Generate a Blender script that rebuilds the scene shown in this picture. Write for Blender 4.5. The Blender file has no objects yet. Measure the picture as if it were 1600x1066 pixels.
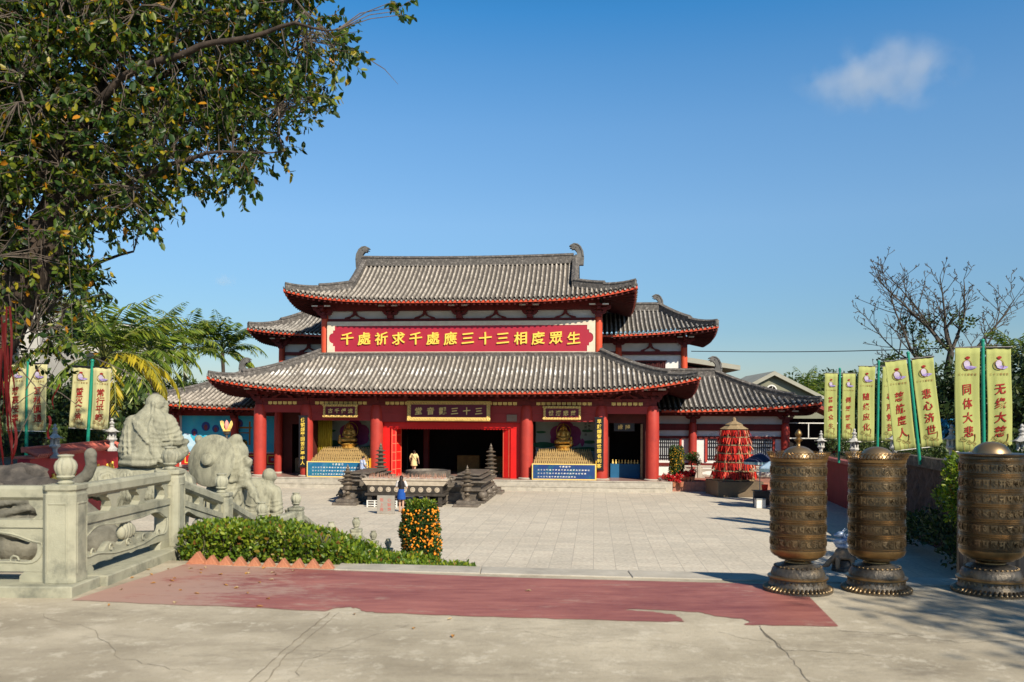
import bpy, bmesh, math, random
import numpy as np
from mathutils import Vector, Matrix, noise
from mathutils.bvhtree import BVHTree
from mathutils.geometry import tessellate_polygon
R = math.radians
SC = bpy.context.scene
COL = SC.collection
random.seed(7)
RNG = np.random.default_rng(7)

# ------------------------------------------------------------------ camera, sky, sun, exposure
FPX, EYE, ROLL = 1335.0, 4.2, 0.0054
cam_d = bpy.data.cameras.new('camera')
cam_d.sensor_width = 36.0
cam_d.lens = FPX / 1600 * 36
cam_d.shift_y = (654 - 533) / 1600
cam_d.clip_start = 0.05
cam_d.clip_end = 20000
cam = bpy.data.objects.new('camera', cam_d)
COL.objects.link(cam)
cam.matrix_world = Matrix.Translation((0, 0, EYE)) @ Matrix.Rotation(R(90), 4, 'X') @ Matrix.Rotation(ROLL, 4, 'Z')
SC.camera = cam
cam_d.dof.use_dof = True
cam_d.dof.focus_distance = 48.0
cam_d.dof.aperture_fstop = 2.8

SUN_EL, SUN_AZ = R(36), R(31)
TO_SUN = Vector((math.sin(SUN_AZ) * math.cos(SUN_EL), -math.cos(SUN_AZ) * math.cos(SUN_EL), math.sin(SUN_EL)))
W = bpy.data.worlds.new('World')
SC.world = W
W.use_nodes = True
nt = W.node_tree
nt.nodes.clear()
sky = nt.nodes.new('ShaderNodeTexSky')
sky.sky_type = 'NISHITA'
sky.sun_disc = False
sky.sun_elevation = SUN_EL
sky.sun_rotation = math.pi - SUN_AZ
sky.altitude = 0
sky.air_density = 1.0
sky.dust_density = 0.35
sky.ozone_density = 4.0
# the air: paler and greyer low down, deeper and cleaner blue higher up
tco = nt.nodes.new('ShaderNodeTexCoord'); sep = nt.nodes.new('ShaderNodeSeparateXYZ')
nt.links.new(tco.outputs['Generated'], sep.inputs[0])
def by_height(stops, name):
    r = nt.nodes.new('ShaderNodeValToRGB'); r.name = name
    while len(r.color_ramp.elements) < len(stops): r.color_ramp.elements.new(0.5)
    for e, (q, v) in zip(r.color_ramp.elements, stops): e.position = q; e.color = (v, v, v, 1)
    nt.links.new(sep.outputs['Z'], r.inputs[0]); m = nt.nodes.new('ShaderNodeMath'); m.operation = 'MULTIPLY'; m.inputs[1].default_value = 2.0
    nt.links.new(r.outputs[0], m.inputs[0]); return m.outputs[0]
hsv = nt.nodes.new('ShaderNodeHueSaturation')
hsv.inputs['Hue'].default_value = 0.494
nt.links.new(by_height([(0.0, .46), (.10, .58), (.22, .54), (.32, .57), (.38, .605), (.43, .645), (.6, .70)], 'saturation'), hsv.inputs['Saturation'])
nt.links.new(by_height([(0.0, .25), (.10, .315), (.22, .43), (.32, .49), (.43, .53), (.58, .32), (.8, .20)], 'value'), hsv.inputs['Value'])  # value drops above the frame: unseen zenith dimmed to cut the fill light
bg = nt.nodes.new('ShaderNodeBackground')
bg.inputs['Strength'].default_value = 0.12
wo = nt.nodes.new('ShaderNodeOutputWorld')
nt.links.new(sky.outputs[0], hsv.inputs['Color'])
nt.links.new(hsv.outputs[0], bg.inputs['Color'])
nt.links.new(bg.outputs[0], wo.inputs['Surface'])

sun_d = bpy.data.lights.new('sun', 'SUN')
sun_d.energy = 5.0
sun_d.angle = R(0.53)
sun_d.color = (1.0, 0.90, 0.73)
sun = bpy.data.objects.new('sun', sun_d)
COL.objects.link(sun)
sun.rotation_euler = TO_SUN.to_track_quat('Z', 'Y').to_euler()

SC.view_settings.view_transform = 'Standard'
SC.view_settings.look = 'None'
SC.view_settings.exposure = 0.40
SC.view_settings.gamma = 1.0
SC.render.engine = 'CYCLES'
SC.cycles.use_denoising = True
SC.cycles.max_bounces = 6
SC.cycles.diffuse_bounces = 3
SC.cycles.glossy_bounces = 3
SC.cycles.transparent_max_bounces = 6
SC.cycles.volume_bounces = 1
SC.cycles.caustics_reflective = False
SC.cycles.caustics_refractive = False

# ------------------------------------------------------------------ placing helpers
TH = R(5.5)                     # the temple and the court are turned a little to the camera
OX, OY = -3.6, 51.35
def T(u, v, w=0.0):
    return Vector((OX + u * math.cos(TH) + v * math.sin(TH), OY - u * math.sin(TH) + v * math.cos(TH), w))
def at(px, py, z):              # the point of the level z seen at a pixel of the photograph
    dx, dy = px - 800, py - 654
    rx, rz = (dx + ROLL * dy) / FPX, -(dy - ROLL * dx) / FPX
    t = (z - EYE) / rz
    return Vector((rx * t, t, z))
def atd(px, py, d):             # the point at the distance d seen at a pixel
    dx, dy = px - 800, py - 654
    return Vector(((dx + ROLL * dy) / FPX * d, d, EYE - (dy - ROLL * dx) / FPX * d))

# ------------------------------------------------------------------ materials
MATS = {}
def mat(name, c1, c2=None, sc=4.0, rough=0.75, metal=0.0, bump=0.0, bsc=None, spec=0.35, c3=None, sc3=0.6, amt3=0.5, stretch=None, emit=None, island=0.0):
    if name in MATS: return MATS[name]
    m = bpy.data.materials.new(name)
    m.use_nodes = True
    n, l = m.node_tree.nodes, m.node_tree.links
    p = n['Principled BSDF']
    p.inputs['Roughness'].default_value = rough
    p.inputs['Metallic'].default_value = metal
    p.inputs['Specular IOR Level'].default_value = spec
    tc = n.new('ShaderNodeTexCoord')
    vec = tc.outputs['Object']
    if stretch:
        mp = n.new('ShaderNodeMapping'); mp.inputs['Scale'].default_value = stretch
        l.new(vec, mp.inputs[0]); vec = mp.outputs[0]
    c2 = c2 or tuple(x * 0.78 for x in c1)
    nz = n.new('ShaderNodeTexNoise'); nz.inputs['Scale'].default_value = sc; nz.inputs['Detail'].default_value = 6; nz.inputs['Roughness'].default_value = 0.62
    l.new(vec, nz.inputs['Vector'])
    rp = n.new('ShaderNodeValToRGB'); rp.color_ramp.elements[0].position = 0.32; rp.color_ramp.elements[1].position = 0.68
    rp.color_ramp.elements[0].color = (*c2, 1); rp.color_ramp.elements[1].color = (*c1, 1)
    l.new(nz.outputs['Fac'], rp.inputs[0])
    out = rp.outputs[0]
    if c3:
        n3 = n.new('ShaderNodeTexNoise'); n3.inputs['Scale'].default_value = sc3; n3.inputs['Detail'].default_value = 8; n3.inputs['Roughness'].default_value = 0.7
        l.new(vec, n3.inputs['Vector'])
        r3 = n.new('ShaderNodeValToRGB'); r3.color_ramp.elements[0].position = 0.5; r3.color_ramp.elements[1].position = 0.66
        r3.color_ramp.elements[0].color = (0, 0, 0, 1); r3.color_ramp.elements[1].color = (amt3, amt3, amt3, 1)
        l.new(n3.outputs['Fac'], r3.inputs[0])
        mx = n.new('ShaderNodeMixRGB'); mx.inputs['Color2'].default_value = (*c3, 1)
        l.new(r3.outputs[0], mx.inputs['Fac']); l.new(out, mx.inputs['Color1']); out = mx.outputs[0]
    if island:
        g = n.new('ShaderNodeNewGeometry')
        mr = n.new('ShaderNodeMapRange'); mr.inputs['To Min'].default_value = 1 - island; mr.inputs['To Max'].default_value = 1 + island
        l.new(g.outputs['Random Per Island'], mr.inputs['Value'])
        h = n.new('ShaderNodeHueSaturation'); l.new(mr.outputs[0], h.inputs['Value']); l.new(out, h.inputs['Color']); out = h.outputs[0]
    l.new(out, p.inputs['Base Color'])
    if bump:
        nb = n.new('ShaderNodeTexNoise'); nb.inputs['Scale'].default_value = bsc or sc * 5; nb.inputs['Detail'].default_value = 8
        l.new(vec, nb.inputs['Vector'])
        b = n.new('ShaderNodeBump'); b.inputs['Strength'].default_value = bump; b.inputs['Distance'].default_value = 0.02
        l.new(nb.outputs['Fac'], b.inputs['Height']); l.new(b.outputs[0], p.inputs['Normal'])
    if emit:
        p.inputs['Emission Color'].default_value = (*emit, 1); p.inputs['Emission Strength'].default_value = 1
    MATS[name] = m
    return m

def leaf_mat(name, cols, rough=0.45, trans=0.25, spec=0.4):
    """cols: list of (position, colour) picked at random for every leaf"""
    if name in MATS: return MATS[name]
    m = bpy.data.materials.new(name); m.use_nodes = True
    n, l = m.node_tree.nodes, m.node_tree.links
    p = n['Principled BSDF']
    g = n.new('ShaderNodeNewGeometry')
    rp = n.new('ShaderNodeValToRGB')
    while len(rp.color_ramp.elements) < len(cols): rp.color_ramp.elements.new(0.5)
    for e, (q, c) in zip(rp.color_ramp.elements, cols): e.position = q; e.color = (*c, 1)
    l.new(g.outputs['Random Per Island'], rp.inputs[0])
    l.new(rp.outputs[0], p.inputs['Base Color'])
    p.inputs['Roughness'].default_value = rough
    p.inputs['Specular IOR Level'].default_value = spec
    tr = n.new('ShaderNodeBsdfTranslucent')
    br = n.new('ShaderNodeHueSaturation'); br.inputs['Value'].default_value = 1.5; br.inputs['Saturation'].default_value = 1.15
    l.new(rp.outputs[0], br.inputs['Color']); l.new(br.outputs[0], tr.inputs['Color'])
    mx = n.new('ShaderNodeMixShader'); mx.inputs[0].default_value = trans
    l.new(p.outputs[0], mx.inputs[1]); l.new(tr.outputs[0], mx.inputs[2])
    l.new(mx.outputs[0], n['Material Output'].inputs['Surface'])
    MATS[name] = m
    return m

# ------------------------------------------------------------------ mesh builder
class MB:
    def __init__(s): s.v, s.f, s.M = [], [], Matrix.Identity(4)
    def add(s, vs, fs):
        n = len(s.v)
        M = s.M
        s.v += [tuple(M @ Vector(p)) for p in vs]
        s.f += [tuple(i + n for i in f) for f in fs]
        return s
    def box(s, x0, x1, y0, y1, z0, z1):
        return s.add([(x0,y0,z0),(x1,y0,z0),(x1,y1,z0),(x0,y1,z0),(x0,y0,z1),(x1,y0,z1),(x1,y1,z1),(x0,y1,z1)],
              [(3,2,1,0),(4,5,6,7),(0,1,5,4),(1,2,6,5),(2,3,7,6),(3,0,4,7)])
    def bar(s, a, b, w, h=None):
        """box-section bar from a to b, w wide, h high"""
        h = h or w
        a, b = Vector(a), Vector(b)
        d = (b - a).normalized()
        side = d.cross(Vector((0,0,1)))
        side = side.normalized() if side.length > 1e-4 else Vector((1,0,0))
        up = side.cross(d).normalized()
        vs = []
        for p in (a, b):
            for sx, sy in ((-1,-1),(1,-1),(1,1),(-1,1)): vs.append(p + side*sx*w/2 + up*sy*h/2)
        return s.add(vs, [(0,1,2,3),(7,6,5,4),(0,4,5,1),(1,5,6,2),(2,6,7,3),(3,7,4,0)])
    def tube(s, pts, r, n=8, cap=True):
        pts = [Vector(p) for p in pts]
        rs = r if isinstance(r, (list, tuple)) else [r]*len(pts)
        vs, fs = [], []
        prev = None
        for i, p in enumerate(pts):
            d = (pts[min(i+1, len(pts)-1)] - pts[max(i-1, 0)])
            d = d.normalized() if d.length > 1e-9 else Vector((0,0,1))
            if prev is None:
                a = d.orthogonal().normalized()
            else:
                a = prev - d * prev.dot(d)
                a = a.normalized() if a.length > 1e-6 else d.orthogonal().normalized()
            prev = a
            b = d.cross(a)
            for k in range(n):
                t = 2*math.pi*k/n
                vs.append(p + (a*math.cos(t) + b*math.sin(t)) * rs[i])
        for i in range(len(pts)-1):
            for k in range(n):
                fs.append((i*n+k, i*n+(k+1)%n, (i+1)*n+(k+1)%n, (i+1)*n+k))
        if cap:
            fs.append(tuple(range(n-1, -1, -1))); fs.append(tuple(range((len(pts)-1)*n, len(pts)*n)))
        return s.add(vs, fs)
    def cyl(s, p0, p1, r0, r1=None, n=16): return s.tube([p0, p1], [r0, r0 if r1 is None else r1], n)
    def lathe(s, prof, n=24, c=(0,0,0), lobes=0, amp=0.0, lob=None):
        """prof: (radius, height) list; lobes modulate the radius on rows where lob(z) is true"""
        vs, fs = [], []
        c = Vector(c)
        for r, z in prof:
            for k in range(n):
                t = 2*math.pi*k/n
                q = r
                if lobes and (lob is None or lob(z)): q = r * (1 - amp + amp*abs(math.cos(lobes*t/2)))
                vs.append(c + Vector((q*math.cos(t), q*math.sin(t), z)))
        m = len(prof)
        for i in range(m-1):
            for k in range(n): fs.append((i*n+k, i*n+(k+1)%n, (i+1)*n+(k+1)%n, (i+1)*n+k))
        if prof[0][0] > 1e-4: fs.append(tuple(range(n-1, -1, -1)))
        if prof[-1][0] > 1e-4: fs.append(tuple(range((m-1)*n, m*n)))
        return s.add(vs, fs)
    def prism(s, outline, y0, y1):
        """outline in x,z; extruded along y"""
        n = len(outline)
        vs = [(x, y0, z) for x, z in outline] + [(x, y1, z) for x, z in outline]
        tri = tessellate_polygon([[Vector((x, z, 0)) for x, z in outline]])
        fs = [tuple(t) for t in tri] + [tuple(i+n for i in t[::-1]) for t in tri]
        fs += [(i, (i+1)%n, (i+1)%n+n, i+n) for i in range(n)]
        return s.add(vs, fs)
    def sphere(s, c, r, n=12, m=8):
        rx, ry, rz = r if isinstance(r, (tuple, list)) else (r, r, r)
        c = Vector(c)
        vs, fs = [c + Vector((0,0,-rz))], []
        for i in range(1, m):
            a = -math.pi/2 + math.pi*i/m
            for k in range(n):
                t = 2*math.pi*k/n
                vs.append(c + Vector((rx*math.cos(a)*math.cos(t), ry*math.cos(a)*math.sin(t), rz*math.sin(a))))
        vs.append(c + Vector((0,0,rz)))
        for k in range(n): fs.append((0, 1+(k+1)%n, 1+k))
        for i in range(m-2):
            for k in range(n): fs.append((1+i*n+k, 1+i*n+(k+1)%n, 1+(i+1)*n+(k+1)%n, 1+(i+1)*n+k))
        e = len(vs)-1
        for k in range(n): fs.append((e, 1+(m-2)*n+k, 1+(m-2)*n+(k+1)%n))
        return s.add(vs, fs)
    def build(s, name, m, parent=None, smooth=0, bev=0.0):
        me = bpy.data.meshes.new(name)
        me.from_pydata(s.v, [], s.f)
        bm = bmesh.new(); bm.from_mesh(me)
        bmesh.ops.recalc_face_normals(bm, faces=bm.faces)
        if bev:
            es = [e for e in bm.edges if len(e.link_faces) == 2 and e.calc_face_angle(0) > 0.6]
            bmesh.ops.bevel(bm, geom=es, offset=bev, segments=1, affect='EDGES', clamp_overlap=True)
        bm.to_mesh(me); bm.free()
        return link(name, me, m, parent, smooth)

def link(name, me, m, parent=None, smooth=0):
    me.materials.clear()
    me.materials.append(m)
    if smooth:
        me.polygons.foreach_set('use_smooth', [True]*len(me.polygons))
        if smooth < 179: me.set_sharp_from_angle(angle=R(smooth))
    o = bpy.data.objects.new(name, me)
    COL.objects.link(o)
    if parent: o.parent = parent
    return o

def np_mesh(name, V, F, m, parent=None, smooth=0, attr=None):
    """V (n,3), F (k,4) arrays"""
    me = bpy.data.meshes.new(name)
    V = np.asarray(V, np.float32); F = np.asarray(F, np.int32)
    me.vertices.add(len(V)); me.vertices.foreach_set('co', V.ravel())
    k = F.shape[1]
    me.loops.add(F.size); me.loops.foreach_set('vertex_index', F.ravel())
    me.polygons.add(len(F)); me.polygons.foreach_set('loop_start', np.arange(0, F.size, k, dtype=np.int32))
    me.update(calc_edges=True)
    if attr is not None:
        at_ = me.attributes.new('tile_kind', 'FLOAT', 'POINT'); at_.data.foreach_set('value', np.asarray(attr, np.float32))
    return link(name, me, m, parent, smooth)

def tag(o, label=None, cat=None, group=None, kind=None):
    if label: o['label'] = label
    if cat: o['category'] = cat
    if group: o['group'] = group
    if kind: o['kind'] = kind
    return o
def thing(name, label, cat, loc=(0,0,0), rz=0.0, group=None):
    o = bpy.data.objects.new(name, None)
    o.empty_display_size = 0.2
    COL.objects.link(o)
    o.location = loc; o.rotation_euler = (0, 0, rz)
    return tag(o, label, cat, group)
def copy_tree(o, parent=None):
    c = o.copy(); COL.objects.link(c)
    if parent: c.parent = parent
    for ch in [q for q in COL.objects if q.parent == o]: copy_tree(ch, c)
    return c
def dup(o, label, loc, rz=None, scale=None):
    c = copy_tree(o)
    c['label'] = label; c.location = loc
    if rz is not None: c.rotation_euler = (0, 0, rz)
    if scale: c.scale = (scale,)*3
    return c

# ------------------------------------------------------------------ leaves
def leaf_arrays(P, A, L, Wd, up=None, six=True):
    """one folded leaf at every point P, pointing along A (unit vectors), L long and Wd wide"""
    n = len(P)
    L = np.broadcast_to(np.asarray(L, float), (n,))[:, None]; Wd = np.broadcast_to(np.asarray(Wd, float), (n,))[:, None]
    up = RNG.normal(size=(n, 3)) if up is None else up
    S = np.cross(A, up); S /= np.linalg.norm(S, axis=1, keepdims=True) + 1e-9
    N = np.cross(S, A)
    if six:
        V = np.stack([P, P + A*L*.3 + S*Wd*.5 + N*Wd*.12, P + A*L*.7 + S*Wd*.42 + N*Wd*.08, P + A*L - N*L*.06, P + A*L*.7 - S*Wd*.42 + N*Wd*.08, P + A*L*.3 - S*Wd*.5 + N*Wd*.12], 1).reshape(-1, 3)
        b = np.arange(n)[:, None]*6
        F = np.concatenate([b + np.array([[0,1,2,3]]), b + np.array([[0,3,4,5]])], 0)
    else:
        V = np.stack([P, P + A*L*.5 + S*Wd*.5 + N*Wd*.15, P + A*L, P + A*L*.5 - S*Wd*.5 + N*Wd*.15], 1).reshape(-1, 3)
        b = np.arange(n)[:, None]*4
        F = b + np.array([[0,1,2,3]])
    return V, F
def unit(v): return v / (np.linalg.norm(v, axis=-1, keepdims=True) + 1e-9)
def rand_dirs(n, bias=(0,0,0)): return unit(RNG.normal(size=(n, 3)) + np.array(bias))
def clump_points(centres, r, n):
    """n points on loose shells about each centre"""
    c = np.repeat(np.asarray(centres, float), n, 0)
    d = rand_dirs(len(c)) * (RNG.random((len(c), 1))**0.45)
    return c + d * np.asarray(r, float), d

# ------------------------------------------------------------------ writing and flat plates with holes
_GL = {}
def glyph(ch, bold=0.012, ext=0.02):
    k = (ch, bold, ext)
    if k in _GL: return _GL[k]
    c = bpy.data.curves.new('glyph', 'FONT'); c.body = ch; c.size = 1; c.offset = bold; c.extrude = ext; c.resolution_u = 3
    o = bpy.data.objects.new('glyph', c); COL.objects.link(o)
    dg = bpy.context.evaluated_depsgraph_get()
    me = bpy.data.meshes.new_from_object(o.evaluated_get(dg))
    v = np.array([x.co[:] for x in me.vertices]).reshape(-1, 3); f = [tuple(p.vertices) for p in me.polygons]
    bpy.data.objects.remove(o); bpy.data.curves.remove(c); bpy.data.meshes.remove(me)
    if len(v):
        v[:, 0] -= (v[:, 0].min() + v[:, 0].max())/2; v[:, 1] -= (v[:, 1].min() + v[:, 1].max())/2
    _GL[k] = (v, f)
    return v, f
def lettering(entries, m, parent, name='lettering', y=0.0, bold=0.014, brush=0.0, ext=0.02, fmap=None):
    """entries: (character, x, z, width, height); they stand on the face y of the sign, facing -y"""
    mb = MB()
    for i, (ch, x, z, w, h) in enumerate(entries):
        v, f = glyph(ch, bold, ext)
        if not len(v): continue
        a, b = v[:, 0].copy(), v[:, 1].copy()
        if brush:      # brush hand: slant and a wavering stroke
            b = b + a * 0.10
            a = a + brush*np.sin(b*9 + i*1.7)*0.03
            b = b + brush*np.sin(a*8 + i*2.3)*0.03
        q = np.stack([x + a*w, y - (v[:, 2] + ext)*min(w, h), z + b*h], 1)
        if fmap: q = [fmap(p) for p in q]
        mb.add([tuple(p) for p in q], f)
    return mb.build(name, m, parent)
def row(txt, x0, x1, z, h, w=None):
    n = len(txt); st = (x1-x0)/n
    return [(c, x0 + st*(i+.5), z, w or h, h) for i, c in enumerate(txt)]
def column(txt, x, z1, z0, w, h=None):
    n = len(txt); st = (z1-z0)/n
    return [(c, x, z1 - st*(i+.5), w, h or w) for i, c in enumerate(txt)]
def plate(loops, y0, y1):
    """2-D outlines (x,z), the first one outer, the others holes or islands, as a slab from y0 to y1"""
    c = bpy.data.curves.new('plate', 'CURVE'); c.dimensions = '2D'; c.fill_mode = 'BOTH'; c.extrude = abs(y1-y0)/2
    for lp in loops:
        s = c.splines.new('POLY'); s.points.add(len(lp)-1); s.use_cyclic_u = True
        for p, (x, z) in zip(s.points, lp): p.co = (x, z, 0, 1)
    o = bpy.data.objects.new('plate', c); COL.objects.link(o)
    me = bpy.data.meshes.new_from_object(o.evaluated_get(bpy.context.evaluated_depsgraph_get()))
    mid = (y0+y1)/2
    v = [(p.co.x, mid - p.co.z, p.co.y) for p in me.vertices]; f = [tuple(p.vertices) for p in me.polygons]
    bpy.data.objects.remove(o); bpy.data.curves.remove(c); bpy.data.meshes.remove(me)
    return v, f

# ------------------------------------------------------------------ sculpted bodies: ellipsoids and tapering limbs melted into one skin
def limb(mb, a, b, ra, rb, n=12):
    a, b = Vector(a), Vector(b)
    d = b - a; L = d.length
    q = d.to_track_quat('Z', 'Y').to_matrix().to_4x4()
    prof = [(1e-5, -ra)] + [(ra*math.cos(t), ra*math.sin(t)) for t in (-1.1, -0.55, 0)] + [(rb*math.cos(t), L + rb*math.sin(t)) for t in (0, .55, 1.1)] + [(1e-5, L+rb)]
    o = mb.M; mb.M = o @ Matrix.Translation(a) @ q
    mb.lathe(prof, n); mb.M = o
def melt(mb, voxel, smooth=6, factor=0.5):
    me = bpy.data.meshes.new('body'); me.from_pydata(mb.v, [], mb.f)
    bm = bmesh.new(); bm.from_mesh(me); bmesh.ops.recalc_face_normals(bm, faces=bm.faces); bm.to_mesh(me); bm.free()
    o = bpy.data.objects.new('body', me); COL.objects.link(o)
    md = o.modifiers.new('r', 'REMESH'); md.mode = 'VOXEL'; md.voxel_size = voxel
    if smooth:
        s = o.modifiers.new('s', 'SMOOTH'); s.iterations = smooth; s.factor = factor
    r = bpy.data.meshes.new_from_object(o.evaluated_get(bpy.context.evaluated_depsgraph_get()))
    bpy.data.objects.remove(o); bpy.data.meshes.remove(me)
    return r
def sculpt(name, draw, m, parent, voxel=0.02, folds=(), smooth=5, fsmooth=2, view=(0, 1, 0), start=-3.0, drape=None):
    """draw(mb) lays out the masses; folds are (x,z) polylines laid on the side that faces `view`"""
    mb = MB(); draw(mb)
    me = melt(mb, voxel, smooth)
    if folds:
        bv = BVHTree.FromPolygons([v.co[:] for v in me.vertices], [tuple(p.vertices) for p in me.polygons])
        add = MB()
        vd = Vector(view).normalized(); sd = Vector((vd.y, -vd.x, 0))
        for pts, r in folds:
            ps = []
            for x, z in pts:
                h = bv.ray_cast(sd*x + vd*start + Vector((0,0,z)), vd)
                if h[0] is not None: ps.append(h[0] - vd*r*0.35)
            if len(ps) > 2:
                rr = [r*(0.45 + 0.55*math.sin(math.pi*min(1, (i+.5)/len(ps)))) for i in range(len(ps))]
                add.tube(ps, rr, 8)
        add.add([v.co[:] for v in me.vertices], [tuple(p.vertices) for p in me.polygons])
        me = melt(add, voxel, fsmooth)
    if drape:       # chiselled folds, locks and edges, cut into the surface
        me.update()
        for v, n_ in [(v, v.normal.copy()) for v in me.vertices]: v.co = v.co + n_*drape(v.co, n_)
    me.name = name
    return link(name, me, m, parent, 180)
def crease(x, k, sharp=2.0): return (1-abs(math.sin(x*k)))**sharp
def arc(p0, p1, sag, n=9, skew=0.0):
    out = []
    for i in range(n):
        t = i/(n-1)
        out.append((p0[0]+(p1[0]-p0[0])*t + skew*math.sin(math.pi*t), p0[1]+(p1[1]-p0[1])*t - sag*math.sin(math.pi*t)))
    return out

# ------------------------------------------------------------------ the materials of the place
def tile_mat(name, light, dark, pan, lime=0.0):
    """pale round cover tiles over darker pan tiles in the grooves"""
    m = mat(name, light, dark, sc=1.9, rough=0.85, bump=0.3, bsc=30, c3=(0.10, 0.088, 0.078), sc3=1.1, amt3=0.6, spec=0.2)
    n, l = m.node_tree.nodes, m.node_tree.links; p = n['Principled BSDF']
    src = p.inputs['Base Color'].links[0].from_socket
    if lime:
        tc = n.new('ShaderNodeTexCoord'); sx = n.new('ShaderNodeSeparateXYZ'); l.new(tc.outputs['Object'], sx.inputs[0])
        r = n.new('ShaderNodeValToRGB'); r.color_ramp.elements[0].position = .40; r.color_ramp.elements[1].position = .50
        r.color_ramp.elements[0].color = (0, 0, 0, 1); r.color_ramp.elements[1].color = (1, 1, 1, 1)
        e = r.color_ramp.elements.new(.58); e.color = (1, 1, 1, 1); e = r.color_ramp.elements.new(.66); e.color = (0, 0, 0, 1)
        mr = n.new('ShaderNodeMapRange'); mr.inputs['From Min'].default_value = 5.7; mr.inputs['From Max'].default_value = 8.2; l.new(sx.outputs['Z'], mr.inputs['Value']); l.new(mr.outputs[0], r.inputs[0])
        nz = n.new('ShaderNodeTexNoise'); nz.inputs['Scale'].default_value = .9; nz.inputs['Detail'].default_value = 9; nz.inputs['Roughness'].default_value = .8; l.new(tc.outputs['Object'], nz.inputs['Vector'])
        r2 = n.new('ShaderNodeValToRGB'); r2.color_ramp.elements[0].position = .47; r2.color_ramp.elements[1].position = .55; l.new(nz.outputs['Fac'], r2.inputs[0])
        mu_ = n.new('ShaderNodeMath'); mu_.operation = 'MULTIPLY'; l.new(r.outputs[0], mu_.inputs[0]); l.new(r2.outputs[0], mu_.inputs[1])
        m2 = n.new('ShaderNodeMath'); m2.operation = 'MULTIPLY'; m2.inputs[1].default_value = lime; l.new(mu_.outputs[0], m2.inputs[0])
        mx = n.new('ShaderNodeMixRGB'); mx.inputs['Color2'].default_value = (.88, .87, .84, 1); l.new(m2.outputs[0], mx.inputs['Fac']); l.new(src, mx.inputs['Color1']); src = mx.outputs[0]
    tv_ = n.new('ShaderNodeTexCoord')
    for s_, lo_ in ((3.4, .70), (11.0, .78)):      # single tiles are darker or paler than their neighbours
        q_ = n.new('ShaderNodeTexNoise'); q_.inputs['Scale'].default_value = s_; q_.inputs['Detail'].default_value = 3; l.new(tv_.outputs['Object'], q_.inputs['Vector'])
        g_ = n.new('ShaderNodeMapRange'); g_.inputs['From Min'].default_value = .36; g_.inputs['From Max'].default_value = .62; g_.inputs['To Min'].default_value = lo_; g_.inputs['To Max'].default_value = 1.22; l.new(q_.outputs['Fac'], g_.inputs['Value'])
        h_ = n.new('ShaderNodeHueSaturation'); l.new(g_.outputs[0], h_.inputs['Value']); l.new(src, h_.inputs['Color']); src = h_.outputs[0]
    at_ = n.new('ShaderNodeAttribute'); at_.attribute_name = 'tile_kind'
    mx = n.new('ShaderNodeMixRGB'); mx.inputs['Color1'].default_value = (*pan, 1); l.new(at_.outputs['Fac'], mx.inputs['Fac']); l.new(src, mx.inputs['Color2']); l.new(mx.outputs[0], p.inputs['Base Color'])  # raised ribs take the tile colour, grooves the darker pan colour
    return m
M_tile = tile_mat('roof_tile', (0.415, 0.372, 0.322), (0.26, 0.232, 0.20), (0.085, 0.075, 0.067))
M_tile2 = mat('roof_ornament_clay', (0.155, 0.15, 0.145), (0.085, 0.082, 0.08), sc=2.5, rough=0.85, bump=0.3, bsc=30, c3=(0.28, 0.27, 0.25), sc3=3, amt3=0.5, spec=0.2)
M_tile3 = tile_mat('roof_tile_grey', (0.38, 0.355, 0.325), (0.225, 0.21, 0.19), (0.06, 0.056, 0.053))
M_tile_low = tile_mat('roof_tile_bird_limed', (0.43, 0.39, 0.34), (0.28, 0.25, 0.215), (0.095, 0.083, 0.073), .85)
M_red_col = mat('red_column_paint', (0.44, 0.046, 0.030), (0.36, 0.034, 0.025), sc=1.6, rough=0.55, c3=(0.26, 0.03, 0.025), sc3=1.1, amt3=0.5)
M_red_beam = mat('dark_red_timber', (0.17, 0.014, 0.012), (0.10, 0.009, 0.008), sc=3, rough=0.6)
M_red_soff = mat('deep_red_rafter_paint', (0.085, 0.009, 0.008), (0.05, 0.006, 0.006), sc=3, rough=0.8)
M_orange = mat('orange_red_paint', (0.62, 0.085, 0.03), (0.52, 0.06, 0.025), sc=2, rough=0.55)
M_door = mat('bright_red_door_paint', (0.66, 0.012, 0.010), (0.56, 0.01, 0.009), sc=2, rough=0.4)
M_gold = mat('gold_leaf', (0.78, 0.50, 0.13), (0.42, 0.22, 0.04), sc=9, rough=0.38, metal=0.45, bump=0.3)
M_gilt = mat('carved_gilt', (0.80, 0.54, 0.17), (0.16, 0.07, 0.02), sc=13, rough=0.45, metal=0.2, bump=0.6, bsc=20)
M_goldp = mat('gold_paint', (0.92, 0.70, 0.26), (0.75, 0.50, 0.12), sc=20, rough=0.5, metal=0.1)
M_yel = mat('yellow_letter_paint', (0.85, 0.62, 0.10), (0.80, 0.55, 0.08), sc=3, rough=0.5)
M_white = mat('white_plaster', (0.76, 0.75, 0.73), (0.66, 0.65, 0.62), sc=1.5, rough=0.85, c3=(0.42, 0.40, 0.36), sc3=0.8, amt3=0.3)
M_whitep = mat('white_paint', (0.75, 0.74, 0.70), (0.62, 0.60, 0.56), sc=6, rough=0.6)
M_sign = mat('crimson_sign_sheet', (0.37, 0.018, 0.040), (0.33, 0.015, 0.036), sc=1, rough=0.55)
M_signframe = mat('cream_sign_frame', (0.72, 0.62, 0.48), (0.60, 0.50, 0.37), sc=3, rough=0.7)
M_black = mat('black_lacquer', (0.012, 0.011, 0.015), (0.02, 0.018, 0.022), sc=4, rough=0.35)
M_dark = mat('dark_interior', (0.022, 0.018, 0.018), (0.014, 0.012, 0.012), sc=2, rough=0.9)
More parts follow.
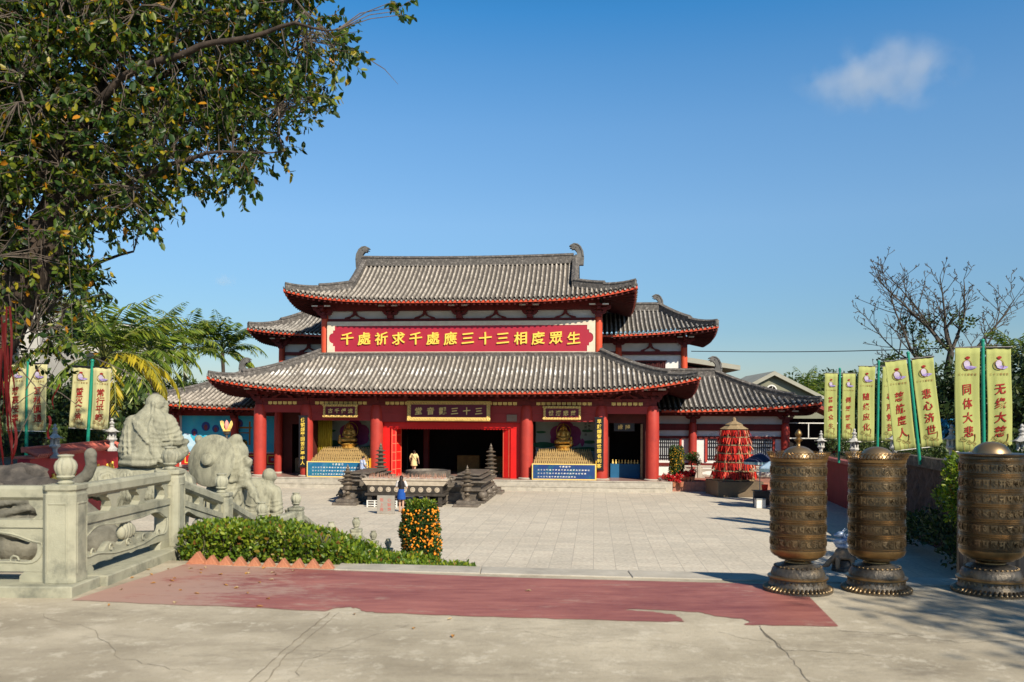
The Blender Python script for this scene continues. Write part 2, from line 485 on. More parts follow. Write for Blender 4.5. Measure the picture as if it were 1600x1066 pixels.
M_stone = mat('grey_green_granite', (0.40, 0.39, 0.29), (0.29, 0.285, 0.21), sc=3.5, rough=0.85, bump=0.35, bsc=120, c3=(0.12, 0.125, 0.10), sc3=2.6, amt3=0.75)
M_pale = mat('pale_stone', (0.49, 0.45, 0.38), (0.36, 0.33, 0.275), sc=3, rough=0.85, bump=0.25, bsc=80, c3=(0.22, 0.20, 0.17), sc3=2.0, amt3=0.5)
M_lant = mat('white_granite', (0.52, 0.51, 0.49), (0.38, 0.37, 0.35), sc=6, rough=0.85, bump=0.3, bsc=60, c3=(0.14, 0.14, 0.13), sc3=4, amt3=0.6)
M_rock = mat('dark_boulder_stone', (0.105, 0.092, 0.08), (0.035, 0.032, 0.03), sc=5, rough=0.95, bump=1.0, bsc=14, c3=(0.24, 0.20, 0.16), sc3=2.6, amt3=0.55)
M_bronze = mat('weathered_bronze', (0.22, 0.175, 0.13), (0.11, 0.09, 0.07), sc=5, rough=0.5, metal=0.3, bump=0.25, bsc=25, c3=(0.055, 0.05, 0.04), sc3=3.5, amt3=0.5)
M_brass = mat('worn_brass', (0.33, 0.20, 0.08), (0.17, 0.105, 0.045), sc=6, rough=0.40, metal=0.8, bump=0.1, bsc=40)
M_iron = mat('brown_cast_bronze', (0.19, 0.158, 0.128), (0.095, 0.08, 0.066), sc=4, rough=0.55, metal=0.2, bump=0.4, bsc=25, c3=(0.26, 0.23, 0.19), sc3=2.0, amt3=0.5)
M_green = mat('green_pole_paint', (0.012, 0.26, 0.17), (0.01, 0.20, 0.13), sc=4, rough=0.4)
M_flag = mat('yellow_green_cloth', (0.36, 0.38, 0.125), (0.31, 0.335, 0.11), sc=2, rough=0.85)
M_flag2 = mat('cream_yellow_cloth', (0.50, 0.47, 0.24), (0.44, 0.41, 0.20), sc=2, rough=0.85)
M_flagred = mat('red_ink', (0.30, 0.015, 0.012), (0.24, 0.012, 0.01), sc=4, rough=0.8)
M_ink = mat('brown_ink', (0.30, 0.17, 0.05), (0.24, 0.13, 0.04), sc=4, rough=0.8)
M_violet = mat('violet_ink', (0.22, 0.17, 0.42), (0.36, 0.28, 0.50), sc=8, rough=0.8)

M_wood = mat('weathered_wood', (0.34, 0.25, 0.14), (0.22, 0.15, 0.08), sc=8, rough=0.8, bump=0.3)
M_bark = mat('grey_brown_bark', (0.075, 0.054, 0.041), (0.028, 0.021, 0.017), sc=6, rough=0.95, bump=0.8, bsc=20, stretch=(1, 1, 0.35))
M_twig = mat('twig_bark', (0.13, 0.105, 0.085), (0.075, 0.058, 0.046), sc=10, rough=0.9)
M_brick = mat('orange_brick', (0.48, 0.20, 0.11), (0.36, 0.14, 0.08), sc=8, rough=0.9, bump=0.5, bsc=60)
M_soil = mat('bare_soil', (0.15, 0.115, 0.075), (0.09, 0.07, 0.045), sc=4, rough=0.95, bump=0.6)
M_maroon = mat('maroon_wall_paint', (0.26, 0.035, 0.04), (0.20, 0.028, 0.03), sc=2, rough=0.75)
M_crim = mat('crimson_wall_paint', (0.46, 0.018, 0.03), (0.38, 0.014, 0.025), sc=2, rough=0.6)
M_coping = mat('salmon_coping_tile', (0.56, 0.15, 0.10), (0.45, 0.10, 0.075), sc=9, rough=0.7)
M_ribbon = leaf_mat('red_ribbon_cloth', [(0, (0.10, 0.006, 0.006)), (.3, (0.34, 0.010, 0.010)), (.6, (0.60, 0.020, 0.014)), (.85, (0.70, 0.06, 0.03)), (.96, (0.72, 0.42, 0.25))], rough=.6, trans=.15, spec=.2)
M_ribbon_dk = leaf_mat('shaded_red_ribbon', [(0, (0.035, 0.004, 0.004)), (.6, (0.11, 0.006, 0.006)), (.9, (0.30, 0.02, 0.01))], rough=.6, trans=.2, spec=.2)  # darker copy of the ribbon red: the tree's shade is put into the colour
M_skin = mat('skin', (0.55, 0.33, 0.23), (0.50, 0.29, 0.20), sc=8, rough=0.6)
M_hair = mat('black_hair', (0.014, 0.011, 0.010), (0.02, 0.015, 0.013), sc=20, rough=0.45)
M_grey = mat('grey_steel', (0.35, 0.35, 0.34), (0.28, 0.28, 0.27), sc=4, rough=0.5, metal=0.3)
M_wire = mat('black_cable', (0.015, 0.015, 0.017), rough=0.6)

# ------------------------------------------------------------------ ground: surfaces with their own node trees
def ground_mat(name, tile, c1, c2, gap, mortar, dirt, rot=0.0, rough=0.8, off=0.5, dirtamt=0.5, dirtsc=0.25):
    m = bpy.data.materials.new(name); m.use_nodes = True
    n, l = m.node_tree.nodes, m.node_tree.links
    p = n['Principled BSDF']; p.inputs['Roughness'].default_value = rough; p.inputs['Specular IOR Level'].default_value = 0.3
    tc = n.new('ShaderNodeTexCoord')
    mp = n.new('ShaderNodeMapping'); mp.inputs['Rotation'].default_value = (0, 0, rot)
    l.new(tc.outputs['Object'], mp.inputs[0])
    br = n.new('ShaderNodeTexBrick'); br.offset = off; br.inputs['Scale'].default_value = 1.0
    br.inputs['Brick Width'].default_value = tile[0]; br.inputs['Row Height'].default_value = tile[1]
    br.inputs['Mortar Size'].default_value = gap; br.inputs['Mortar Smooth'].default_value = 0.3
    br.inputs['Color1'].default_value = (*c1, 1); br.inputs['Color2'].default_value = (*c2, 1); br.inputs['Mortar'].default_value = (*mortar, 1)
    l.new(mp.outputs[0], br.inputs['Vector'])
    nz = n.new('ShaderNodeTexNoise'); nz.inputs['Scale'].default_value = dirtsc; nz.inputs['Detail'].default_value = 9; nz.inputs['Roughness'].default_value = 0.65
    l.new(tc.outputs['Object'], nz.inputs['Vector'])
    rp = n.new('ShaderNodeValToRGB'); rp.color_ramp.elements[0].position = 0.42; rp.color_ramp.elements[1].position = 0.72
    rp.color_ramp.elements[0].color = (0,0,0,1); rp.color_ramp.elements[1].color = (dirtamt,)*3 + (1,)
    l.new(nz.outputs['Fac'], rp.inputs[0])
    mx = n.new('ShaderNodeMixRGB'); mx.inputs['Color2'].default_value = (*dirt, 1)
    l.new(rp.outputs[0], mx.inputs['Fac']); l.new(br.outputs['Color'], mx.inputs['Color1'])
    for s_, lo_, hi_, dk_ in ((1.7, .60, .70, .78), (.45, .57, .75, .82)):
        q_ = n.new('ShaderNodeTexNoise'); q_.inputs['Scale'].default_value = s_; q_.inputs['Detail'].default_value = 8; q_.inputs['Roughness'].default_value = .7; l.new(tc.outputs['Object'], q_.inputs['Vector'])
        g_ = n.new('ShaderNodeMapRange'); g_.inputs['From Min'].default_value = lo_; g_.inputs['From Max'].default_value = hi_; g_.inputs['To Min'].default_value = 1; g_.inputs['To Max'].default_value = dk_; l.new(q_.outputs['Fac'], g_.inputs['Value'])
        h_ = n.new('ShaderNodeHueSaturation'); l.new(g_.outputs[0], h_.inputs['Value']); l.new(mx.outputs[0] if s_ > 1 else h_prev.outputs[0], h_.inputs['Color']); h_prev = h_
    n2 = n.new('ShaderNodeTexNoise'); n2.inputs['Scale'].default_value = 9; n2.inputs['Detail'].default_value = 6
    l.new(tc.outputs['Object'], n2.inputs['Vector'])
    m2 = n.new('ShaderNodeMixRGB'); m2.blend_type = 'OVERLAY'; m2.inputs['Fac'].default_value = 0.45
    l.new(h_prev.outputs[0], m2.inputs['Color1']); l.new(n2.outputs['Fac'], m2.inputs['Color2'])
    l.new(m2.outputs[0], p.inputs['Base Color'])
    b = n.new('ShaderNodeBump'); b.inputs['Strength'].default_value = 0.3; b.inputs['Distance'].default_value = 0.01
    l.new(n2.outputs['Fac'], b.inputs['Height']); l.new(b.outputs[0], p.inputs['Normal'])
    return m
M_plaza = ground_mat('plaza_slabs', (0.63, 0.63), (0.60, 0.54, 0.44), (0.51, 0.465, 0.385), 0.013, (0.40, 0.36, 0.30), (0.42, 0.375, 0.305), rot=TH, dirtamt=0.7, dirtsc=0.16, off=0.0)
M_redbrick = ground_mat('red_pavers', (0.24, 0.12), (0.42, 0.19, 0.13), (0.36, 0.15, 0.11), 0.008, (0.22, 0.12, 0.09), (0.30, 0.16, 0.12))

def concrete_mat():
    m = bpy.data.materials.new('old_concrete'); m.use_nodes = True
    n, l = m.node_tree.nodes, m.node_tree.links
    p = n['Principled BSDF']; p.inputs['Roughness'].default_value = 0.85; p.inputs['Specular IOR Level'].default_value = 0.25
    tc = n.new('ShaderNodeTexCoord'); v = tc.outputs['Object']
    def noise_(sc, det=8, rgh=0.65, st=None):
        q = n.new('ShaderNodeTexNoise'); q.inputs['Scale'].default_value = sc; q.inputs['Detail'].default_value = det; q.inputs['Roughness'].default_value = rgh
        if st:
            mp = n.new('ShaderNodeMapping'); mp.inputs['Scale'].default_value = st; l.new(v, mp.inputs[0]); l.new(mp.outputs[0], q.inputs['Vector'])
        else: l.new(v, q.inputs['Vector'])
        return q.outputs['Fac']
    def ramp(x, a, b, ca, cb):
        r = n.new('ShaderNodeValToRGB'); r.color_ramp.elements[0].position = a; r.color_ramp.elements[1].position = b
        r.color_ramp.elements[0].color = (*ca, 1); r.color_ramp.elements[1].color = (*cb, 1); l.new(x, r.inputs[0]); return r.outputs[0]
    def mix(f, a, b):
        q = n.new('ShaderNodeMixRGB'); l.new(f, q.inputs['Fac']); l.new(a, q.inputs['Color1'])
        if isinstance(b, tuple): q.inputs['Color2'].default_value = (*b, 1)
        else: l.new(b, q.inputs['Color2'])
        return q.outputs[0]
    base = ramp(noise_(0.7), 0.35, 0.68, (0.32, 0.275, 0.20), (0.585, 0.515, 0.39))
    base = mix(ramp(noise_(2.2, st=(0.5, 1.6, 1)), 0.52, 0.7, (0, 0, 0), (.55, .55, .55)), base, (0.28, 0.24, 0.18))
    base = mix(ramp(noise_(5.5), 0.56, 0.66, (0, 0, 0), (.5, .5, .5)), base, (0.58, 0.52, 0.41))
    base = mix(ramp(noise_(28, 5), 0.58, 0.72, (0, 0, 0), (.4, .4, .4)), base, (0.22, 0.19, 0.145))
    base = mix(ramp(noise_(1.1, 9, .75, st=(.6, 1.5, 1)), 0.55, 0.66, (0, 0, 0), (.6, .6, .6)), base, (0.205, 0.175, 0.13))
    base = mix(ramp(noise_(3.4, 9, .8), 0.56, 0.62, (0, 0, 0), (.55, .55, .55)), base, (0.64, 0.58, 0.46))
    base = mix(ramp(noise_(70, 3), 0.60, 0.70, (0, 0, 0), (.5, .5, .5)), base, (0.14, 0.12, 0.095))
    l.new(base, p.inputs['Base Color'])
    b = n.new('ShaderNodeBump'); b.inputs['Strength'].default_value = 0.55; b.inputs['Distance'].default_value = 0.012
    l.new(noise_(22, 9, 0.75), b.inputs['Height']); l.new(b.outputs[0], p.inputs['Normal'])
    return m
M_conc = concrete_mat()
def worn_red_mat():
    m = bpy.data.materials.new('worn_red_floor_paint'); m.use_nodes = True
    n, l = m.node_tree.nodes, m.node_tree.links
    p = n['Principled BSDF']; p.inputs['Roughness'].default_value = 0.62; p.inputs['Specular IOR Level'].default_value = 0.3
    tc = n.new('ShaderNodeTexCoord')
    def nz(sc, d=9, r=0.7, st=(1, 1, 1)):
        mp = n.new('ShaderNodeMapping'); mp.inputs['Scale'].default_value = st; l.new(tc.outputs['Object'], mp.inputs[0])
        q = n.new('ShaderNodeTexNoise'); q.inputs['Scale'].default_value = sc; q.inputs['Detail'].default_value = d; q.inputs['Roughness'].default_value = r
        l.new(mp.outputs[0], q.inputs['Vector']); return q.outputs['Fac']
    r1 = n.new('ShaderNodeValToRGB'); r1.color_ramp.elements[0].position = 0.34; r1.color_ramp.elements[1].position = 0.66
    r1.color_ramp.elements[0].color = (0.165, 0.040, 0.042, 1); r1.color_ramp.elements[1].color = (0.43, 0.165, 0.13, 1)
    m9 = n.new('ShaderNodeMixRGB'); m9.inputs['Fac'].default_value = .45; l.new(nz(1.3, st=(0.5, 1.5, 1)), m9.inputs['Color1']); l.new(nz(7, st=(.35, 1.8, 1)), m9.inputs['Color2']); l.new(m9.outputs[0], r1.inputs[0])
    # the paint is worn through near the balustrade (x below -2) and in specks
    sx = n.new('ShaderNodeSeparateXYZ'); l.new(tc.outputs['Object'], sx.inputs[0])
    mr = n.new('ShaderNodeMapRange'); mr.inputs['From Min'].default_value = -3.9; mr.inputs['From Max'].default_value = -1.2; mr.inputs['To Min'].default_value = 0.20; mr.inputs['To Max'].default_value = -0.02
    l.new(sx.outputs['X'], mr.inputs['Value'])
    ad = n.new('ShaderNodeMath'); ad.operation = 'ADD'; m0 = n.new('ShaderNodeMixRGB'); m0.inputs['Fac'].default_value = .4; l.new(nz(2.6, st=(0.55, 1.3, 1)), m0.inputs['Color1']); l.new(nz(13, st=(0.5, 1.5, 1)), m0.inputs['Color2']); l.new(m0.outputs[0], ad.inputs[0]); l.new(mr.outputs[0], ad.inputs[1])
    r2 = n.new('ShaderNodeValToRGB'); r2.color_ramp.elements[0].position = 0.535; r2.color_ramp.elements[1].position = 0.62
    r2.color_ramp.elements[0].color = (.03,.03,.03,1); r2.color_ramp.elements[1].color = (.75,.75,.75,1)
    l.new(ad.outputs[0], r2.inputs[0])
    mx = n.new('ShaderNodeMixRGB'); mx.inputs['Color2'].default_value = (0.42, 0.285, 0.225, 1)
    l.new(r2.outputs[0], mx.inputs['Fac']); l.new(r1.outputs[0], mx.inputs['Color1'])
    l.new(mx.outputs[0], p.inputs['Base Color'])
    b = n.new('ShaderNodeBump'); b.inputs['Strength'].default_value = 0.4; b.inputs['Distance'].default_value = 0.01
    l.new(nz(24), b.inputs['Height']); l.new(b.outputs[0], p.inputs['Normal'])
    return m
M_redfloor = worn_red_mat()

def sheet(name, pts, m, z=None):
    """flat polygon, the setting"""
    P = [Vector(p) if z is None else Vector((p[0], p[1], z)) for p in pts]
    tri = tessellate_polygon([P])
    me = bpy.data.meshes.new(name); me.from_pydata([p[:] for p in P], [], [tuple(t) for t in tri])
    bm = bmesh.new(); bm.from_mesh(me); bmesh.ops.recalc_face_normals(bm, faces=bm.faces)
    if sum(f.normal.z for f in bm.faces) < 0: bmesh.ops.reverse_faces(bm, faces=bm.faces)
    bm.to_mesh(me); bm.free()
    return tag(link(name, me, m), kind='structure')

M_earth = mat('grassy_earth', (0.09, 0.10, 0.04), (0.07, 0.065, 0.035), sc=0.3, rough=0.95)
sheet('ground', [(-4000, -300), (4000, -300), (4000, 9000), (-4000, 9000)], M_earth, -0.06)
sheet('plaza', [(-30, 9.0), (30, 9.0), (30, 62), (-30, 62)], M_plaza, 0.0)

LV = 2.6                        # level of the upper terrace the camera stands on
EA = Vector((-9.0, 10.10, LV)); EB = Vector((14.0, 7.48, LV))     # its edge above the court
def edge_y(x): return EA.y + (EB.y-EA.y)*(x-EA.x)/(EB.x-EA.x)
mb = MB()
top = [(-40, -16), (40, -16), (40, edge_y(40)), (-40, edge_y(-40))]
vs = [(x, y, LV) for x, y in top] + [(x, y, -0.05) for x, y in top]
mb.add(vs, [(0,1,2,3), (2,3,7,6), (0,1,5,4), (1,2,6,5), (3,0,4,7)])
tag(mb.build('terrace_pavement', M_conc), kind='structure')
# pale kerb along the edge
k = MB()
def edge_strip(mb, x0, x1, o0, o1, z0, z1, n=1):
    for i in range(n):
        a = x0 + (x1-x0)*i/n + (0.004 if i else 0); b = x0 + (x1-x0)*(i+1)/n - (0.004 if i < n-1 else 0)
        P = [(a, edge_y(a)-o1), (b, edge_y(b)-o1), (b, edge_y(b)-o0), (a, edge_y(a)-o0)]
        mb.add([(x, y, z0) for x, y in P] + [(x, y, z1) for x, y in P], [(0,1,2,3),(4,5,6,7),(0,1,5,4),(1,2,6,5),(2,3,7,6),(3,0,4,7)])
edge_strip(k, -1.86, 12.0, -0.05, 0.33, LV-0.16, LV+0.012, 9)
tag(k.build('terrace_kerb', M_pale, bev=0.006), kind='structure')
# steps down to the court, below the edge
st = MB()
for i in range(9):
    edge_strip(st, 0.2, 12.0, -0.06-0.34*(i+1), -0.06-0.34*i, -0.02, LV-0.16-0.26*(i+1), 1)
tag(st.build('terrace_steps', M_pale), kind='structure')
# the painted red strip with its broken front edge
redpx = [(112,938),(300,878),(345,884),(420,887),(520,891),(660,897),(800,902.5),(960,906.5),(1120,910.5),(1235,914),(1262,930),(1310,978.5),(1240,977.5),(1163,976.2),(1170,970),(1160,966.5),(1120,963),(1092,956.5),(1040,953.5),(985,951.5),(978,953.5),(1020,955.5),(1056,961),(1070,971.5),(1000,970.5),(900,967.5),(820,965.5),(700,961),(612,958),(572,956),(560,950.5),(545,948.5),(520,951),(508,955),(400,949.5),(250,944)]
pts = []
for i, (x, y) in enumerate(redpx):
    a = at(x, y, LV+0.004); pts.append(a)
    b = at(*redpx[(i+1) % len(redpx)], LV+0.004)
    if i > 10:                                    # crumbling paint
        for j in range(1, 5):
            q = a.lerp(b, j/5); s = 0.012
            pts.append(Vector((q.x + random.uniform(-s, s), q.y + random.uniform(-s, s)*1.4, q.z)))
sheet('painted_strip', pts, M_redfloor)
# joints and cracks in the concrete: narrow dark mortar bands, 3 mm above the slab
def crack(mb, px, w0, w1, jag=0.015, n=7):
    P = [at(x, y, LV+0.003) for x, y in px]
    Q = []
    for a, b in zip(P, P[1:]):
        for j in range(n):
            q = a.lerp(b, j/n); Q.append(q + Vector((random.uniform(-jag, jag), random.uniform(-jag, jag), 0)))
    Q.append(P[-1])
    vs, fs = [], []
    for i, q in enumerate(Q):
        d = (Q[min(i+1, len(Q)-1)] - Q[max(0, i-1)]).normalized(); s = Vector((-d.y, d.x, 0))
        w = (w0 + (w1-w0)*i/len(Q)) * random.uniform(0.4, 1.3)
        vs += [q + s*w/2, q - s*w/2]
    fs = [(2*i, 2*i+1, 2*i+3, 2*i+2) for i in range(len(Q)-1)]
    mb.add(vs, fs)
ck = MB()
crack(ck, [(516,957),(480,985),(432,1026),(388,1068)], 0.008, 0.009, 0.008)
crack(ck, [(530,957),(492,988),(450,1022),(412,1068)], 0.006, 0.008, 0.01)
crack(ck, [(1186,978),(1230,1020),(1268,1068)], 0.006, 0.008, 0.012)
crack(ck, [(1190,982),(1225,1016),(1300,1018),(1395,1027)], 0.010, 0.008, 0.02)
crack(ck, [(1125,988),(1165,998),(1205,1004)], 0.006, 0.004, 0.02)
crack(ck, [(640,975),(560,1000),(470,1035),(455,1068)], 0.003, 0.004, 0.03)
crack(ck, [(820,985),(905,1003),(1010,1000),(1098,1012)], 0.003, 0.003, 0.03)
crack(ck, [(60,960),(150,985),(190,1030),(300,1050)], 0.003, 0.004, 0.03)
crack(ck, [(1310,985),(1400,990),(1500,1004),(1600,1000)], 0.006, 0.006, 0.02)
tag(ck.build('concrete_joints', mat('joint_dirt', (0.13, 0.11, 0.08), (0.24, 0.205, 0.155), sc=8, rough=0.95)), kind='structure')

# planted slope on the left, from the terrace down to the court
g = MB()
nx, ny = 14, 16
P = []
for j in range(ny+1):
    y = 7.7 + 16.5*j/ny
    zz = LV-0.12 if y < 11.5 else max(-0.03, (LV-0.12)*(1-(y-11.5)/11.0))
    for i in range(nx+1):
        x = -15 + (11.3 if y < 12 else 11.3)*i/nx
        P.append((x, y, zz + 0.05*noise.noise(Vector((x*.7, y*.7, 0)))))
g.add(P, [(j*(nx+1)+i, j*(nx+1)+i+1, (j+1)*(nx+1)+i+1, (j+1)*(nx+1)+i) for j in range(ny) for i in range(nx)])
g.build('planted_slope', M_soil, smooth=60)['kind'] = 'structure'
# wedge of soil under the hedge, beyond the brick edging
g = MB()
g.add([(-3.75, 9.45, LV-.03), (-1.88, 9.33, LV-.03), (-0.3, 9.13, LV-.22), (-0.3, 10.3, LV-.5), (-1.9, 10.5, LV-.14), (-3.75, 10.6, LV-.05),
       (-3.75, 9.45, 0), (-1.88, 9.33, 0), (-0.3, 9.13, 0), (-0.3, 10.3, 0), (-1.9, 10.5, 0), (-3.75, 10.6, 0)],
      [(0,1,2,3,4,5), (3,4,10,9), (4,5,11,10), (2,3,9,8), (0,1,7,6), (1,2,8,7), (5,0,6,11)])
g.build('planting_bed', M_soil)['kind'] = 'structure'

# ------------------------------------------------------------------ tiled roofs
def roof_z(r, s, q): return r['ze'] + (r['zt']-r['ze'])*((1-r['cc'])*s + r['cc']*s*s) + r['L']*abs(q)**4*(1-s)**2
def tiles(parent, r, name='roof', m=None, sides='FLRB'):
    """rows of half-round tiles on each slope of a hipped (or hip-and-gable) roof; ridges run straight up each slope"""
    m = m or M_tile
    uc, vc, a, b, at_, bt, sh, ag = r['uc'], r['vc'], r['a'], r['b'], r['at'], r['bt'], r.get('sh', 1.0), r.get('ag')
    pit = r.get('pit', 0.29)
    prof = [(0, -.03), (.05, .05), (.14, .095), (.25, .115), (.36, .095), (.45, .05), (.5, -.03), (.75, -.045)]
    Vs, Fs, As, n0 = [], [], [], 0
    for sd in sides:
        if sd in 'FB': half, htop, other, otop = a, at_, b, bt
        else: half, htop, other, otop = b, bt, a, at_
        lo, hi = -half, half
        if sd in 'FB': lo, hi = max(lo, r.get('cmin', -99)), min(hi, r.get('cmax', 99))
        cols = []
        k = math.floor(lo/pit)
        while k*pit < hi:
            for f, h in prof:
                c = (k+f)*pit
                if lo <= c <= hi: cols.append((c, h))
            k += 1
        cols = [(lo, 0)] + cols + [(hi, 0)]
        slope = math.hypot(other-otop, r['zt']-r['ze'])
        K = max(3, int(slope*(sh if sd in 'LR' else 1)/0.34))
        rows = []
        for j in range(K): rows += [(j/K, 0.028), ((j+.96)/K, 0.0)]
        cs = np.array([c for c, h in cols]); hs = np.array([h for c, h in cols])
        ac = np.abs(cs)
        if sd in 'FB':
            if ag is not None: sm = np.where(ac <= ag, 1.0, sh*np.clip((half-ac)/(half-ag), 0, 1))
            else: sm = np.clip((half-ac)/max(half-htop, 1e-6), 0, 1)
        else:
            bh = b - (b-bt)*sh
            sm = sh*np.where(ac <= bh, 1.0, np.clip((b-ac)/max(b-bh, 1e-6), 0, 1)) if ag is not None else np.where(ac <= htop, 1.0, np.clip((half-ac)/max(half-htop, 1e-6), 0, 1))
        grid = []
        for fr, st in rows:
            s = sm*fr
            z = r['ze'] + (r['zt']-r['ze'])*((1-r['cc'])*s + r['cc']*s*s) + r['L']*(ac/half)**4*(1-s)**2 + hs + st
            if sd in 'LR' and ag is not None: out = a - (a-ag)*s/sh
            else: out = other - (other-otop)*s
            if sd == 'F': p = np.stack([uc+cs, vc-out, z], 1)
            elif sd == 'B': p = np.stack([uc+cs, vc+out, z], 1)
            elif sd == 'L': p = np.stack([uc-out, vc+cs, z], 1)
            else: p = np.stack([uc+out, vc+cs, z], 1)
            grid.append(p)
        V = np.concatenate(grid); nc = len(cols); nr = len(rows)
        i = np.arange(nr-1)[:, None]*nc + np.arange(nc-1)[None, :]
        i = i.ravel()
        F = np.stack([i, i+1, i+nc+1, i+nc], 1)
        if sd in 'BL': F = F[:, ::-1]
        Vs.append(V); Fs.append(F+n0); n0 += len(V)
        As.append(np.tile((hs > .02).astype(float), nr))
        if sd != 'B':
            nv = {'F': (0,-1,0), 'L': (-1,0,0), 'R': (1,0,0)}[sd]; tv = {'F': (1,0,0), 'L': (0,1,0), 'R': (0,1,0)}[sd]
            nv, tv = np.array(nv, float), np.array(tv, float)
            k = math.ceil(lo/pit)
            while (k+.25)*pit < hi:
                c = (k+.25)*pit
                z = r['ze'] + r['L']*(abs(c)/half)**4 - .035
                p = {'F': (uc+c, vc-b, z), 'L': (uc-a, vc+c, z), 'R': (uc+a, vc+c, z)}[sd]
                ring = np.array([tv*math.cos(t)*.075 + np.array((0,0,1))*math.sin(t)*.075 for t in [math.pi/4*q+.39 for q in range(8)]])
                V8 = np.concatenate([np.array(p) + nv*.03 + ring, np.array(p) - nv*.04 + ring])
                F8 = np.array([(0,1,2,3),(0,3,4,7),(4,5,6,7)] + [(q, (q+1) % 8, (q+1) % 8+8, q+8) for q in range(8)])
                Vs.append(V8); Fs.append(F8+n0); n0 += 16; As.append(np.full(16, .8))
                k += 1
    return np_mesh(name, np.concatenate(Vs), np.concatenate(Fs), m, parent, attr=np.concatenate(As))

def eave_pts(r, sd, n=28, drop=0.0, inset=0.0):
    out = []
    half = r['a'] if sd in 'FB' else r['b']
    for i in range(n+1):
        c = -half + 2*half*i/n
        c2 = max(-half+inset, min(half-inset, c))
        if sd in 'FB' and not (r.get('cmin', -99) - .01 <= c <= r.get('cmax', 99) + .01): continue
        z = roof_z(r, 0, c/half) - drop
        o = (r['b'] if sd in 'FB' else r['a']) - inset
        out.append(Vector({'F': (r['uc']+c2, r['vc']-o, z), 'B': (r['uc']+c2, r['vc']+o, z), 'L': (r['uc']-o, r['vc']+c2, z), 'R': (r['uc']+o, r['vc']+c2, z)}[sd]))
    return out
def eaves(roof, r, aw, bw, zs, sides='FLR'):
    """fascia, tile ends, soffit and rafters; aw, bw, zs: where the soffit meets the wall"""
    fa, so, ra = MB(), MB(), MB()
    for sd in sides:
        P = eave_pts(r, sd, 40)
        nrm = {'F': Vector((0,-1,0)), 'B': Vector((0,1,0)), 'L': Vector((-1,0,0)), 'R': Vector((1,0,0))}[sd]
        vs, fs = [], []
        for p in P:
            i_ = p - nrm*0.05
            vs += [i_ + Vector((0,0,-.05)), i_ + Vector((0,0,-.19)), i_ - nrm*0.10 + Vector((0,0,-.19)), i_ - nrm*0.10 + Vector((0,0,-.05))]
        for i in range(len(P)-1):
            for k in range(4): fs.append((i*4+k, i*4+(k+1) % 4, i*4+4+(k+1) % 4, i*4+4+k))
        fs += [(0,1,2,3), tuple(len(vs)-1-k for k in range(4))]
        fa.add(vs, fs)
        half = r['a'] if sd in 'FB' else r['b']
        def ept(c, drop, off):
            o = (r['b'] if sd in 'FB' else r['a']) + off; z = roof_z(r, 0, c/half) - drop
            return Vector({'F': (r['uc']+c, r['vc']-o, z), 'B': (r['uc']+c, r['vc']+o, z), 'L': (r['uc']-o, r['vc']+c, z), 'R': (r['uc']+o, r['vc']+c, z)}[sd])
        def inn(c, z):
            if sd in 'FB': return Vector((r['uc']+max(-aw, min(aw, c)), r['vc']+(-bw if sd == 'F' else bw), z))
            return Vector((r['uc']+(-aw if sd == 'L' else aw), r['vc']+max(-bw, min(bw, c)), z))
        c = -half + 0.12
        while c < half:
            if sd in 'LR' or r.get('cmin', -99) <= c <= r.get('cmax', 99):
                ra.bar(ept(c, .26, -.12), inn(c, zs - .06 + 0.0*c), .12, .14)
            c += 0.36
        n = 24; vs = []; cs = [-half + 2*half*i/n for i in range(n+1)]
        if sd in 'FB': cs = [max(r.get('cmin', -99), min(r.get('cmax', 99), c)) for c in cs]
        for c in cs: vs += [ept(c, .16, -.12), inn(c, zs)]
        so.add(vs, [(2*i, 2*i+1, 2*i+3, 2*i+2) for i in range(n)])
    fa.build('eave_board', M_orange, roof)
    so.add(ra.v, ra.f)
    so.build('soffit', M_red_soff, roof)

def ridge(mb, pts, w, h, cap=0.07):
    """masonry ridge swept along pts, w wide and h high, with a round cap"""
    pts = [Vector(p) for p in pts]
    sec = [(-w/2, -.08), (-w/2, h*.78), (-w*.62, h*.80), (-w*.62, h*.90), (-w*.35, h), (0, h+cap), (w*.35, h), (w*.62, h*.90), (w*.62, h*.80), (w/2, h*.78), (w/2, -.08)]
    n = len(sec); vs = []; fs = []
    for i, p in enumerate(pts):
        d = pts[min(i+1, len(pts)-1)] - pts[max(i-1, 0)]; d.z = 0; d.normalize()
        s = Vector((-d.y, d.x, 0))
        vs += [p + s*x + Vector((0, 0, z)) for x, z in sec]
    for i in range(len(pts)-1):
        for k in range(n): fs.append((i*n+k, i*n+(k+1) % n, (i+1)*n+(k+1) % n, (i+1)*n+k))
    fs += [tuple(range(n)), tuple(range(len(vs)-1, len(vs)-1-n, -1))]
    mb.add(vs, fs)
def horn(parent, u, v, z, sgn, sc=1.0, m=None):
    """the curled ornament at the end of a ridge; sgn +1 curls towards +u"""
    o = [(-.30,-.55),(-.33,0.0),(-.28,.38),(-.12,.70),(.10,.88),(.34,.92),(.58,.80),(.66,.70),(.46,.72),(.62,.58),(.44,.58),(.50,.48),(.30,.50),(.16,.34),(.12,.16),(.22,.0),(.42,-.10),(.44,-.55)]
    mb = MB(); mb.M = Matrix.Translation((u, v, z)) @ Matrix.Diagonal((sgn*sc, sc, sc, 1))
    mb.prism(o, -.17, .17)
    fin = [(-.33,0.0),(-.28,.38),(-.12,.70),(.10,.88),(.30,.86),(.02,.72),(-.14,.42),(-.20,.05)]
    mb.prism(fin, -.21, .21)
    for t in (-.19, .19): mb.cyl((.18, t, .66), (.18, t*1.15, .66), .05, .04, 8)
    h = mb.build('ridge_ornament', m or M_tile2, parent, bev=.02)
    return h

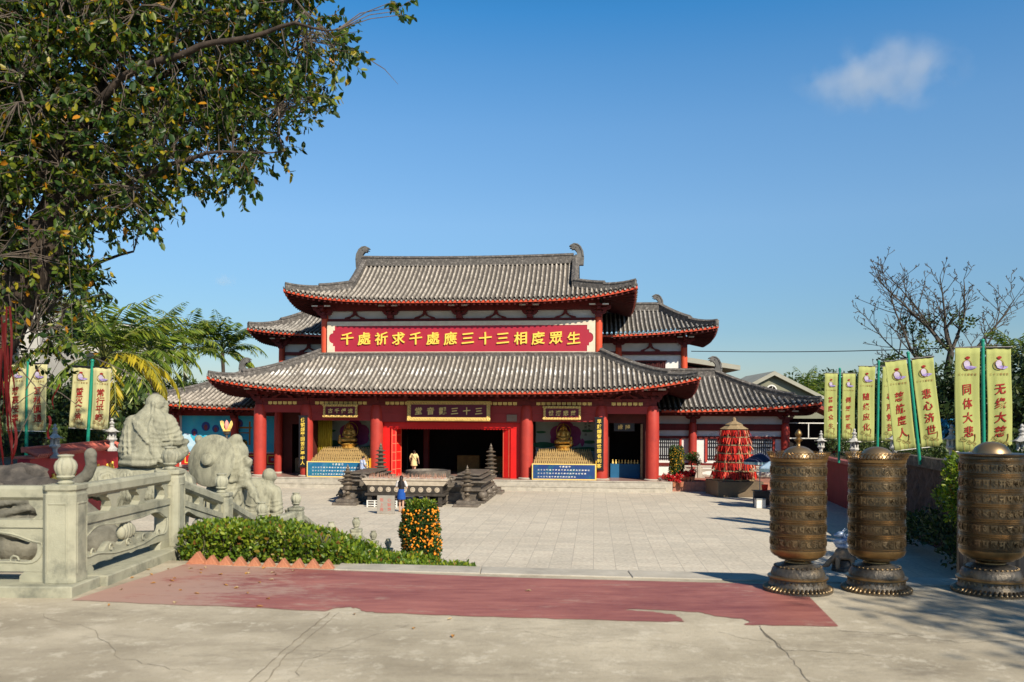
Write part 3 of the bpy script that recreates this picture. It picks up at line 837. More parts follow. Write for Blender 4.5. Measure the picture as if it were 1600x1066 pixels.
def bracket_set(parent, u, v, z0, z1, wd=1.0, side=0):
    """stepped wooden bracket cluster under the eaves, on a column"""
    mb = MB()
    H = z1-z0
    mb.box(u-.22*wd, u+.22*wd, v-.22, v+.22, z0, z0+.26*H)
    for i, (l, zz) in enumerate(((.52, .26), (.85, .56))):
        zb = z0+zz*H; zt = zb+.20*H
        out = [(u-l*wd, zt), (u-l*wd, zb+.10*H), (u-l*wd*.72, zb), (u+l*wd*.72, zb), (u+l*wd, zb+.10*H), (u+l*wd, zt)]
        mb.prism(out, v-.12, v+.12)
        y = v-.30-.32*i
        mb.box(u-.10, u+.10, y, v+.2, zb+.01, zt-.01)
        for x in (u-l*wd*.86, u, u+l*wd*.86):
            mb.box(x-.12, x+.12, v-.14, v+.14, zt+.004, zt+.11*H)
    y = v-.62
    mb.box(u-.6*wd, u+.6*wd, y-.08, y+.08, z0+.80*H, z0+.93*H)
    b = mb.build('bracket_set', M_red_beam, parent)
    for x in (u-.48*wd, u+.48*wd): boxpart('bracket_tip', M_whitep, b, (x-.22*wd, x+.22*wd, y-.15, y-.082, z0+.83*H, z0+.93*H))
    return b
def vee(parent, u, v, z0, z1):
    """the inverted-V strut between brackets"""
    H = z1-z0
    o = [(-.09, H), (-.13, H*.62), (-.28, H*.34), (-.62, H*.16), (-.68, 0), (-.40, 0), (-.30, H*.18), (-.10, H*.36), (0, H*.50), (.10, H*.36), (.30, H*.18), (.40, 0), (.68, 0), (.62, H*.16), (.28, H*.34), (.13, H*.62), (.09, H)]
    mb = MB(); mb.prism([(u+x, z0+z) for x, z in o], v-.09, v+.09)
    return mb.build('strut', M_red_beam, parent)
def pillar(parent, u, v, z0, z1, r, m=None, base=True):
    mb = MB()
    H = z1-z0
    mb.lathe([(r*.97, 0), (r*1.0, H*.3), (r, H*.7), (r*.95, H*.94), (r*.72, H)], 28, (u, v, z0))
    c = mb.build('column', m or M_red_col, parent, smooth=50)
    if base:
        b = MB(); b.lathe([(r*1.25, 0), (r*1.3, .05), (r*1.12, .10)], 28, (u, v, z0)); b.build('column_base', M_pale, c, smooth=40)
    return c
def boxpart(name, m, parent, *bs, bev=0.0):
    mb = MB()
    for b in bs: mb.box(*b)
    return mb.build(name, m, parent, bev=bev)

def boxparts(name, m, parent, *bs, bev=0.0):
    for b in bs: boxpart(name, m, parent, b, bev=bev)
# ------------------------------------------------------------------ the main hall
hall = thing('temple_hall', 'large two storey red temple hall with grey tile roofs behind the court', 'temple', T(0, 0), -TH)
FL = 0.6
boxpart('stone_terrace', M_pale, hall, (-13.2, 13.0, -1.0, 11, -.05, FL))
sb = MB()
sb.box(-13.0, 12.6, -1.36, -1.004, -.05, .30)
for i in range(14): sb.box(-13.0+i*1.83+.01, -13.0+(i+1)*1.83-.01, -1.39, -1.362, .245, .305)
for i in range(14): sb.box(-13.1+i*1.86+.01, -13.1+(i+1)*1.86-.01, -1.03, -1.002, .545, .605)
sb.build('stone_step', M_pale, hall)
boxpart('porch_floor', mat('polished_porch_floor', (0.40, 0.25, 0.20), (0.33, 0.20, 0.16), sc=1, rough=0.3), hall, (-12.6, 12.6, -.7, 9, FL+.002, FL+.006))
CU = [-11.93, -8.98, -4.62, 4.50, 8.93, 11.92]
for u in CU: pillar(hall, u, 0, FL, 4.98, .385)
pillar(hall, -11.75, 2.6, FL, 4.6, .27)
# beams over the columns, with the row of gilt shields
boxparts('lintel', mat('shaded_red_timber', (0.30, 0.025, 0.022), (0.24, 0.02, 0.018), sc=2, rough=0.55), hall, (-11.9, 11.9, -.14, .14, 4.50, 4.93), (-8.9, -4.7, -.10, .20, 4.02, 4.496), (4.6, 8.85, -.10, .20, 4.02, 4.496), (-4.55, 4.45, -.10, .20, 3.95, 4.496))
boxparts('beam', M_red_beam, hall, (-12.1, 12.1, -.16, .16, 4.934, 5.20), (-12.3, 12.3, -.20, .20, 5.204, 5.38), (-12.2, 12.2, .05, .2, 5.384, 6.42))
for i in range(5):
    gs = MB()
    u0, u1 = CU[i]+.55, CU[i+1]-.55
    n = max(3, int((u1-u0)/.29))
    for j in range(n):
        x = u0 + (u1-u0)*(j+.5)/n; w = .105
        for k, (dx, dz) in enumerate(((-.08, 0), (0, 0), (.08, 0))):
            gs.prism([(x+dx-.036, 5.17), (x+dx+.036, 5.17), (x+dx+.036, 5.02), (x+dx, 4.955 if k == 1 else 4.985), (x+dx-.036, 5.02)], -.185, -.162)
    gs.build('gilt_frieze', M_goldp, hall)
for u in CU: bracket_set(hall, u, 0, 5.0, 6.05)
for u in (-10.45, -6.8, -2.3, 0.0, 2.25, 6.72, 10.4): vee(hall, u, -.12, 5.39, 6.0)
# walls of the ground floor
wl = MB()
wl.box(-12.0, -11.6, 2.9, 11, FL, 7); wl.box(11.7, 12.0, 1.2, 11, FL, 7)
wl.box(-11.6, -10.95, 2.9, 3.1, FL, 4.6); wl.box(-10.25, -8.9, 2.9, 3.1, FL, 4.6); wl.box(-10.95, -10.25, 2.9, 3.1, 3.75, 4.6)
wl.box(-9.05, -8.85, .25, 3.4, FL, 4.6); wl.box(-4.8, -4.55, .45, 9, FL, 4.6)
wl.box(4.42, 4.68, .45, 9, FL, 4.6); wl.box(8.78, 9.02, .25, 3.4, FL, 4.6)
wl.box(9.02, 9.40, 1.1, 1.3, FL, 4.6); wl.box(11.35, 11.7, 1.1, 1.3, FL, 4.6); wl.box(9.40, 11.35, 1.1, 1.3, 3.95, 4.6)
wl.box(-12.0, 12.0, .22, 11, 4.62, 4.9)
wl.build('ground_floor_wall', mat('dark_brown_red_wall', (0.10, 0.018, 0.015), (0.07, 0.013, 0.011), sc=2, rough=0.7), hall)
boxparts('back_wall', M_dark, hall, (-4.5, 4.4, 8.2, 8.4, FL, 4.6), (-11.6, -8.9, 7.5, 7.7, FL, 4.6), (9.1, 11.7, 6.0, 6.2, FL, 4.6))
# doorway and folding doors
boxparts('door_frame', M_door, hall, (-4.40, -3.86, .20, .42, FL, 3.62), (3.52, 4.28, .20, .42, FL, 3.62), (-4.40, 4.28, .18, .44, 3.624, 3.94))
va = MB()
n = 40
for i in range(n):
    x0 = -3.85 + 7.36*i/n; w = 7.36/n
    va.prism([(x0, 3.62), (x0+w, 3.62), (x0+w, 3.58), (x0+w*.8, 3.53), (x0+w*.5, 3.505), (x0+w*.2, 3.53), (x0, 3.58)], .26, .34)
va.build('door_valance', M_door, hall)
def door_leaf(x, y, ang, wd, bars=5):
    mb = MB(); mb.M = Matrix.Translation((x, y, 0)) @ Matrix.Rotation(ang, 4, 'Z')
    mb.box(0, wd, -.03, .03, FL+.03, 3.58)
    d = mb.build('door_leaf', M_door, hall)
    b = MB(); b.M = mb.M
    for i in range(bars):
        z = 1.05 + i*.52
        for q in (-1, 1): b.box(.08, wd-.06, q*.034-.004, q*.034+.004, z, z+.035)
    for q in (-1, 1):
        for xx in (.05, wd-.05): b.box(xx-.015, xx+.015, q*.036-.005, q*.036+.005, FL+.06, 3.5)
    b.build('door_bar', mat('salmon_trim', (0.70, 0.20, 0.10), (0.62, 0.15, 0.08), sc=3, rough=0.5), d)
door_leaf(-3.84, .44, R(62), .95); door_leaf(-3.80, .30, R(30), .34, 5)
door_leaf(3.50, .44, R(114), .95); door_leaf(3.47, .28, R(152), .5, 0)
# the inside as one sees it through the door
boxparts('altar', mat('dull_gold_altar_cloth', (0.20, 0.12, 0.035), (0.12, 0.07, 0.02), sc=3, rough=0.8), hall, (-.5, 1.0, 5.0, 5.6, FL, 1.75), (1.5, 3.0, 5.0, 5.6, FL, 1.70), bev=.02)
boxparts('inner_column', mat('inner_column_paint', (0.16, 0.02, 0.02), (0.12, 0.015, 0.015), sc=2, rough=0.5), hall, (-2.9, -2.5, 5.6, 6.0, FL, 4.6), (3.3, 3.7, 5.6, 6.0, FL, 4.6), bev=.05)
# door of the side room at the left, counter inside the right one
boxpart('side_door', M_wood, hall, (-10.9, -10.4, 3.3, 3.9, FL, 1.55), bev=.01)
boxpart('counter', mat('blue_counter_cloth', (0.015, 0.12, 0.26), (0.012, 0.09, 0.20), sc=2, rough=0.8), hall, (9.5, 11.3, 1.9, 2.5, FL, 1.45), bev=.01)
it = MB()
for i in range(9): it.lathe([(.06, 0), (.07, .08), (.03, .16), (.045, .22), (.001, .27)], 8, (9.65+i*.19, 2.15+random.uniform(-.1, .1), 1.452))
it.build('counter_goods', M_goldp, hall, smooth=50)
boxpart('door_post', M_wood, hall, (11.28, 11.40, .98, 1.098, FL, 3.9))

# lower roof
r1 = dict(uc=0, vc=4.5, a=14.45, b=6.5, at=8.9, bt=2.2, ze=5.78, zt=8.10, cc=.30, L=.86)
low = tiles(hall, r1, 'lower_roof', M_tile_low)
eaves(low, r1, 12.0, 4.4, 6.25)
rg = MB()
for sx in (-1, 1):
    for sy in (-1, 1):
        hp = []
        for i in range(15):
            s = 1-i/14*.985
            hp.append((sx*(14.45-(14.45-8.9)*s), 4.5+sy*(6.5-4.3*s), roof_z(r1, s, 1-(1-8.9/14.45)*s)+.03))
        ridge(rg, hp[:11], .30, .42); ridge(rg, hp[9:], .26, .25)
ridge(rg, [(-8.95, 2.24, 8.05), (8.95, 2.24, 8.05)], .26, .22)
ridge(rg, [(-8.85, 2.2, 8.05), (-8.85, 7, 8.05)], .26, .22); ridge(rg, [(8.85, 2.2, 8.05), (8.85, 7, 8.05)], .26, .22)
M_ridge = mat('mortared_ridge', (0.12, 0.108, 0.10), (0.065, 0.06, 0.056), sc=4, rough=0.9, bump=0.5, bsc=25, c3=(0.36, 0.33, 0.30), sc3=6.0, amt3=0.6)
rg.build('ridge', M_ridge, low)
# upper storey
boxpart('upper_wall', M_white, hall, (-8.8, 8.8, 2.9, 8.9, 7.6, 11.75))
boxparts('upper_beam', M_red_beam, hall, (-8.8, 8.8, 2.66, 2.896, 10.22, 10.52), (-8.8, 8.8, 2.55, 2.896, 11.02, 11.9), (-8.9, 8.9, 2.6, 2.896, 7.9, 8.15))
for u in (-8.75, 8.75): pillar(hall, u, 2.72, 7.9, 11.0, .23, M_orange, base=False)
for u in (-8.75, -4.44, 0.0, 4.46, 8.75): bracket_set(hall, u, 2.62, 10.52, 11.35, .85)
for u in (-6.8, -2.25, 2.3, 6.68): vee(hall, u, 2.78, 10.525, 11.02)
# upper roof, hip and gable
r2 = dict(uc=.1, vc=5.7, a=10.95, b=4.85, at=7.15, bt=0.0, ze=11.45, zt=14.45, cc=.34, L=.78, sh=.40, ag=7.15)
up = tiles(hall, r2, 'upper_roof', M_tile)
eaves(up, r2, 8.9, 3.0, 11.85)
rg = MB()
ridge(rg, [(-7.1+i*1.42, 5.7, 14.42+.10*abs(i/5-1)**2) for i in range(11)], .42, .55)
for sx in (-1, 1):
    for sy in (-1, 1):
        g_ = []
        for i in range(13):
            s = 1-i/12*.62
            g_.append((.1+sx*7.15, 5.7+sy*4.85*(1-s), roof_z(r2, s, .65)+.03))
        ridge(rg, g_, .36, .50)
        hp = []
        for i in range(11):
            s = .40*(1-i/10*.97)
            k_ = s/.40
            hp.append((.1+sx*(10.95-3.8*k_), 5.7+sy*4.85*(1-s), roof_z(r2, s, 1-(1-7.15/10.95)*k_)+.03))
        ridge(rg, hp[:6], .34, .46); ridge(rg, hp[5:], .30, .34)
rg.build('ridge', M_ridge, up)
gb = MB()
for sx in (-1, 1):
    z0 = roof_z(r2, .40, .65)-.1
    gb.M = Matrix.Translation((.1+sx*7.0, 5.7, 0)) @ Matrix.Rotation(R(90), 4, 'Z')
    gb.prism([(-3.0, z0)] + [(-3.0+3.0*i/8, roof_z(r2, .40+.6*i/8, .65)-.05) for i in range(1, 9)] + [(3.0-3.0*i/8, roof_z(r2, 1-.6*i/8, .65)-.05) for i in range(1, 8)] + [(3.0, z0)], -.05, .05)
gb.build('gable', M_red_beam, up)
for sx in (-1, 1): horn(up, .1+sx*7.35, 5.7, 14.85, -sx, 1.0)

# ------------------------------------------------------------------ halls behind and beside it
rear = thing('rear_hall', 'wide white walled hall with red posts whose roof ends show behind the main temple hall', 'temple', T(0, 0), -TH)
r3 = dict(uc=.55, vc=11.0, a=16.05, b=4.6, at=12.6, bt=0.0, ze=9.80, zt=12.0, cc=.30, L=.62, pit=.30)
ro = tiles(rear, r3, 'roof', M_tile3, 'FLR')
eaves(ro, r3, 14.4, 2.5, 10.0)
rg = MB()
ridge(rg, [(-12.05, 11, 12.0), (13.15, 11, 12.0)], .40, .5)
for sx in (-1, 1):
    hp = [(.55+sx*(16.05-3.45*(1-i/11*.98)), 11-4.6*(i/11*.98), roof_z(r3, 1-i/11*.98, 1-(1-12.6/16.05)*(1-i/11*.98))+.03) for i in range(12)]
    ridge(rg, hp[:7], .34, .46); ridge(rg, hp[6:], .28, .32)
rg.build('ridge', M_ridge, ro)
for sx in (-1, 1): horn(ro, .55+sx*12.55, 11, 12.35, -sx, .85)
boxpart('wall', M_white, rear, (-13.9, 14.7, 8.6, 13.4, 3, 10.1))
boxparts('beam', M_red_beam, rear, (-13.9, 14.7, 8.42, 8.596, 8.62, 8.86), (-13.9, 14.7, 8.36, 8.596, 9.42, 10.05))
for u in (-13.75, -9.7, 10.15, 14.6): pillar(rear, u, 8.45, 6.0, 9.45, .22, M_orange, base=False); bracket_set(rear, u, 8.36, 9.1, 9.85, .8)
for u in (-11.8, 12.3): vee(rear, u, 8.5, 8.865, 9.42)
for u in (11.35, -13.2):
    w = boxpart('window', M_dark, rear, (u, u+2.0, 8.57, 8.598, 7.5, 8.15))
    b = MB()
    for i in range(15): b.box(u+.03+i*.137, u+.07+i*.137, 8.52, 8.568, 7.5, 8.15)
    b.box(u-.08, u+2.08, 8.5, 8.566, 8.152, 8.24); b.box(u-.08, u+2.08, 8.5, 8.566, 7.41, 7.498)
    b.build('window_bars', M_red_beam, w)

def lattice(parent, u0, u1, v, z0, z1, nb):
    pane = boxpart('window', mat('milky_window_glass', (0.60, 0.62, 0.62), (0.48, 0.50, 0.51), sc=.8, rough=0.25), parent, (u0, u1, v, v+.03, z0, z1))
    b = MB()
    for i in range(nb+1):
        x = u0+(u1-u0)*i/nb; b.box(x-.025, x+.025, v-.05, v-.004, z0, z1)
    for z in (z0+.08, z0+.28, z1-.52, z1-.26, z1-.06): b.box(u0, u1, v-.055, v-.003, z-.022, z+.022)
    b.build('lattice', M_black, pane)
    f = MB(); f.box(u0-.16, u0-.026, v-.08, v+.02, z0-.1, z1+.1); f.box(u1+.026, u1+.16, v-.08, v+.02, z0-.1, z1+.1)
    f.build('window_frame', M_red_col, pane)

rw = thing('side_hall', 'low white side hall with black lattice windows to the right of the main hall', 'temple', T(0, 0), -TH, 'low side halls')
r4 = dict(uc=6.2, vc=8.0, a=16.2, b=5.0, at=10.4, bt=0.0, ze=4.80, zt=7.15, cc=.34, L=.55, cmin=6.0, pit=.33)
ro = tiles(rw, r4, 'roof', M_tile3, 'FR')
eaves(ro, r4, 14.6, 3.0, 5.05, 'FR')
rg = MB()
ridge(rg, [(10, 8, 7.1), (16.6, 8, 7.1)], .40, .5)
hp = [(6.2+(16.2-5.8*(1-i/13*.985)), 8-5.0*(i/13*.985), roof_z(r4, 1-i/13*.985, 1-(1-10.4/16.2)*(1-i/13*.985))+.03) for i in range(14)]
ridge(rg, hp[:11], .30, .38); ridge(rg, hp[10:], .26, .24)
rg.build('ridge', M_ridge, ro)
horn(ro, 16.75, 8, 7.62, -1, .95)
boxpart('wall', M_white, rw, (12.2, 20.6, 5.02, 10, FL, 5.1))
boxparts('beam', M_red_beam, rw, (12.2, 20.6, 4.9, 5.016, 3.50, 3.92), (12.2, 20.6, 4.9, 5.016, 2.98, 3.14), (12.2, 20.6, 4.8, 5.016, 4.42, 5.1), (12.2, 20.6, 4.93, 5.016, 1.22, 1.40))
for u in (14.78, 20.55): pillar(rw, u, 4.72, FL, 4.0, .26); bracket_set(rw, u, 4.6, 4.0, 4.85, .85)
lattice(rw, 12.4, 13.95, 5.0, 1.6, 2.96, 12); lattice(rw, 15.75, 17.6, 5.0, 1.6, 2.96, 14); lattice(rw, 17.95, 19.8, 5.0, 1.6, 2.96, 14)
pv = boxpart('forecourt', M_redbrick, rw, (13.004, 24, -.3, 11, -.05, .58))
lw = thing('side_hall', 'low side hall with a turquoise painted wall to the left of the main hall', 'temple', T(0, 0), -TH, 'low side halls')
r5 = dict(uc=-5.9, vc=8.0, a=16.2, b=5.0, at=10.4, bt=0.0, ze=4.80, zt=7.15, cc=.34, L=.62, cmax=-6.0, pit=.33)
ro = tiles(lw, r5, 'roof', M_tile, 'FL')
eaves(ro, r5, 14.6, 3.0, 5.05, 'FL')
rg = MB()
ridge(rg, [(-10, 8, 7.1), (-16.2, 8, 7.1)], .40, .5)
hp = [(-5.9-(16.2-5.8*(1-i/13*.985)), 8-5.0*(i/13*.985), roof_z(r5, 1-i/13*.985, 1-(1-10.4/16.2)*(1-i/13*.985))+.03) for i in range(14)]
ridge(rg, hp[:11], .30, .38); ridge(rg, hp[10:], .26, .24)
rg.build('ridge', M_ridge, ro)
horn(ro, -16.4, 8, 7.62, 1, .9)
boxpart('wall', M_white, lw, (-20.0, -12.2, 5.06, 10, FL, 5.1))
boxparts('beam', M_red_beam, lw, (-20.0, -12.2, 4.9, 5.056, 4.28, 5.1))
for u in (-19.75, -15.6): pillar(lw, u, 4.72, FL, 4.3, .26); bracket_set(lw, u, 4.6, 4.1, 4.9, .85)
boxpart('forecourt', M_redbrick, lw, (-22, -13.204, .5, 11, -.05, .58))
# the painting: sky, clouds, little seated figures with haloes and a ring
def blob2(cx, cz, rx, rz, n=20, wob=.12, seed=0):
    return [(cx+rx*math.cos(t)*(1+wob*math.sin(3*t+seed)), cz+rz*math.sin(t)*(1+wob*math.cos(4*t+seed*2))) for t in [2*math.pi*i/n for i in range(n)]]
def flat(name, loops, y, m, parent, th=.004):
    mb = MB()
    for i, lp in enumerate(loops): mb.prism(lp, y-th-i*.0003, y-i*.0003)
    return mb.build(name, m, parent)
mu = boxpart('mural', mat('turquoise_mural', (0.05, 0.52, 0.64), (0.03, 0.34, 0.56), sc=.9, rough=0.5, c3=(0.10, 0.44, 0.55), sc3=1.2, amt3=0.8), lw, (-19.45, -12.6, 5.0, 5.055, 1.85, 4.27))
cl = [blob2(-19.0, 2.3, .42, .55, seed=1), blob2(-18.4, 2.15, .5, .42, seed=2), blob2(-17.6, 2.5, .35, .4, seed=3), blob2(-17.1, 2.35, .5, .5, seed=4), blob2(-19.1, 2.75, .3, .35, seed=5), blob2(-16.3, 2.4, .5, .45, seed=6), blob2(-15.7, 2.25, .4, .35, seed=9)]
flat('painted_cloud', cl, 4.996, mat('mural_cloud_blue_white', (0.50, 0.68, 0.78), (0.30, 0.55, 0.72), sc=2.5, rough=0.5), mu)
flat('painted_halo', [blob2(-17.75, 3.55, .30, .32, wob=0), blob2(-18.55, 3.15, .22, .25, wob=0), blob2(-17.05, 3.4, .25, .26, wob=0), blob2(-15.55, 3.75, .42, .36, wob=0)], 4.990, mat('mural_deep_blue', (0.01, 0.08, 0.28), (0.05, 0.05, 0.22), sc=3, rough=0.5), mu)
flat('painted_figure', [blob2(-17.75, 3.48, .13, .2, wob=.1), blob2(-18.55, 3.08, .1, .16), blob2(-17.05, 3.33, .12, .17), blob2(-15.55, 3.75, .3, .2)], 4.984, mat('mural_rust', (0.24, 0.05, 0.05), (0.16, 0.05, 0.06), sc=6, rough=0.5), mu)
flat('painted_ring', [blob2(-17.45, 2.72, .23, .23, wob=0)], 4.990, mat('mural_pink', (0.60, 0.22, 0.16), (0.5, 0.16, 0.12), sc=3), mu)
flat('painted_ring_eye', [blob2(-17.45, 2.72, .1, .1, wob=0)], 4.982, M_black, mu)
flat('painted_gate', [[(-15.9, 3.42), (-14.5, 3.42), (-14.5, 3.54), (-15.9, 3.54)], [(-14.72, 2.3), (-14.6, 2.3), (-14.6, 3.9), (-14.72, 3.9)], [(-15.8, 3.1), (-14.6, 3.1), (-14.6, 3.16), (-15.8, 3.16)]], 4.986, mat('mural_ochre', (0.36, 0.17, 0.03), (0.28, 0.12, 0.02), sc=3), mu)
dd = boxpart('dado', mat('dado_red', (0.50, 0.02, 0.02), (0.42, 0.016, 0.016), sc=3, rough=0.5), lw, (-19.45, -12.6, 4.95, 5.055, .95, 1.75))
d2 = MB()
for x in (-19.2, -17.2, -15.2, -13.4):
    for a, b_ in (((x, x+1.5, 1.05), .06), ((x, x+1.5, 1.59), .06)): d2.box(a[0], a[1], 4.93, 4.948, a[2], a[2]+b_)
    d2.box(x, x+.06, 4.93, 4.948, 1.112, 1.588); d2.box(x+1.44, x+1.5, 4.93, 4.948, 1.112, 1.588)
d2.build('dado_trim', M_yel, dd)
d3 = MB()
for x in (-19.2, -17.2, -15.2, -13.4):
    d3.sphere((x+.72, 4.945, 1.34), (.22, .02, .14)); d3.sphere((x+.36, 4.945, 1.34), (.12, .02, .1)); d3.sphere((x+1.1, 4.945, 1.34), (.14, .02, .12))
d3.build('dado_motif', mat('dado_motif_blue', (0.45, 0.42, 0.5), (0.12, 0.14, 0.3), sc=14), dd)
boxpart('ledge', M_pale, lw, (-19.6, -12.6, 4.75, 5.05, .80, .945))

# ------------------------------------------------------------------ signs on the temple
def board(name, label, u, v, z, w, h, ground, frame, fw, txt, tm, ch, cat='sign', brush=.6, tilt=0.0, group=None, y=-.035, pad=.1, carved=False):
    s = thing(name, label, cat, T(u, v, z), -TH, group)
    if tilt: s.rotation_euler = (R(tilt), 0, -TH)
    boxpart('panel', ground, s, (-w/2+fw*.6, w/2-fw*.6, -.03, .03, -h/2+fw*.6, h/2-fw*.6))
    fr = MB()
    o = [(-w/2, -h/2), (w/2, -h/2), (w/2, h/2), (-w/2, h/2)]; i = [(-w/2+fw, -h/2+fw), (w/2-fw, -h/2+fw), (w/2-fw, h/2-fw), (-w/2+fw, h/2-fw)]
    fr.add(*plate([o, i], -.075, .05))
    f = fr.build('frame', frame, s)
    if carved:      # scrollwork in the frame
        c = MB()
        n = int(2*(w+h)/.16)
        for k in range(n):
            d = (2*(w+h))*k/n
            if d < w: p = (-w/2+d, h/2-fw/2)
            elif d < w+h: p = (w/2-fw/2, h/2-(d-w))
            elif d < 2*w+h: p = (w/2-(d-w-h), -h/2+fw/2)
            else: p = (-w/2+fw/2, -h/2+(d-2*w-h))
            c.tube([(p[0]+.085*fw/.2*math.cos(t)*(1-t/9), -.08, p[1]+.085*fw/.2*math.sin(t)*(1-t/9)) for t in [q*.9 for q in range(7)]], .022, 5)
        c.build('scrollwork', M_goldp, f)
    iw = w-2*fw-2*pad
    lettering(row(txt, -iw/2, iw/2, 0, ch), tm, s, y=y, brush=brush*.5, bold=.022)
    return s
sg = thing('signboard', 'long crimson signboard with thirteen large golden characters between the two roofs', 'sign', T(.02, 2.44, 9.25), -TH)
def notch(sx):
    return [(sx*8.02, .66), (sx*8.02, .50), (sx*8.14, .50), (sx*8.14, .32), (sx*8.24, .30), (sx*8.36, .20), (sx*8.40, .05), (sx*8.40, -.05), (sx*8.36, -.20), (sx*8.24, -.30), (sx*8.14, -.32), (sx*8.14, -.50), (sx*8.02, -.50), (sx*8.02, -.66)]
pl = MB(); pl.M = Matrix.Translation((0, 0, 0))
inner = [(-8.02, .78)] + [(8.02, .78)] + notch(1) + [(8.02, -.86), (-8.02, -.86)] + notch(-1)[::-1]
boxpart('panel', M_sign, sg, (-8.42, 8.42, -.02, .06, -.95, .95))
fr = MB(); fr.add(*plate([[(-8.52, -1.04), (8.52, -1.04), (8.52, 1.06), (-8.52, 1.06)], inner], -.05, .06)); fr.build('frame', M_signframe, sg)
lettering(row('千處祈求千處應三十三相度眾生', -7.75, 7.75, -.03, .82, .86), M_yel, sg, y=-.028, brush=.3, bold=.016, ext=.05)

M_plq = mat('dark_crimson_lacquer', (0.15, 0.006, 0.014), (0.11, 0.004, 0.010), sc=2, rough=0.35)
board('plaque', 'large gilt framed plaque over the main doorway, with six golden characters', -.14, -.42, 4.62, 5.0, 1.2, M_plq, M_gilt, .22, '堂音觀三十三', M_goldp, .46, brush=.5, tilt=-6, carved=True)
board('plaque', 'small gilt framed plaque above the left golden statue', -6.75, -.42, 4.60, 2.1, .78, M_plq, M_gilt, .13, '古千傳流', M_goldp, .30, brush=.5, tilt=-5, carved=True)
board('plaque', 'small gilt framed plaque above the right golden statue', 6.62, -.42, 4.53, 2.2, .80, M_plq, M_gilt, .13, '世濟悲慈', M_goldp, .32, brush=.5, tilt=-5, carved=True)
for u, lab, txt in ((-9.05, 'narrow black couplet board with gold characters on the column left of the left golden statue', '佛號經聲回苦海夢中人'), (8.80, 'narrow black couplet board with gold characters on the column right of the right golden statue', '早鼓鐘警醒世間名利客')):
    s = thing('couplet_board', lab, 'sign', T(u, -.44, 2.75), -TH, 'couplet boards on the columns')
    mb = MB()
    for i in range(13):
        x = -.26+.04*i; mb.box(x, x+.0399, -.02-.06*(1-((x+.02)/.26)**2), .05, -1.52, 1.52)
    mb.box(-.3, .3, -.03, .045, -1.56, -1.522); mb.box(-.3, .3, -.03, .045, 1.522, 1.56)
    mb.build('panel', M_black, s)
    lettering(column(txt, 0, 1.44, -1.44, .27, .26), M_yel, s, y=-.082, brush=.2, bold=.014)
s = thing('notice_plate', 'small grey metal notice plate beside the main plaque', 'sign', T(3.62, -.16, 4.22), -TH)
boxpart('plate', mat('brown_grey_plate', (0.25, 0.17, 0.13), (0.22, 0.15, 0.11), sc=3), s, (-.30, .30, -.02, .02, -.20, .20))
lettering([e for k in range(4) for e in row('三十三觀音堂', -.24, .24, .13-.085*k, .05, .055)], M_ink, s, y=-.021, bold=0)
s = thing('doorway_plaque', 'dark plaque with two gilt characters inside the right side doorway', 'sign', T(10.3, 1.16, 3.72), -TH)
boxpart('panel', M_black, s, (-.62, .62, -.03, .03, -.26, .26), bev=.01)
lettering(row('緣隨', -.45, .45, 0, .30), M_goldp, s, y=-.031, brush=.5)

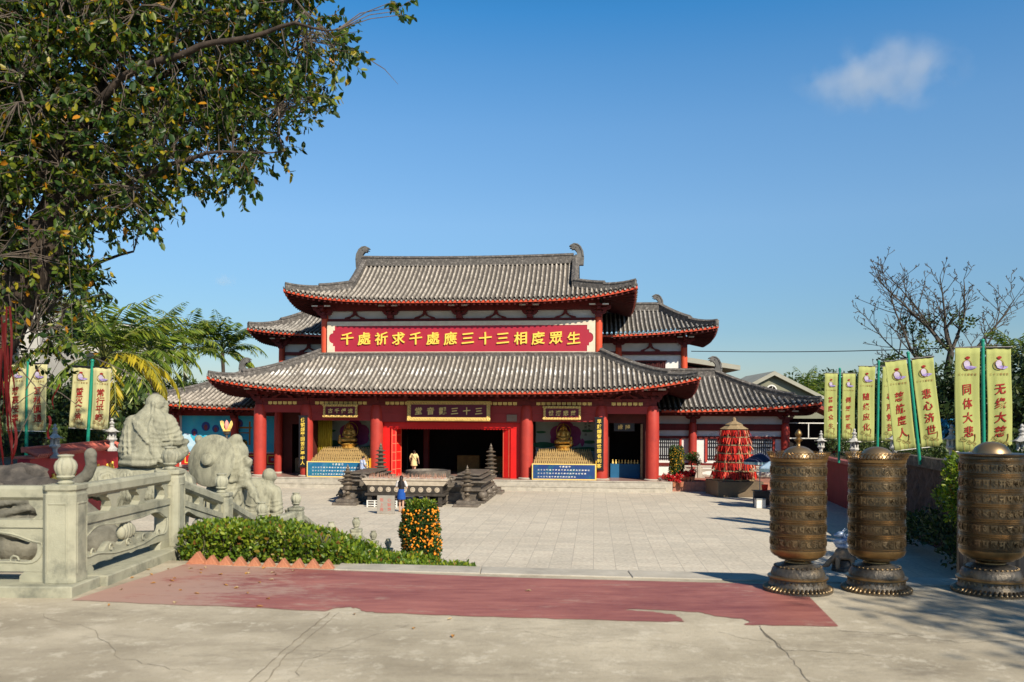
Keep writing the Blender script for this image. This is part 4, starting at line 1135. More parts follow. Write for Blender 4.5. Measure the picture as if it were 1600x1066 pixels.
# ------------------------------------------------------------------ the two niches with golden statues
M_mur = mat('pale_lotus_painting', (0.42, 0.46, 0.42), (0.30, 0.36, 0.32), sc=.7, rough=0.7)
M_pet = mat('painted_petal', (0.36, 0.06, 0.20), (0.24, 0.03, 0.13), sc=2, rough=0.7)
M_lea = mat('painted_lotus_leaf', (0.03, 0.16, 0.07), (0.02, 0.10, 0.05), sc=3, rough=0.7)
def niche(uc, w, side):
    p = thing('lotus_mural', ('lotus painting behind the left golden statue' if side < 0 else 'lotus painting with two rows of small writing behind the right golden statue'), 'painting', T(uc, 2.9, 0), -TH)
    boxpart('panel', M_mur, p, (-w/2, w/2, -.02, .02, FL+.01, 4.58))
    pet = []
    for a, s_ in ((-62, .95), (62, .95), (-34, 1.25), (34, 1.25), (0, 1.4)):
        o = []
        for i in range(17):
            t = i/16*2*math.pi
            x = .36*s_*math.sin(t)*(1 - .35*math.cos(t)); z = .95*s_*(1-math.cos(t))/2*1.15
            o.append((x*math.cos(R(a)) + z*math.sin(R(a)), 2.55 - x*math.sin(R(a)) + z*math.cos(R(a))))
        pet.append(o)
    for i, o in enumerate(pet): flat('petal', [o], -.022-.004*i, M_pet, p)
    for i, (x, z, rx, rz) in enumerate(((-1.4, 2.55, .75, .18), (-1.55, 3.35, .32, .08), (1.35, 3.45, .35, .09), (1.5, 2.75, .5, .1), (1.3, 2.3, .8, .14), (-1.1, 2.2, .6, .12))):
        flat('leaf', [blob2(x, z, rx, rz, wob=.06, seed=i)], -.024, M_lea, p)
    if side > 0:
        flat('bud', [blob2(1.05, 2.72, .13, .24, wob=.1)], -.03, M_pet, p)
        lettering(column('花開見佛', 1.25, 4.0, 3.1, .17) + column('悟無生', 1.48, 4.06, 3.45, .17), M_black, p, y=-.022, bold=.01)
    # stand with its bank of votive figurines
    st = thing('votive_stand', ('stepped stand under the left golden statue' if side < 0 else 'stepped stand under the right golden statue'), 'stand', T(uc, 0, 0), -TH, 'votive stands')
    f = MB()
    for i in range(9):
        z = 1.50+.085*i; v0 = -.42+.22*i
        f.box(-w/2+.06*i*.4, w/2-.06*i*.4, v0, v0+.216, FL+.008, z)
    f.build('steps', M_wood, st)
    boxpart('side_cloth', mat('yellow_cloth', (0.75, 0.42, 0.02), (0.62, 0.33, 0.02), sc=3, rough=0.8), st, (w/2+.004, w/2+.06, -.50, 1.0, FL+.01, 1.75))
    fig = MB()
    for i in range(9):
        z = 1.50+.085*i; v0 = -.42+.22*i+.10
        n = int((w-.1-.05*i)/.115)
        for j in range(n):
            x = -(n-1)*.0575+.115*j + random.uniform(-.008, .008)
            hh = random.uniform(.9, 1.1)
            fig.lathe([(.045, 0), (.035, .05*hh), (.042, .08*hh), (.016, .125*hh), (.026, .15*hh), (.022, .175*hh), (.001, .19*hh)], 6, (x, v0, z+.002))
    fo = fig.build('votive_figurines', mat('pale_gilt', (0.62, 0.44, 0.19), (0.42, 0.27, 0.10), sc=30, rough=0.5, metal=0.3), st)
    fo['kind'] = 'stuff'
    # blue printed panel in front
    q = thing('info_panel', ('blue printed notice panel below the left golden statue' if side < 0 else 'blue and violet printed notice panel below the right golden statue'), 'sign', T(uc-(.05 if side < 0 else -.03), -.62, 0), -TH, 'blue notice panels')
    a, b, c = ((0.012, 0.10, 0.28), (0.012, 0.16, 0.22), (0.08, 0.22, 0.36)) if side < 0 else ((0.018, 0.035, 0.16), (0.02, 0.07, 0.20), (0.012, 0.15, 0.17))
    boxpart('panel', mat('notice_print_'+('teal' if side < 0 else 'violet'), a, b, sc=.9, rough=0.35, c3=c, sc3=1.1, amt3=0.8), q, (-w/2+.06, w/2-.06, -.02, .02, FL+.02, 1.50))
    e = []
    n = 4
    e += row('千處祈求', -.34 if side < 0 else -.3, .42, 1.38, .13)
    for k in range(3): e += row('三十三觀音千處祈求應相度眾生慈悲濟世'[: 18-4*(k == 2)-(k == 1)], -w/2+.3, w/2-.35-.8*(k == 2)-.2*(k == 1), 1.19-.20*k, .085, .12)
    lettering(e, M_whitep, q, y=-.021, bold=.03)
    fr = MB(); fr.add(*plate([[(-w/2, FL+.009), (w/2, FL+.009), (w/2, 1.56), (-w/2, 1.56)], [(-w/2+.06, FL+.07), (w/2-.06, FL+.07), (w/2-.06, 1.50), (-w/2+.06, 1.50)]], -.03, .03)); fr.build('frame', M_goldp, q)
niche(-6.82, 3.75, -1)
niche(6.72, 3.75, 1)
cu = thing('curtain', 'yellow curtain hanging at the left of the left golden statue', 'curtain', T(-8.45, 1.6, 0), -TH)
mb = MB(); P = []
for j in range(2):
    for i in range(41): P.append((-.35+.9*i/40, .07*math.sin(i*1.15), 1.55+j*3.0))
mb.add(P, [(i, i+1, i+42, i+41) for i in range(40)])
o = mb.build('drape', mat('yellow_curtain_cloth', (0.55, 0.40, 0.03), (0.42, 0.30, 0.02), sc=2, rough=0.8), cu, smooth=180)
o.modifiers.new('thick', 'SOLIDIFY').thickness = .012

def gold_statue(side, loc):
    def draw(mb):
        mb.sphere((0, 0, .30), (.62, .45, .30)); mb.sphere((-.42, -.2, .30), (.3, .3, .2)); mb.sphere((.42, -.2, .30), (.3, .3, .2))
        limb(mb, (-.4, -.3, .3), (.28, -.38, .30), .15, .12); limb(mb, (.4, -.3, .3), (-.28, -.36, .24), .15, .12)
        limb(mb, (0, 0, .4), (0, 0, .95), .33, .30)
        limb(mb, (-.24, 0, 1.02), (.24, 0, 1.02), .17, .17)
        for s in (-1, 1):
            limb(mb, (s*.36, 0, 1.0), (s*.46, -.1, .68), .13, .11); limb(mb, (s*.46, -.1, .68), (s*.14, -.36, .58), .10, .07)
        mb.sphere((0, -.38, .58), (.1, .08, .07))
        limb(mb, (0, 0, 1.1), (0, -.02, 1.28), .09, .09)
        mb.sphere((0, -.04, 1.42), (.145, .165, .19)); mb.sphere((0, -.20, 1.40), (.022, .03, .04)); mb.sphere((0, .02, 1.62), (.09, .09, .12))
        for s in (-1, 1): mb.sphere((s*.15, -.02, 1.38), (.025, .04, .08))
        for s in (-1, 1): limb(mb, (s*.15, .05, 1.48), (s*.34, .08, .95), .06, .09)
    t = thing('golden_statue', ('seated golden statue with a child at its left, in the left niche' if side < 0 else 'seated golden statue with a child at its right, in the right niche'), 'statue', loc, -TH, 'golden statues in the niches')
    b = sculpt('figure', draw, M_gold, t, .03, [(arc((-.42, .55), (.42, .55), .22), .025), (arc((-.36, .7), (.36, .7), .22), .025), (arc((-.3, .85), (.3, .85), .2), .022), (arc((-.25, 1.0), (.25, 1.0), .16), .02), (arc((-.5, .40), (.5, .40), .12), .025)], smooth=4)
    def child(mb):
        x = side*-.0 + (-.66 if side < 0 else .62)
        mb.sphere((x, -.4, .16), (.16, .15, .16)); limb(mb, (x, -.4, .1), (x, -.38, .42), .13, .11); mb.sphere((x, -.4, .60), (.10, .11, .12))
        limb(mb, (x-.1, -.4, .42), (x+.02, -.56, .36), .05, .035); limb(mb, (x+.1, -.4, .42), (x+.0, -.56, .36), .05, .035)
    sculpt('child', child, M_gold, t, .022, smooth=4)
    p = MB(); p.lathe([(.66, -.38), (.70, -.30), (.56, -.24), (.60, -.12), (.74, -.02), (.70, .03)], 28, (0, -.1, 0), 14, .12); p.build('lotus_seat', M_gold, t, smooth=60)
    h = MB(); h.tube([(.55*math.cos(a), .42, 1.05+.62*math.sin(a)) for a in [R(-60+12*i) for i in range(26)]], .035, 6); h.build('halo', M_gold, t, smooth=60)
    return t
gold_statue(-1, T(-6.86, 1.9, 2.56)).scale = (.80,)*3
gold_statue(1, T(6.62, 1.9, 2.54)).scale = (.80,)*3

# ------------------------------------------------------------------ bronze in the court: ash trough, cauldron, altars, lamp towers
tr = thing('incense_trough', 'long bronze ash trough on a low table, filled with burnt incense sticks', 'incense burner', T(-.42, -10.4, 0), -TH)
mb = MB()
mb.prism([(-1.86, .982), (1.86, .982), (1.94, 1.08), (2.06, 1.22), (-2.06, 1.22), (-1.94, 1.08)], -.62, .62)
mb.build('trough', mat('tan_cast_bronze', (0.50, 0.43, 0.34), (0.34, 0.28, 0.21), sc=5, rough=.7, bump=.3), tr, bev=.02)
boxpart('ash', mat('pale_ash', (0.62, 0.56, 0.50), (0.48, 0.42, 0.37), sc=9, rough=0.95, bump=0.6), tr, (-1.93, 1.93, -.535, .535, 1.20, 1.30))
rm = MB(); rm.box(-2.06, 2.06, -.66, -.54, 1.222, 1.32); rm.box(-2.06, 2.06, .54, .66, 1.222, 1.32); rm.box(-2.06, -1.94, -.538, .538, 1.222, 1.32); rm.box(1.94, 2.06, -.538, .538, 1.222, 1.32)
rm.build('rim', MATS['tan_cast_bronze'], tr, bev=.015)
for s in (-1, 1):
    c = MB()
    c.tube([(s*(2.0+.16*(1-math.cos(t))*.9), 0, 1.28+.10*math.sin(t)+t*.02) for t in [q*.55 for q in range(9)]], [.07]*9, 8)
    c.box(s*2.0-.1, s*2.0+.1, -.6, .6, 1.10, 1.218); c.build('handle', M_iron, tr)
ta = MB()
ta.box(-1.8, 1.8, -.58, .58, .62, .98); ta.box(-1.92, 1.92, -.66, .66, .50, .62); ta.box(-1.85, 1.85, -.6, .6, .14, .20)
for x in (-1.7, -1.1, 1.1, 1.7):
    for y in (-.5, .5): ta.box(x-.10, x+.10, y-.08, y+.08, 0, .50)
ta.build('table', mat('sooty_bronze', (0.075, 0.062, 0.05), (0.035, 0.03, 0.026), sc=5, rough=.65, metal=.2, bump=.4, bsc=25), tr, bev=.015)
for i in range(9):
    m_ = MB(); m_.M = Matrix.Translation((-1.56+.39*i, -.585, .80)) @ Matrix.Rotation(R(90), 4, 'X')
    m_.lathe([(.12, 0), (.125, .02), (.09, .03), (.085, .012), (.05, .012), (.045, .035), (.001, .04)], 14); m_.build('medallion', MATS['tan_cast_bronze'], tr, smooth=40)
sk = MB()
for i in range(260):
    x, y = random.uniform(-1.85, 1.85), random.uniform(-.48, .48)
    sk.cyl((x, y, 1.30), (x+random.uniform(-.03, .03), y+random.uniform(-.03, .03), 1.30+random.uniform(.08, .26)), .008, .006, 4)
sk.build('incense_sticks', mat('incense_red_brown', (0.36, 0.10, 0.06), (0.5, 0.35, 0.25), sc=20), tr)['kind'] = 'stuff'
cd = thing('round_cauldron', 'wide round bronze incense cauldron behind the long ash trough', 'incense burner', T(.25, -8.6, 0), -TH)
mb = MB(); mb.lathe([(.55, .35), (.8, .45), (.98, .75), (1.0, 1.05), (1.08, 1.12), (1.12, 1.20), (1.12, 1.58), (1.05, 1.60), (1.02, 1.50), (.001, 1.48)], 40); mb.build('bowl', M_iron, cd, smooth=35)
for a in (30, 150, 270):
    l_ = MB(); x, y = .7*math.cos(R(a)), .7*math.sin(R(a)); l_.tube([(x, y, .5), (x*1.1, y*1.1, .25), (x*1.05, y*1.05, 0)], [.14, .1, .12], 10); l_.build('leg', M_iron, cd, smooth=50)

def stepped(mb, w, d, z, dz, n=4, flare=.05, up=True):
    for i in range(n):
        t = i/n if up else 1-i/n
        mb.box(-w/2-flare*t, w/2+flare*t, -d/2-flare*t, d/2+flare*t, z+dz*i/n, z+dz*(i+1)/n-.002)
def altar(u, v, lab):
    t = thing('bronze_altar', lab, 'altar', T(u, v, 0), -TH, 'tiered bronze altars')
    w, d = 1.5, 4.5
    b = MB(); b.box(-w/2-.12, w/2+.12, -d/2-.12, d/2+.12, 0, .12)
    b.box(-w/2+.1, w/2-.1, -d/2+.1, d/2-.1, .12, .60)
    b.build('plinth', M_iron, t, bev=.012)
    for sx in (-1, 1):
        for sy in (-1, 0, 1):       # bulging scroll feet
            f = MB(); x, y = sx*(w/2-.02), sy*(d/2-.10)
            f.sphere((x, y, .42), (.26, .30, .22)); f.sphere((x+sx*.06, y, .22), (.16, .2, .12))
            f.tube([(x+sx*(.24+.09*math.cos(a)), y, .26+.09*math.sin(a)) for a in [q*.7 for q in range(8)]], .045, 6)
            f.build('scroll_foot', M_iron, t, smooth=60)
    k = MB(); k.box(-w/2-.10, w/2+.10, -d/2-.10, d/2+.10, .60, .70); k.box(-w/2+.12, w/2-.12, -d/2+.12, d/2-.12, .70, .86)
    stepped(k, w-.1, d-.1, .86, .16, 4, .20); k.box(-w/2-.17, w/2+.17, -d/2-.17, d/2+.17, 1.02, 1.10)
    stepped(k, w-.3, d-.3, 1.10, .12, 3, .12); k.box(-w/2+.02, w/2-.02, -d/2+.02, d/2-.02, 1.22, 1.28)
    k.box(-w/2+.28, w/2-.28, -d/2+.3, d/2-.3, 1.28, 1.36); k.box(-w/2+.18, w/2-.18, -d/2+.2, d/2-.2, 1.36, 1.44)
    k.build('tiers', M_iron, t, bev=.01)
altar(2.30, -6.75, 'tiered bronze altar to the right of the ash trough')
altar(-3.30, -6.75, 'tiered bronze altar to the left of the ash trough')
altm = thing('bronze_table', 'low dark bronze table between the ash trough and the right altar', 'table', T(1.35, -8.4, 0), -TH)
b = MB(); b.box(-.8, .8, -.9, .9, .12, .55); b.box(-.9, .9, -1.0, 1.0, 0, .12); stepped(b, 1.4, 1.6, .55, .25, 4, .2); b.box(-.9, .9, -1.0, 1.0, .80, 1.05); b.build('body', M_iron, altm, bev=.012)
altm = thing('bronze_table', 'low dark bronze table between the ash trough and the left altar', 'table', T(-2.25, -8.4, 0), -TH)
b = MB(); b.box(-.7, .7, -.9, .9, .12, .55); b.box(-.8, .8, -1.0, 1.0, 0, .12); stepped(b, 1.2, 1.6, .55, .25, 4, .2); b.box(-.8, .8, -1.0, 1.0, .80, 1.05); b.build('body', M_iron, altm, bev=.012)
def lamp_tower(lab, loc, sc=1.0, tall=False):
    t = thing('lamp_tower', lab, 'lamp', loc, -TH, 'small bronze lamp towers')
    b = MB(); b.box(-.72, .72, -.72, .72, 0, .16); b.box(-.55, .55, -.55, .55, .16, .34); b.build('base', M_iron, t, bev=.012)
    p = [(.26, .34), (.20, .44), (.10, .50), (.13, .60), (.22, .66), (.12, .72), (.09, .84)]
    z = .84
    n = 5 if tall else 3
    p += [(.20, z), (.27, z+.06), (.25, z+.30), (.36, z+.36), (.40, z+.40), (.22, z+.46)]; z += .46
    for i in range(n):
        r = .20-.02*i
        p += [(r, z+.10), (r+.14, z+.14), (r+.16, z+.17), (r*.8, z+.23)]; z += .23
    p += [(.10, z+.04), (.13, z+.10), (.06, z+.18), (.08, z+.24), (.03, z+.34), (.001, z+.42)]
    m_ = MB(); m_.lathe(p, 20); m_.build('tower', M_bronze, t, smooth=40)
    if sc != 1: t.scale = (sc,)*3
lamp_tower('small bronze lamp tower on a stepped base in front of the right altar', T(2.48, -10.35, 0), .82)
lamp_tower('small bronze lamp tower on a stepped base in front of the left altar', T(-3.35, -10.4, 0), .82)
lamp_tower('taller bronze lamp tower behind the right altar', T(2.75, -3.2, 0), .98, True)
lamp_tower('taller bronze lamp tower behind the left altar', T(-3.55, -3.2, 0), .98, True)
tb = thing('stone_tablet', 'upright grey stone tablet with faded red characters in front of the ash trough', 'tablet', at(603, 803, 0), -TH)
boxpart('slab', mat('grey_tablet_stone', (0.34, 0.31, 0.27), (0.27, 0.245, 0.21), sc=6, rough=0.9, bump=.3), tb, (-.38, .38, -.09, .09, 0, .80), bev=.012)
lettering(column('敬上香', -.17, .72, .10, .17) + column('心誠靈', .17, .72, .10, .17), mat('faded_red_paint', (0.50, 0.12, 0.10), (0.36, 0.20, 0.17), sc=12, rough=.9), tb, y=-.091, bold=.025, ext=.004)
wf = thing('white_fence', 'low white lattice border beside the stone tablet under the ash trough', 'fence', T(-1.4, -11.4, 0), -TH)
b = MB()
for x in np.arange(-.7, .71, .35): b.box(x-.03, x+.03, -.03, .03, 0, .32)
for z in (.06, .17, .28): b.box(-.7, .7, -.022, .022, z, z+.035)
b.build('lattice', M_whitep, wf)

# ------------------------------------------------------------------ ribbon tower and stall
rt = thing('ribbon_tower', 'tapering six tier tower hung all over with red prayer ribbons', 'ribbon tower', T(16.25, -2.3, 0), -TH+R(8))
boxpart('plinth', mat('dark_tan_plinth', (0.16, 0.115, 0.07), (0.10, 0.075, 0.05), sc=2, rough=0.5, bump=.1), rt, (-1.25, 1.25, -1.25, 1.25, 0, .84), bev=.02)
tiers = [(1.18, .90), (1.10, 1.38), (1.00, 1.86), (.92, 2.34), (.84, 2.80), (.76, 3.24), (.68, 3.66)]
fr = MB()
for r_, z in tiers:
    fr.lathe([(r_-.10, z-.03), (r_+.03, z-.03), (r_+.03, z+.03), (r_-.10, z+.03), (r_-.10, z-.03)], 8)
for k in range(8):
    a = 2*math.pi*k/8
    fr.bar((1.16*math.cos(a), 1.16*math.sin(a), .84), (.66*math.cos(a), .66*math.sin(a), 3.68), .06)
fr.build('frame', M_wood, rt)
for (r0, z0), (r1_, z1) in zip(tiers, tiers[1:]):
    mb = MB()
    n = 150
    for i in range(n):
        a = 2*math.pi*(i+random.random())/n
        rr = r1_+.05+random.uniform(-.05, .06); L = (z1-z0)*random.uniform(.45, .90)
        w = random.uniform(.016, .036); top = z1-.03+random.uniform(-.03, .0)
        c, s = math.cos(a), math.sin(a); tw = random.uniform(-.6, .6); tx, ty = -math.sin(a+tw), math.cos(a+tw)
        d = random.uniform(.0, .14); sw = random.uniform(-.10, .10)
        P = []
        for q in range(4):
            t = q/3; rad = rr + d*t; x, y, z = rad*c + tx*sw*t, rad*s + ty*sw*t, top-L*t
            P += [(x-tx*w, y-ty*w, z), (x+tx*w, y+ty*w, z)]
        mb.add(P, [(0,1,3,2), (2,3,5,4), (4,5,7,6)])
    mb.build('ribbon_fringe', M_ribbon, rt)['kind'] = 'stuff'
inn = MB(); inn.lathe([(1.02, .86), (.58, 3.6)], 8); inn.build('core', mat('deep_red_core', (0.16, 0.012, 0.012), (0.08, 0.008, 0.008), sc=4), rt)
cp = MB(); cp.lathe([(.82, 3.68), (.50, 3.86), (.48, 3.92), (.52, 3.93), (.12, 4.12), (.09, 4.30), (.001, 4.34)], 8); cp.build('roof', M_wood, rt)

def parasol(lab, loc, r, h, m1, ribs=8):
    t = thing('market_umbrella', lab, 'umbrella', loc, R(12), 'umbrellas over the stall')
    c = MB(); c.lathe([(r, h-.42), (r*.97, h-.36), (r*.5, h-.12), (.03, h+.06), (.001, h+.07)], ribs); c.build('canopy', m1, t)
    v = MB(); v.lathe([(r*1.0, h-.56), (r*1.005, h-.424)], ribs); v.f = v.f[:ribs]; v.build('valance', mat('printed_valance', (0.06, 0.30, 0.34), (0.55, 0.62, 0.62), sc=6, rough=.8), t)
    p = MB(); p.cyl((0, 0, 0), (0, 0, h), .025); p.lathe([(.28, 0), (.28, .08), (.05, .12)], 14); p.build('pole', M_grey, t)
parasol('dark navy stall umbrella beside the ribbon tower', at(1187, 781, 0), .85, 2.42, mat('navy_cloth', (0.02, 0.025, 0.06), (0.03, 0.035, 0.08), sc=2, rough=.8))
parasol('white and blue stall umbrella half hidden by the left prayer wheel', at(1214, 797, 0), .85, 2.35, mat('white_blue_cloth', (0.66, 0.72, 0.78), (0.25, 0.45, 0.62), sc=1.2, rough=.8))
tbp = at(1206, 792, 0)
t = thing('stall_table', 'stall table with black front beside the ribbon tower', 'table', tbp, -TH)
boxpart('top', M_wood, t, (-.9, .9, -.4, .4, .74, .78))
boxpart('cloth', M_black, t, (-.92, .92, -.43, -.41, .10, .79))
for x in (-.8, .8): boxpart('leg', M_grey, t, (x-.03, x+.03, -.38, -.32, 0, .738)); boxpart('leg', M_grey, t, (x-.03, x+.03, .32, .38, 0, .738))
t = thing('folded_cloth', 'bright yellow cloth hanging from the stall table', 'cloth', tbp, -TH)
o = MB(); o.add([(.18+.1*i, -.435-.012*math.sin(i*2.1), z) for z in (.80, .12) for i in range(9)], [(i, i+1, i+10, i+9) for i in range(8)]); o = o.build('drape', mat('amber_cloth', (0.75, 0.36, 0.01), (0.62, 0.28, 0.01), sc=3, rough=.8), t)
o.modifiers.new('thick', 'SOLIDIFY').thickness = .01
bk = thing('bucket', 'red plastic bucket on the stall table', 'bucket', tbp + Vector((-.35, 0, .781)))
mb = MB(); mb.lathe([(.12, 0), (.16, .28), (.17, .29), (.15, .28), (.11, .03), (.001, .03)], 18); mb.build('pail', mat('red_plastic', (0.62, 0.03, 0.02), rough=.35), bk, smooth=40)
bk = thing('storage_box', 'pale box standing in front of the stall table', 'box', tbp + Vector((-.75, -.62, 0)))
boxpart('body', M_whitep, bk, (-.22, .22, -.18, .18, 0, .40), bev=.015); boxpart('lid', M_grey, bk, (-.24, .24, -.20, .20, .402, .46), bev=.01)

# ------------------------------------------------------------------ prayer wheels on the terrace
def relief(name, m, parent, r, z, h, n, shift=0):
    """a ring of raised script round the drum"""
    word = ['ॐ', 'म', 'णि', 'प', 'द्मे', 'हूं', 'अ', 'ह', 'क्ष', 'र', 'न', 'श्र']
    mb = MB()
    for i in range(n):
        v, f = glyph(word[(i*5+shift) % 12], .03, .02)
        sx = 2*math.pi/n*.84/max(.3, v[:, 0].max()-v[:, 0].min()); sz = h/max(.3, v[:, 1].max()-v[:, 1].min())
        a0 = 2*math.pi*i/n
        vs = []
        for p in v:
            a = a0 + p[0]*sx; rr = r + (p[2]+.02)*.20
            vs.append((rr*math.sin(a), -rr*math.cos(a), z + p[1]*sz))
        mb.add(vs, f)
        a = a0 + math.pi/n; c = Vector((r*math.sin(a), -r*math.cos(a), 0))
        mb.bar(c + Vector((0, 0, z-h*.62)), c + Vector((0, 0, z+h*.62)), .006, .006)
    return mb.build(name, m, parent)
M_drum = mat('dark_patina_brass', (0.165, 0.118, 0.068), (0.085, 0.064, 0.042), sc=4, rough=0.34, metal=0.8, bump=0.25, bsc=60, c3=(0.05, 0.043, 0.034), sc3=5, amt3=0.45)
M_groove = mat('drum_relief_brass', (0.30, 0.21, 0.115), (0.09, 0.068, 0.042), sc=14, rough=0.34, metal=0.8)
def wheel(loc, label, crown=True, finial=True, rz=0.0):
    t = thing('prayer_cylinder', label, 'prayer wheel', loc, rz, 'bronze prayer wheels')
    b = MB(); b.lathe([(.335, 0), (.335, .018), (.30, .03), (.272, .075), (.268, .125)], 56)
    b.lathe([(.285, .118), (.290, .128), (.285, .140), (.265, .142)], 56)
    b.lathe([(.262, .142), (.262, .165), (.245, .205), (.205, .240), (.150, .258), (.118, .266), (.118, .276), (.075, .278)], 56)
    base = b.build('base', mat('base_bronze', (0.15, 0.128, 0.10), (0.07, 0.063, 0.055), sc=7, rough=0.45, metal=0.6, bump=0.5, bsc=30, c3=(0.26, 0.18, 0.09), sc3=4, amt3=0.5), t, smooth=35)
    pt = MB()
    for i in range(46):
        a = 2*math.pi*i/46; limb(pt, (.292*math.cos(a), .292*math.sin(a), .045), (.322*math.cos(a), .322*math.sin(a), .024), .013, .019, 7)
    pt.build('petal_ring', M_groove, base, smooth=60)
    tm = MB(); tm.lathe([(.272, .120), (.294, .124), (.294, .136), (.270, .144)], 56); tm.lathe([(.118, .262), (.128, .266), (.126, .276), (.08, .279)], 40); tm.build('trim', M_brass, base, smooth=40)
    fr = MB()
    for i in range(30):
        a = 2*math.pi*i/30; fr.tube([(.270*math.cos(a+q*.03), .270*math.sin(a+q*.03), .095+.016*math.sin(q*2.2)) for q in range(5)], .005, 4)
        a += .1; fr.sphere((.222*math.cos(a), .222*math.sin(a), .229), (.016, .016, .008), 6, 4)
    fr.build('carved_band', M_groove, base)
    nk = MB(); nk.lathe([(.074, .270), (.068, .285), (.074, .318)], 28); nk.build('neck', M_brass, t, smooth=40)
    d = MB(); d.lathe([(.07, .296), (.185, .298), (.198, .312), (.232, .325), (.258, .348), (.268, .375), (.268, 1.215), (.262, 1.235), (.10, 1.236)], 72)
    dr = d.build('drum', M_drum, t, smooth=35)
    lo = MB(); lo.lathe([(.19, .300), (.202, .310), (.2, .316)], 60); lo.lathe([(.236, .3265), (.262, .349), (.2725, .378), (.2725, .392), (.268, .396)], 72); lo.build('lower_trim', M_brass, dr, smooth=40)
    for i in range(6):
        zc = .462+.133*i
        relief('script_band', M_groove, dr, .2685, zc, .058, 26, i*3)
        rg_ = MB()
        for q in ((-.052, .004), (.045, .004), (.060, .008), (.074, .004)):
            rg_.lathe([(.2672, zc+q[0]-q[1]), (.2672+q[1]*.9, zc+q[0]), (.2672, zc+q[0]+q[1])], 72)
        rg_.build('ring', M_brass, dr, smooth=50)
    tp = MB()
    if crown: tp.lathe([(.268, 1.205), (.276, 1.210), (.278, 1.236), (.262, 1.244), (.18, 1.243)], 72)
    else: tp.lathe([(.268, 1.222), (.286, 1.232), (.288, 1.246), (.27, 1.252), (.10, 1.25)], 72)
    tp.build('rim', M_brass if crown else M_drum, t, smooth=40)
    dm = MB(); dm.lathe([(.165, 1.243), (.158, 1.270), (.135, 1.305), (.098, 1.332), (.05, 1.349), (.001, 1.354)], 48)
    dm.build('dome', mat('satin_dome_brass', (0.36, 0.25, 0.14), (0.30, 0.21, 0.12), sc=3, rough=0.42, metal=0.8), t, smooth=80)
    if crown:
        c = MB(); n = 26
        for i in range(n):
            for k in (0, 1):
                a0 = 2*math.pi*(i+k*.5)/n
                P = []
                for q in range(9):
                    s = q/8; a = a0 + (s-.5)*2*math.pi/n*1.5
                    h = math.sin(math.pi*s); rr = .276 + .030*h
                    P.append((rr*math.cos(a), rr*math.sin(a), 1.238+.058*h))
                c.tube(P, .0045, 5)
        c.lathe([(.274, 1.238), (.279, 1.241), (.274, 1.245)], 60)
        c.build('crown', M_brass, t, smooth=60)
    if finial:
        f = MB(); f.lathe([(.03, 1.348), (.02, 1.356), (.016, 1.385), (.022, 1.392), (.036, 1.402), (.040, 1.412), (.030, 1.424), (.016, 1.432), (.020, 1.440), (.032, 1.456), (.034, 1.468), (.024, 1.490), (.010, 1.505), (.001, 1.512)], 24)
        f.build('finial', M_brass, t, smooth=60)
    t.scale = (.93, .93, 1)
    return t
W1 = Vector((2.69, 8.02, LV+.004)); W2 = Vector((3.44, 8.05, LV)); W3 = Vector((4.48, 7.98, LV))
wheel(W1, 'bronze prayer wheel with an open crown and a pointed finial', True, True, .3)
wheel(W2, 'bronze prayer wheel with an open crown but no finial', True, False, 1.1)
w3 = wheel(W3, 'bronze prayer wheel with a bare dome and no crown', False, False, 2.0)
w3.scale = (1.0, 1.0, 1.04)

# turtle with a blue figure on its back, down in the court
tl = thing('turtle_statue', 'small brown stone turtle with its head stretched out on a round base', 'statue', at(1318, 893, 0) + Vector((0, .1, 0)), R(-8))
def turtle(mb):
    mb.sphere((0.05, 0, .48), (.27, .25, .20)); mb.sphere((.06, 0, .40), (.30, .28, .10))
    limb(mb, (-.18, 0, .40), (-.40, 0, .18), .085, .075); mb.sphere((-.42, 0, .14), (.10, .07, .06)); mb.sphere((-.50, 0, .12), (.05, .05, .04))
    for x, y in ((-.16, -.2), (-.16, .2), (.22, -.2), (.22, .2)): limb(mb, (x, y, .38), (x*1.1, y*1.15, .12), .07, .06)
    limb(mb, (.3, 0, .38), (.42, 0, .30), .05, .02)
sculpt('body', turtle, mat('brown_glazed_stone', (0.26, 0.19, 0.12), (0.13, 0.10, 0.075), sc=8, rough=.6, bump=.6, bsc=25), tl, .022, [(arc((-.2, .5), (.3, .5), -.06), .014), (arc((-.05, .36), (-.05, .66), .02), .014), (arc((.16, .36), (.16, .66), .02), .014)], smooth=3)
mb = MB(); mb.lathe([(.34, -.02), (.32, .10), (.24, .14), (.24, .22), (.20, .30)], 24, (.05, 0, 0)); mb.build('base', M_rock, tl, smooth=40)
dg_ = thing('dragon_figure', 'blue and white porcelain figure sitting on the back of the turtle', 'figurine', at(1318, 893, 0) + Vector((0.04, .1, .62)), R(-8))
def drag(mb):
    mb.tube([(.24*math.cos(t*.8)*(1-t*.03), .15*math.sin(t*.8), .04+.035*t) for t in range(10)], [.07, .085, .09, .09, .085, .08, .075, .07, .06, .05], 9)
    mb.sphere((-.12, -.05, .40), (.11, .08, .08)); mb.sphere((-.23, -.06, .38), (.06, .05, .04))
    for s in (-1, 1): limb(mb, (-.06, s*.05, .44), (.06, s*.1, .56), .022, .008)
    for i in range(7): limb(mb, (-.05+.06*i, .02, .30-.01*i), (-.02+.06*i, .03, .46-.02*i), .03, .01)
    mb.sphere((0.02, 0, .08), (.26, .18, .10))
sculpt('body', drag, mat('blue_white_porcelain', (0.40, 0.48, 0.58), (0.03, 0.08, 0.24), sc=9, rough=.2, spec=.6), dg_, .014, smooth=2)

